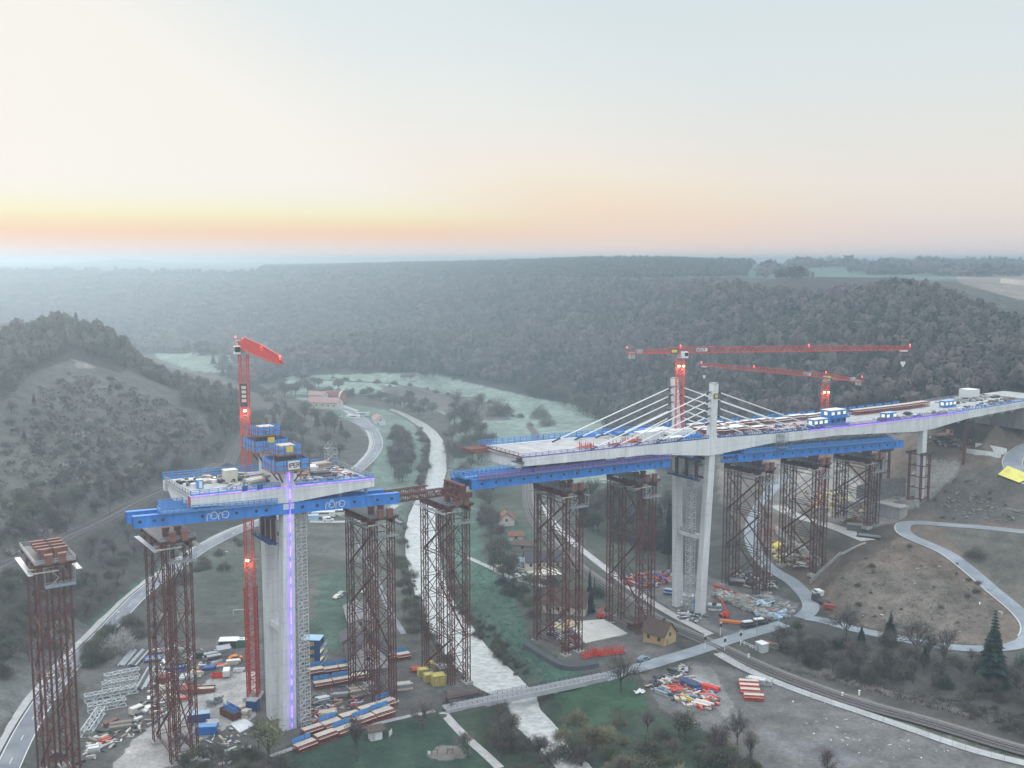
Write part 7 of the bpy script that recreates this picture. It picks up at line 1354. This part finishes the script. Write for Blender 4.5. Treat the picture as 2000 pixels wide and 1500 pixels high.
def scatter(poly, n, kinds, h0, h1, label, group, sep=8, seed=0, slope=True):
    r = random.Random(seed+n*13); px = [q[0] for q in poly]; py = [q[1] for q in poly]; got = []; tries = 0
    while len(got) < n and tries < n*60:
        tries += 1; x, y = r.uniform(min(px), max(px)), r.uniform(min(py), max(py))
        if not pip(np.array([x]), np.array([y]), poly)[0] or any((x-a)**2+((y-b)*1.6)**2 < sep*sep for a, b in got): continue
        got.append((x, y)); k = r.choice(kinds); lb = label if isinstance(label, str) else label[0 if PROTO[k][0] == 'tree' else 1]; gp = group if isinstance(group, str) else group[0 if PROTO[k][0] == 'tree' else 1]
        p = G(x, y); plant(k, p-V(0, 0, .1), r.uniform(h0, h1)*(1 if PROTO[k][0] == 'tree' else .5), lb, gp, r)
two = lambda where: ((f"leafless tree {where}", f"twiggy shrub {where}"), (f"trees {where}", f"shrubs {where}"))
def wood(where, poly, n, kinds, h0, h1, sep=8, seed=0): l, g = two(where); scatter(poly, n, kinds, h0, h1, l, g, sep, seed)
wood("in the dark thicket between the railway and the slope road", [(1490, 1268), (1560, 1255), (1650, 1262), (1760, 1282), (1900, 1292), (2010, 1300), (2010, 1385), (1900, 1365), (1760, 1345), (1640, 1322), (1560, 1300)], 62, ['thicket', 'thicket', 'thicket', 'dark', 'brown', 'bare', 'tall'], 4.5, 9, 13, 1)
wood("on the brown bank above the railway at the right edge", [(1830, 1360), (2010, 1395), (2010, 1440), (1900, 1400)], 14, ['thicket'], 2, 5, 14, 2)
wood("along the river's left bank below the footbridge", [(930, 1392), (985, 1385), (1010, 1440), (1060, 1490), (1080, 1530), (1000, 1530), (960, 1460)], 15, ['bare', 'bare', 'thicket', 'thicket', 'brown'], 5, 9.5, 13, 3)
wood("on the grassy right bank before the dark gravel yard", [(1080, 1420), (1140, 1440), (1220, 1400), (1290, 1410), (1400, 1470), (1500, 1500), (1480, 1540), (1100, 1540)], 34, ['thicket', 'olive', 'thicket', 'bare', 'brown', 'dense', 'straw'], 4, 8.5, 15, 4)
wood("along the right river bank above the footbridge", [(936, 1225), (950, 1215), (1020, 1300), (1050, 1345), (1030, 1350), (975, 1280)], 16, ['thicket'], 1.5, 4, 8, 5)
wood("at the water's edge along the right bank between the two right girder towers", [(868, 1000), (878, 1000), (882, 1120), (905, 1180), (940, 1222), (1000, 1290), (990, 1300), (925, 1240), (893, 1195), (872, 1130)], 44, ['thicket', 'thicket', 'olive'], 2, 5, 6, 31)
wood("at the water's edge along the left bank below the white house", [(796, 1110), (806, 1110), (830, 1200), (870, 1270), (905, 1318), (895, 1325), (855, 1280), (815, 1215)], 26, ['thicket', 'olive'], 2, 4.5, 6, 32)
wood("dotted over the bare slope inside the slope road's loop", [(1640, 1110), (1760, 1060), (1900, 1110), (1980, 1200), (1940, 1240), (1740, 1230), (1650, 1190)], 22, ['thicket', 'thicket', 'olive'], 1.2, 3, 18, 33)
wood("dotted over the upper slope between the hairpin and the yellow banner", [(1800, 1000), (1870, 930), (1940, 950), (1990, 1020), (1850, 1015)], 14, ['thicket'], 1.2, 2.6, 16, 34)
wood("around the park's lower left corner", [(330, 1470), (420, 1455), (540, 1480), (580, 1530), (330, 1540)], 16, ['bare', 'thicket', 'olive', 'budding'], 4, 7.5, 14, 6)
wood("between the left yard and the road", [(160, 1265), (210, 1220), (255, 1205), (290, 1235), (260, 1255), (215, 1290), (165, 1330)], 26, ['thicket', 'olive', 'thicket', 'dense'], 3.5, 7, 9, 7)
wood("in the hedge along the meadow side of the road", [(300, 1168), (395, 1092), (470, 1052), (478, 1060), (410, 1108), (320, 1180)], 26, ['thicket', 'olive'], 2.5, 5.5, 7, 8)
wood("on the bank between the road and the hillside railway", [(0, 1150), (90, 1105), (230, 1030), (290, 1010), (300, 1080), (280, 1130), (200, 1190), (110, 1270), (30, 1330), (0, 1330)], 74, ['thicket', 'brown', 'bare', 'thicket', 'olive', 'dense', 'tall'], 4.5, 9.5, 15, 9)
wood("below the hillside railway under the left girders", [(330, 985), (430, 930), (500, 900), (540, 915), (440, 1000), (360, 1040), (310, 1060)], 20, ['thicket', 'olive', 'bare'], 3, 7, 12, 10)
wood("on the wooded knoll behind the stub pylons", [(492, 800), (560, 790), (620, 805), (670, 840), (688, 870), (670, 895), (560, 905), (490, 890)], 46, ['dense', 'dense', 'brown', 'pine', 'bare'], 9, 15, 10, 11)
wood("on the lower left hillside just above the railway", [(0, 980), (120, 920), (260, 900), (400, 880), (440, 880), (350, 930), (200, 1000), (0, 1090)], 66, ['brown', 'brown', 'thicket', 'bare', 'olive', 'dense'], 4.5, 10, 14, 12)
wood("scattered on the pale open hillside at the left", [(0, 800), (120, 720), (250, 740), (340, 800), (420, 860), (300, 890), (100, 900), (0, 960)], 54, ['thicket', 'dark', 'olive', 'thicket', 'pine', 'brown'], 3, 7, 17, 13)
wood("along the river's left bank below the far farm", [(765, 835), (800, 850), (808, 900), (790, 960), (768, 930), (762, 880)], 36, ['thicket', 'brown', 'dense', 'brown'], 6, 12, 6, 14)
wood("at the water's edge on the inner side of the far river bend", [(812, 836), (826, 846), (838, 868), (834, 900), (832, 930), (820, 960), (822, 920), (828, 880)], 22, ['thicket', 'brown'], 4, 8, 6, 36)
wood("on the near left river bank behind the logo girder", [(775, 1010), (792, 1010), (800, 1110), (830, 1220), (800, 1240), (780, 1180), (770, 1090)], 26, ['thicket', 'thicket', 'olive', 'bare'], 3, 7.5, 10, 15)
wood("in the clump between the river bend and the frosted meadow", [(870, 800), (940, 790), (962, 850), (960, 920), (900, 930), (880, 880)], 34, ['brown', 'bare', 'dense', 'thicket'], 9, 17, 10, 16)
wood("on the right river bank under the right girders", [(932, 960), (960, 950), (975, 1020), (1000, 1100), (1020, 1160), (985, 1170), (955, 1110), (938, 1040)], 30, ['dense', 'brown', 'thicket', 'bare'], 5, 11, 11, 17)
wood("in the garden strip beside the slate roofed house", [(960, 1110), (1040, 1130), (1130, 1150), (1160, 1200), (1080, 1225), (1010, 1190)], 22, ['thicket', 'olive', 'dark', 'brown'], 3, 8, 13, 18)
wood("in the dark wood behind the right bank towers", [(1105, 960), (1200, 985), (1310, 1000), (1330, 1090), (1290, 1105), (1210, 1070), (1140, 1030)], 48, ['brown', 'bare', 'dense', 'dark', 'tall', 'spruce'], 8, 16, 11, 19)
wood("along the far lane and farm on the valley floor", [(480, 760), (590, 750), (720, 770), (850, 800), (840, 830), (780, 800), (700, 785), (600, 775), (520, 785)], 46, ['dense', 'brown', 'thicket', 'bare'], 7, 14, 9, 20)
wood("at the foot of the wooded slope beside the frosted meadow", [(1020, 775), (1060, 760), (1160, 800), (1185, 830), (1150, 815), (1080, 790)], 24, ['brown', 'bare', 'dense', 'budding'], 9, 17, 8, 21)
wood("along the far railway across the meadow", [(640, 738), (800, 752), (960, 785), (1020, 812), (1040, 835), (1010, 822), (900, 780), (720, 752)], 22, ['thicket', 'frosted'], 3, 9, 10, 22)
# ---- the 290 shrubs that show largest stay single; the rest is one undergrowth
sh_ = sorted([o for o in COL.objects if o.name.split('.')[0] == "shrub"], key=lambda o: -o.scale[2]/o.location[1]); Vv, Ff, Cc, n0 = [], [], [], 0
for o in sh_[290:]:
    me = o.data; nv = len(me.vertices); co = np.empty(nv*3, np.float32); me.vertices.foreach_get("co", co); co = co.reshape(-1, 3)*np.array(o.scale); cc = np.empty(nv*4, np.float32); me.color_attributes["tint"].data.foreach_get("color", cc); a = o.rotation_euler[2]; ca, sa = math.cos(a), math.sin(a)
    Vv.append(np.stack([co[:, 0]*ca-co[:, 1]*sa, co[:, 0]*sa+co[:, 1]*ca, co[:, 2]], 1)+np.array(o.location)); Cc.append(cc.reshape(-1, 4)[:, :3]*random.uniform(.75, 1.3)); Ff.append(np.arange(nv).reshape(-1, 4)+n0); n0 += nv
    bpy.data.objects.remove(o)
tag(fastmesh("undergrowth", np.concatenate(Vv), np.concatenate(Ff), LEAF, np.concatenate(Cc)), kind="stuff")
# ---- far woods: one mass each
def mass(name, poly, spacing, h0, h1, cols, nf, seed, ymin=0, ymax=1e9, conf=.0, core=True, rad=.56):
    rs = np.random.RandomState(seed); pts = []
    P = np.array([[*G(x, y)] for x, y in poly]); 
    y = max(ymin, 250)
    while y < min(ymax, 6000):
        s_ = spacing*(1 if y < 900 else (y/900)**.75); xs = np.arange(-.62*y, .62*y, s_); q = np.stack([xs+rs.uniform(-.5, .5, len(xs))*s_, y+rs.uniform(-.5, .5, len(xs))*s_], 1); pts.append(np.concatenate([q, np.full((len(q), 1), s_)], 1)); y += s_
    q = np.concatenate(pts); z = gz(q[:, 0], q[:, 1]); a, b = projv(q[:, 0], q[:, 1], z); m = pip(a, b, poly) & (q[:, 1] > ymin) & (q[:, 1] < ymax); q, z = q[m], z[m]; n = len(q); sc_ = q[:, 2]/spacing
    h = rs.uniform(h0, h1, n)*sc_**.35; R = q[:, 2]*rs.uniform(rad*.65, rad*1.5, n); isc = (rs.rand(n) < conf) | ((vnoise(q[:, 0], q[:, 1], 38, seed+50) > .27) & (rs.rand(n) < conf*9))
    patch = vnoise(q[:, 0], q[:, 1], 55, seed)+.5; ci = np.clip((patch*len(cols)+rs.normal(size=n)*.8).astype(int), 0, len(cols)-1); base = .74*np.array(cols)[ci]*rs.uniform(.62, 1.4, (n, 1)); base[isc] = np.array([.03, .045, .038])
    t = rs.uniform(0, 2*math.pi, (n, nf)); u = rs.uniform(0, 1, (n, nf)); el_ = u**.8; lob = 1+.25*np.sin(t*2+rs.rand(n, 1)*6)+.18*np.sin(t*4+rs.rand(n, 1)*6)
    rr = np.where(isc[:, None], (1-el_)*.75, np.sqrt(np.clip(1-(el_*1.0)**2, 0.02, 1)))*lob*rs.uniform(.55, 1.0, (n, nf)); zz = np.where(isc[:, None], .1+.95*el_, .22+.74*el_*rs.uniform(.8, 1.06, (n, nf)))
    c = np.stack([q[:, :1]+np.cos(t)*rr*R[:, None], q[:, 1:2]+np.sin(t)*rr*R[:, None], z[:, None]+zz*h[:, None]], -1).reshape(-1, 3)
    k = len(c); ctr = np.repeat(np.stack([q[:, 0], q[:, 1], z+h*.45], 1), nf, 0); on = (c-ctr)/np.repeat(np.stack([R, R, h*.5], 1), nf, 0)+rs.normal(size=(k, 3))*.45; on /= np.linalg.norm(on, axis=1)[:, None]+1e-9; d1 = np.cross(on, rs.normal(size=(k, 3))); d1 /= np.linalg.norm(d1, axis=1)[:, None]+1e-9; d2 = np.cross(on, d1); d2 /= np.linalg.norm(d2, axis=1)[:, None]; sz = np.repeat(R, nf)[:, None]*rs.uniform(.14, .34, (k, 1))
    v = np.stack([c+d1*sz, c-d1*sz*.5+d2*sz*.8, c-d1*sz*.5-d2*sz*.8], 1).reshape(-1, 3); f = np.arange(3*k).reshape(k, 3)
    col = np.repeat((np.repeat(base, nf, 0)*rs.uniform(.82, 1.18, (k, 1))), 3, 0)
    # each crown's inner mass
    g6 = np.arange(6)*math.pi/3; an = g6[None]+rs.rand(n, 1)*6; jr = rs.uniform(.8, 1.15, (n, 3, 6)); prof = np.where(isc[:, None, None], np.array([(.12, .62), (.5, .36), (.85, .1)])[None], np.array([(.28, .50), (.58, .66), (.84, .42)])[None])
    ring = np.stack([q[:, 0][:, None, None]+np.cos(an)[:, None]*prof[:, :, 1:]*R[:, None, None]*jr, q[:, 1][:, None, None]+np.sin(an)[:, None]*prof[:, :, 1:]*R[:, None, None]*jr, np.broadcast_to((z[:, None]+prof[:, :, 0]*h[:, None])[:, :, None], (n, 3, 6))], -1).reshape(n, 18, 3)
    cv = np.concatenate([ring, np.stack([q[:, 0], q[:, 1], z+h*np.where(isc, 1.0, .92)], 1)[:, None]], 1); tri = []
    for a_ in range(2):
        for b_ in range(6): i0, i1 = a_*6+b_, a_*6+(b_+1) % 6; tri += [(i0, i1, i1+6), (i0, i1+6, i0+6)]
    tri += [(12+b_, 12+(b_+1) % 6, 18) for b_ in range(6)]; tri = np.array(tri); cf = (tri[None]+(np.arange(n)*19)[:, None, None]).reshape(-1, 3)+len(v)
    if core: v, f, col = np.concatenate([v, cv.reshape(-1, 3)]), np.concatenate([f, cf]), np.concatenate([col, np.repeat(base, 19, 0)])
    # pale stems
    st = rs.rand(n) < .5; sp = np.stack([q[st, 0], q[st, 1], z[st]], 1); w_ = .16*sc_[st][:, None]; tp = sp+np.stack([rs.normal(size=st.sum())*.5, rs.normal(size=st.sum())*.5, h[st]*.8], 1); ax = V(1, 0, 0)
    sv = np.stack([sp-ax*w_, sp+ax*w_, tp], 1).reshape(-1, 3); sf = np.arange(len(sv)).reshape(-1, 3)+len(v); scol = np.tile([[.17, .155, .14]], (len(sv), 1))
    o = fastmesh(name, np.concatenate([v, sv]), np.concatenate([f, sf]), LEAF_M, np.concatenate([col, scol]), smooth=True); tag(o, kind="stuff"); print(name, n); return o
LEAF_M = Mattr("far_twigs", "tint", s1=.5, s2=.03, amp=.18)
BW = [(.09, .074, .078), (.115, .09, .092), (.13, .102, .10), (.095, .086, .084), (.122, .108, .10), (.088, .09, .076)]
soft_normals(LEAF_M)
mass("forest", [(820, 552), (1000, 548), (1200, 556), (1400, 562), (1440, 568), (1500, 575), (1600, 585), (1700, 574), (1750, 565), (1830, 574), (1900, 602), (1950, 632), (2040, 642), (2500, 640), (2500, 770), (1990, 768), (1900, 785), (1700, 805), (1500, 830), (1330, 930), (1190, 850), (1160, 800), (1060, 765), (1000, 750), (850, 735), (640, 725), (540, 690), (700, 600)], 8.4, 8, 12.5, BW, 64, 5, 300, 1950, .05)
mass("forest", [(-500, 545), (0, 545), (400, 547), (600, 552), (830, 556), (830, 640), (640, 700), (520, 700), (300, 690), (0, 690), (-500, 690)], 13, 9, 13, BW, 30, 6, 1100, 2800, .05)
mass("forest", [(505, 532), (520, 520), (700, 516), (900, 514), (1050, 509), (1200, 505), (1350, 507), (1470, 514), (1460, 540), (1300, 546), (1000, 546), (820, 548), (640, 543), (520, 538)], 8, 7, 10, [(.045, .055, .05), (.055, .06, .055), (.06, .058, .055)], 26, 7, 1400, 4200, .2)
mass("hedge_trees", [(-400, 536), (0, 536), (400, 538), (620, 541), (830, 546), (830, 552), (600, 549), (400, 545), (0, 543), (-400, 543)], 16, 10, 16, BW, 26, 8, 1500, 4200, .15)
mass("hedge_trees", [(1650, 527), (1760, 524), (1880, 527), (2010, 531), (2010, 541), (1880, 540), (1700, 538)], 17, 8, 14, BW, 24, 9, 900, 3500, .1); mass("hedge_trees", [(1480, 520), (1650, 518), (2010, 519), (2010, 523), (1500, 524)], 30, 8, 14, BW, 20, 10, 1500, 6000, .2); mass("hedge_trees", [(1480, 533), (1560, 533), (1570, 546), (1490, 546)], 15, 8, 14, BW, 20, 14, 900, 3500, .1)
mass("hilltop_wood", [(-500, 660), (0, 655), (60, 650), (112, 633), (200, 652), (250, 690), (285, 720), (330, 742), (300, 745), (240, 715), (200, 700), (140, 690), (60, 725), (0, 790), (-500, 900)], 6.4, 6.5, 11.5, [(.085, .092, .07), (.10, .098, .08), (.08, .086, .068), (.115, .10, .09)], 70, 11, 400, 900, .04)
mass("hilltop_wood", [(285, 720), (330, 742), (400, 760), (455, 772), (474, 790), (470, 850), (430, 860), (400, 830), (340, 770)], 6.2, 6, 11, [(.085, .092, .07), (.105, .10, .085), (.08, .085, .068)], 64, 12, 400, 900, .04)
mass("hillside_scrub", [(0, 900), (60, 780), (140, 740), (220, 745), (330, 790), (440, 870), (330, 930), (150, 1010), (0, 1100), (-400, 1250), (-400, 900)], 6.5, 1.2, 3.2, [(.15, .138, .12), (.135, .122, .105), (.155, .148, .122), (.125, .118, .095)], 26, 13, 300, 800, .0, core=False)
mass("misty_valley_wood", [(430, 705), (560, 695), (640, 715), (600, 740), (480, 755), (420, 730)], 10, 8, 14, BW, 34, 15, 700, 1500, .1)
# ---- tufts on the banks and slopes
def tufts(poly, n, cols, h0, h1, seed):
    rs = np.random.RandomState(seed); poly = np.array(poly, float); P = []
    while len(P) < n:
        x = rs.uniform(poly[:, 0].min(), poly[:, 0].max(), n); y = rs.uniform(poly[:, 1].min(), poly[:, 1].max(), n); m = pip(x, y, poly)
        P += [G(a, b) for a, b in zip(x[m][:n-len(P)], y[m][:n-len(P)])]
    P = np.array(P); k = 9; c = np.repeat(P, k, 0)+rs.normal(size=(n*k, 3))*np.array([.5, .5, 0]); d = rs.normal(size=(n*k, 3))*.5+V(0, 0, 1); d /= np.linalg.norm(d, axis=1)[:, None]; v, f = slivers(c-V(0, 0, .1), d, rs.uniform(h0, h1), .22, rs); col = np.repeat(np.array(cols)[rs.randint(0, len(cols), n*k)]*rs.uniform(.7, 1.3, (n*k, 1)), 4, 0)
    tag(fastmesh("rough_grass", v, f, LEAF, col), kind="stuff")
tufts([(1640, 1120), (1760, 1060), (1900, 1120), (1980, 1200), (1940, 1240), (1740, 1230), (1640, 1190)], 420, [(.20, .18, .15), (.17, .155, .13), (.23, .21, .17)], .25, .5, 1); tufts([(1810, 1000), (1870, 930), (1950, 950), (2000, 1020)], 260, [(.18, .16, .135), (.15, .135, .115)], .25, .5, 2); tufts([(385, 1110), (480, 1050), (760, 1040), (790, 1150), (690, 1260), (420, 1220)], 700, [(.16, .165, .125), (.2, .195, .155), (.13, .145, .11)], .25, .5, 3); tufts([(890, 1180), (940, 1080), (1010, 1180), (1040, 1260), (1150, 1310), (1060, 1335), (950, 1230)], 500, [(.10, .18, .135), (.085, .15, .12), (.14, .21, .165)], .25, .5, 4); tufts([(1500, 1300), (1700, 1350), (1950, 1420), (2000, 1440), (2000, 1400), (1700, 1330)], 350, [(.15, .13, .11), (.11, .095, .08)], .5, .9, 5); tufts([(1430, 1290), (1560, 1328), (1780, 1400), (2000, 1470), (1980, 1478), (1700, 1392), (1450, 1305)], 300, [(.17, .17, .12), (.13, .14, .10)], .3, .5, 6)
# ================================================================== morning haze over the valley
hz = MB(); hz.box((0, 3400, 61), (24000, 7400, 150)); hm = bpy.data.materials.new("valley_haze"); hm.use_nodes = True
t = hm.node_tree; t.nodes.remove(t.nodes["Principled BSDF"]); pv = t.nodes.new("ShaderNodeVolumePrincipled")
pv.inputs["Color"].default_value = (.46, .58, .675, 1); pv.inputs["Density"].default_value = .00049; pv.inputs["Anisotropy"].default_value = .62
t.links.new(pv.outputs[0], t.nodes["Material Output"].inputs["Volume"])
tag(hz.build("haze", hm), kind="stuff")

for o in bpy.data.objects:
    if "_w" in o: del o["_w"]
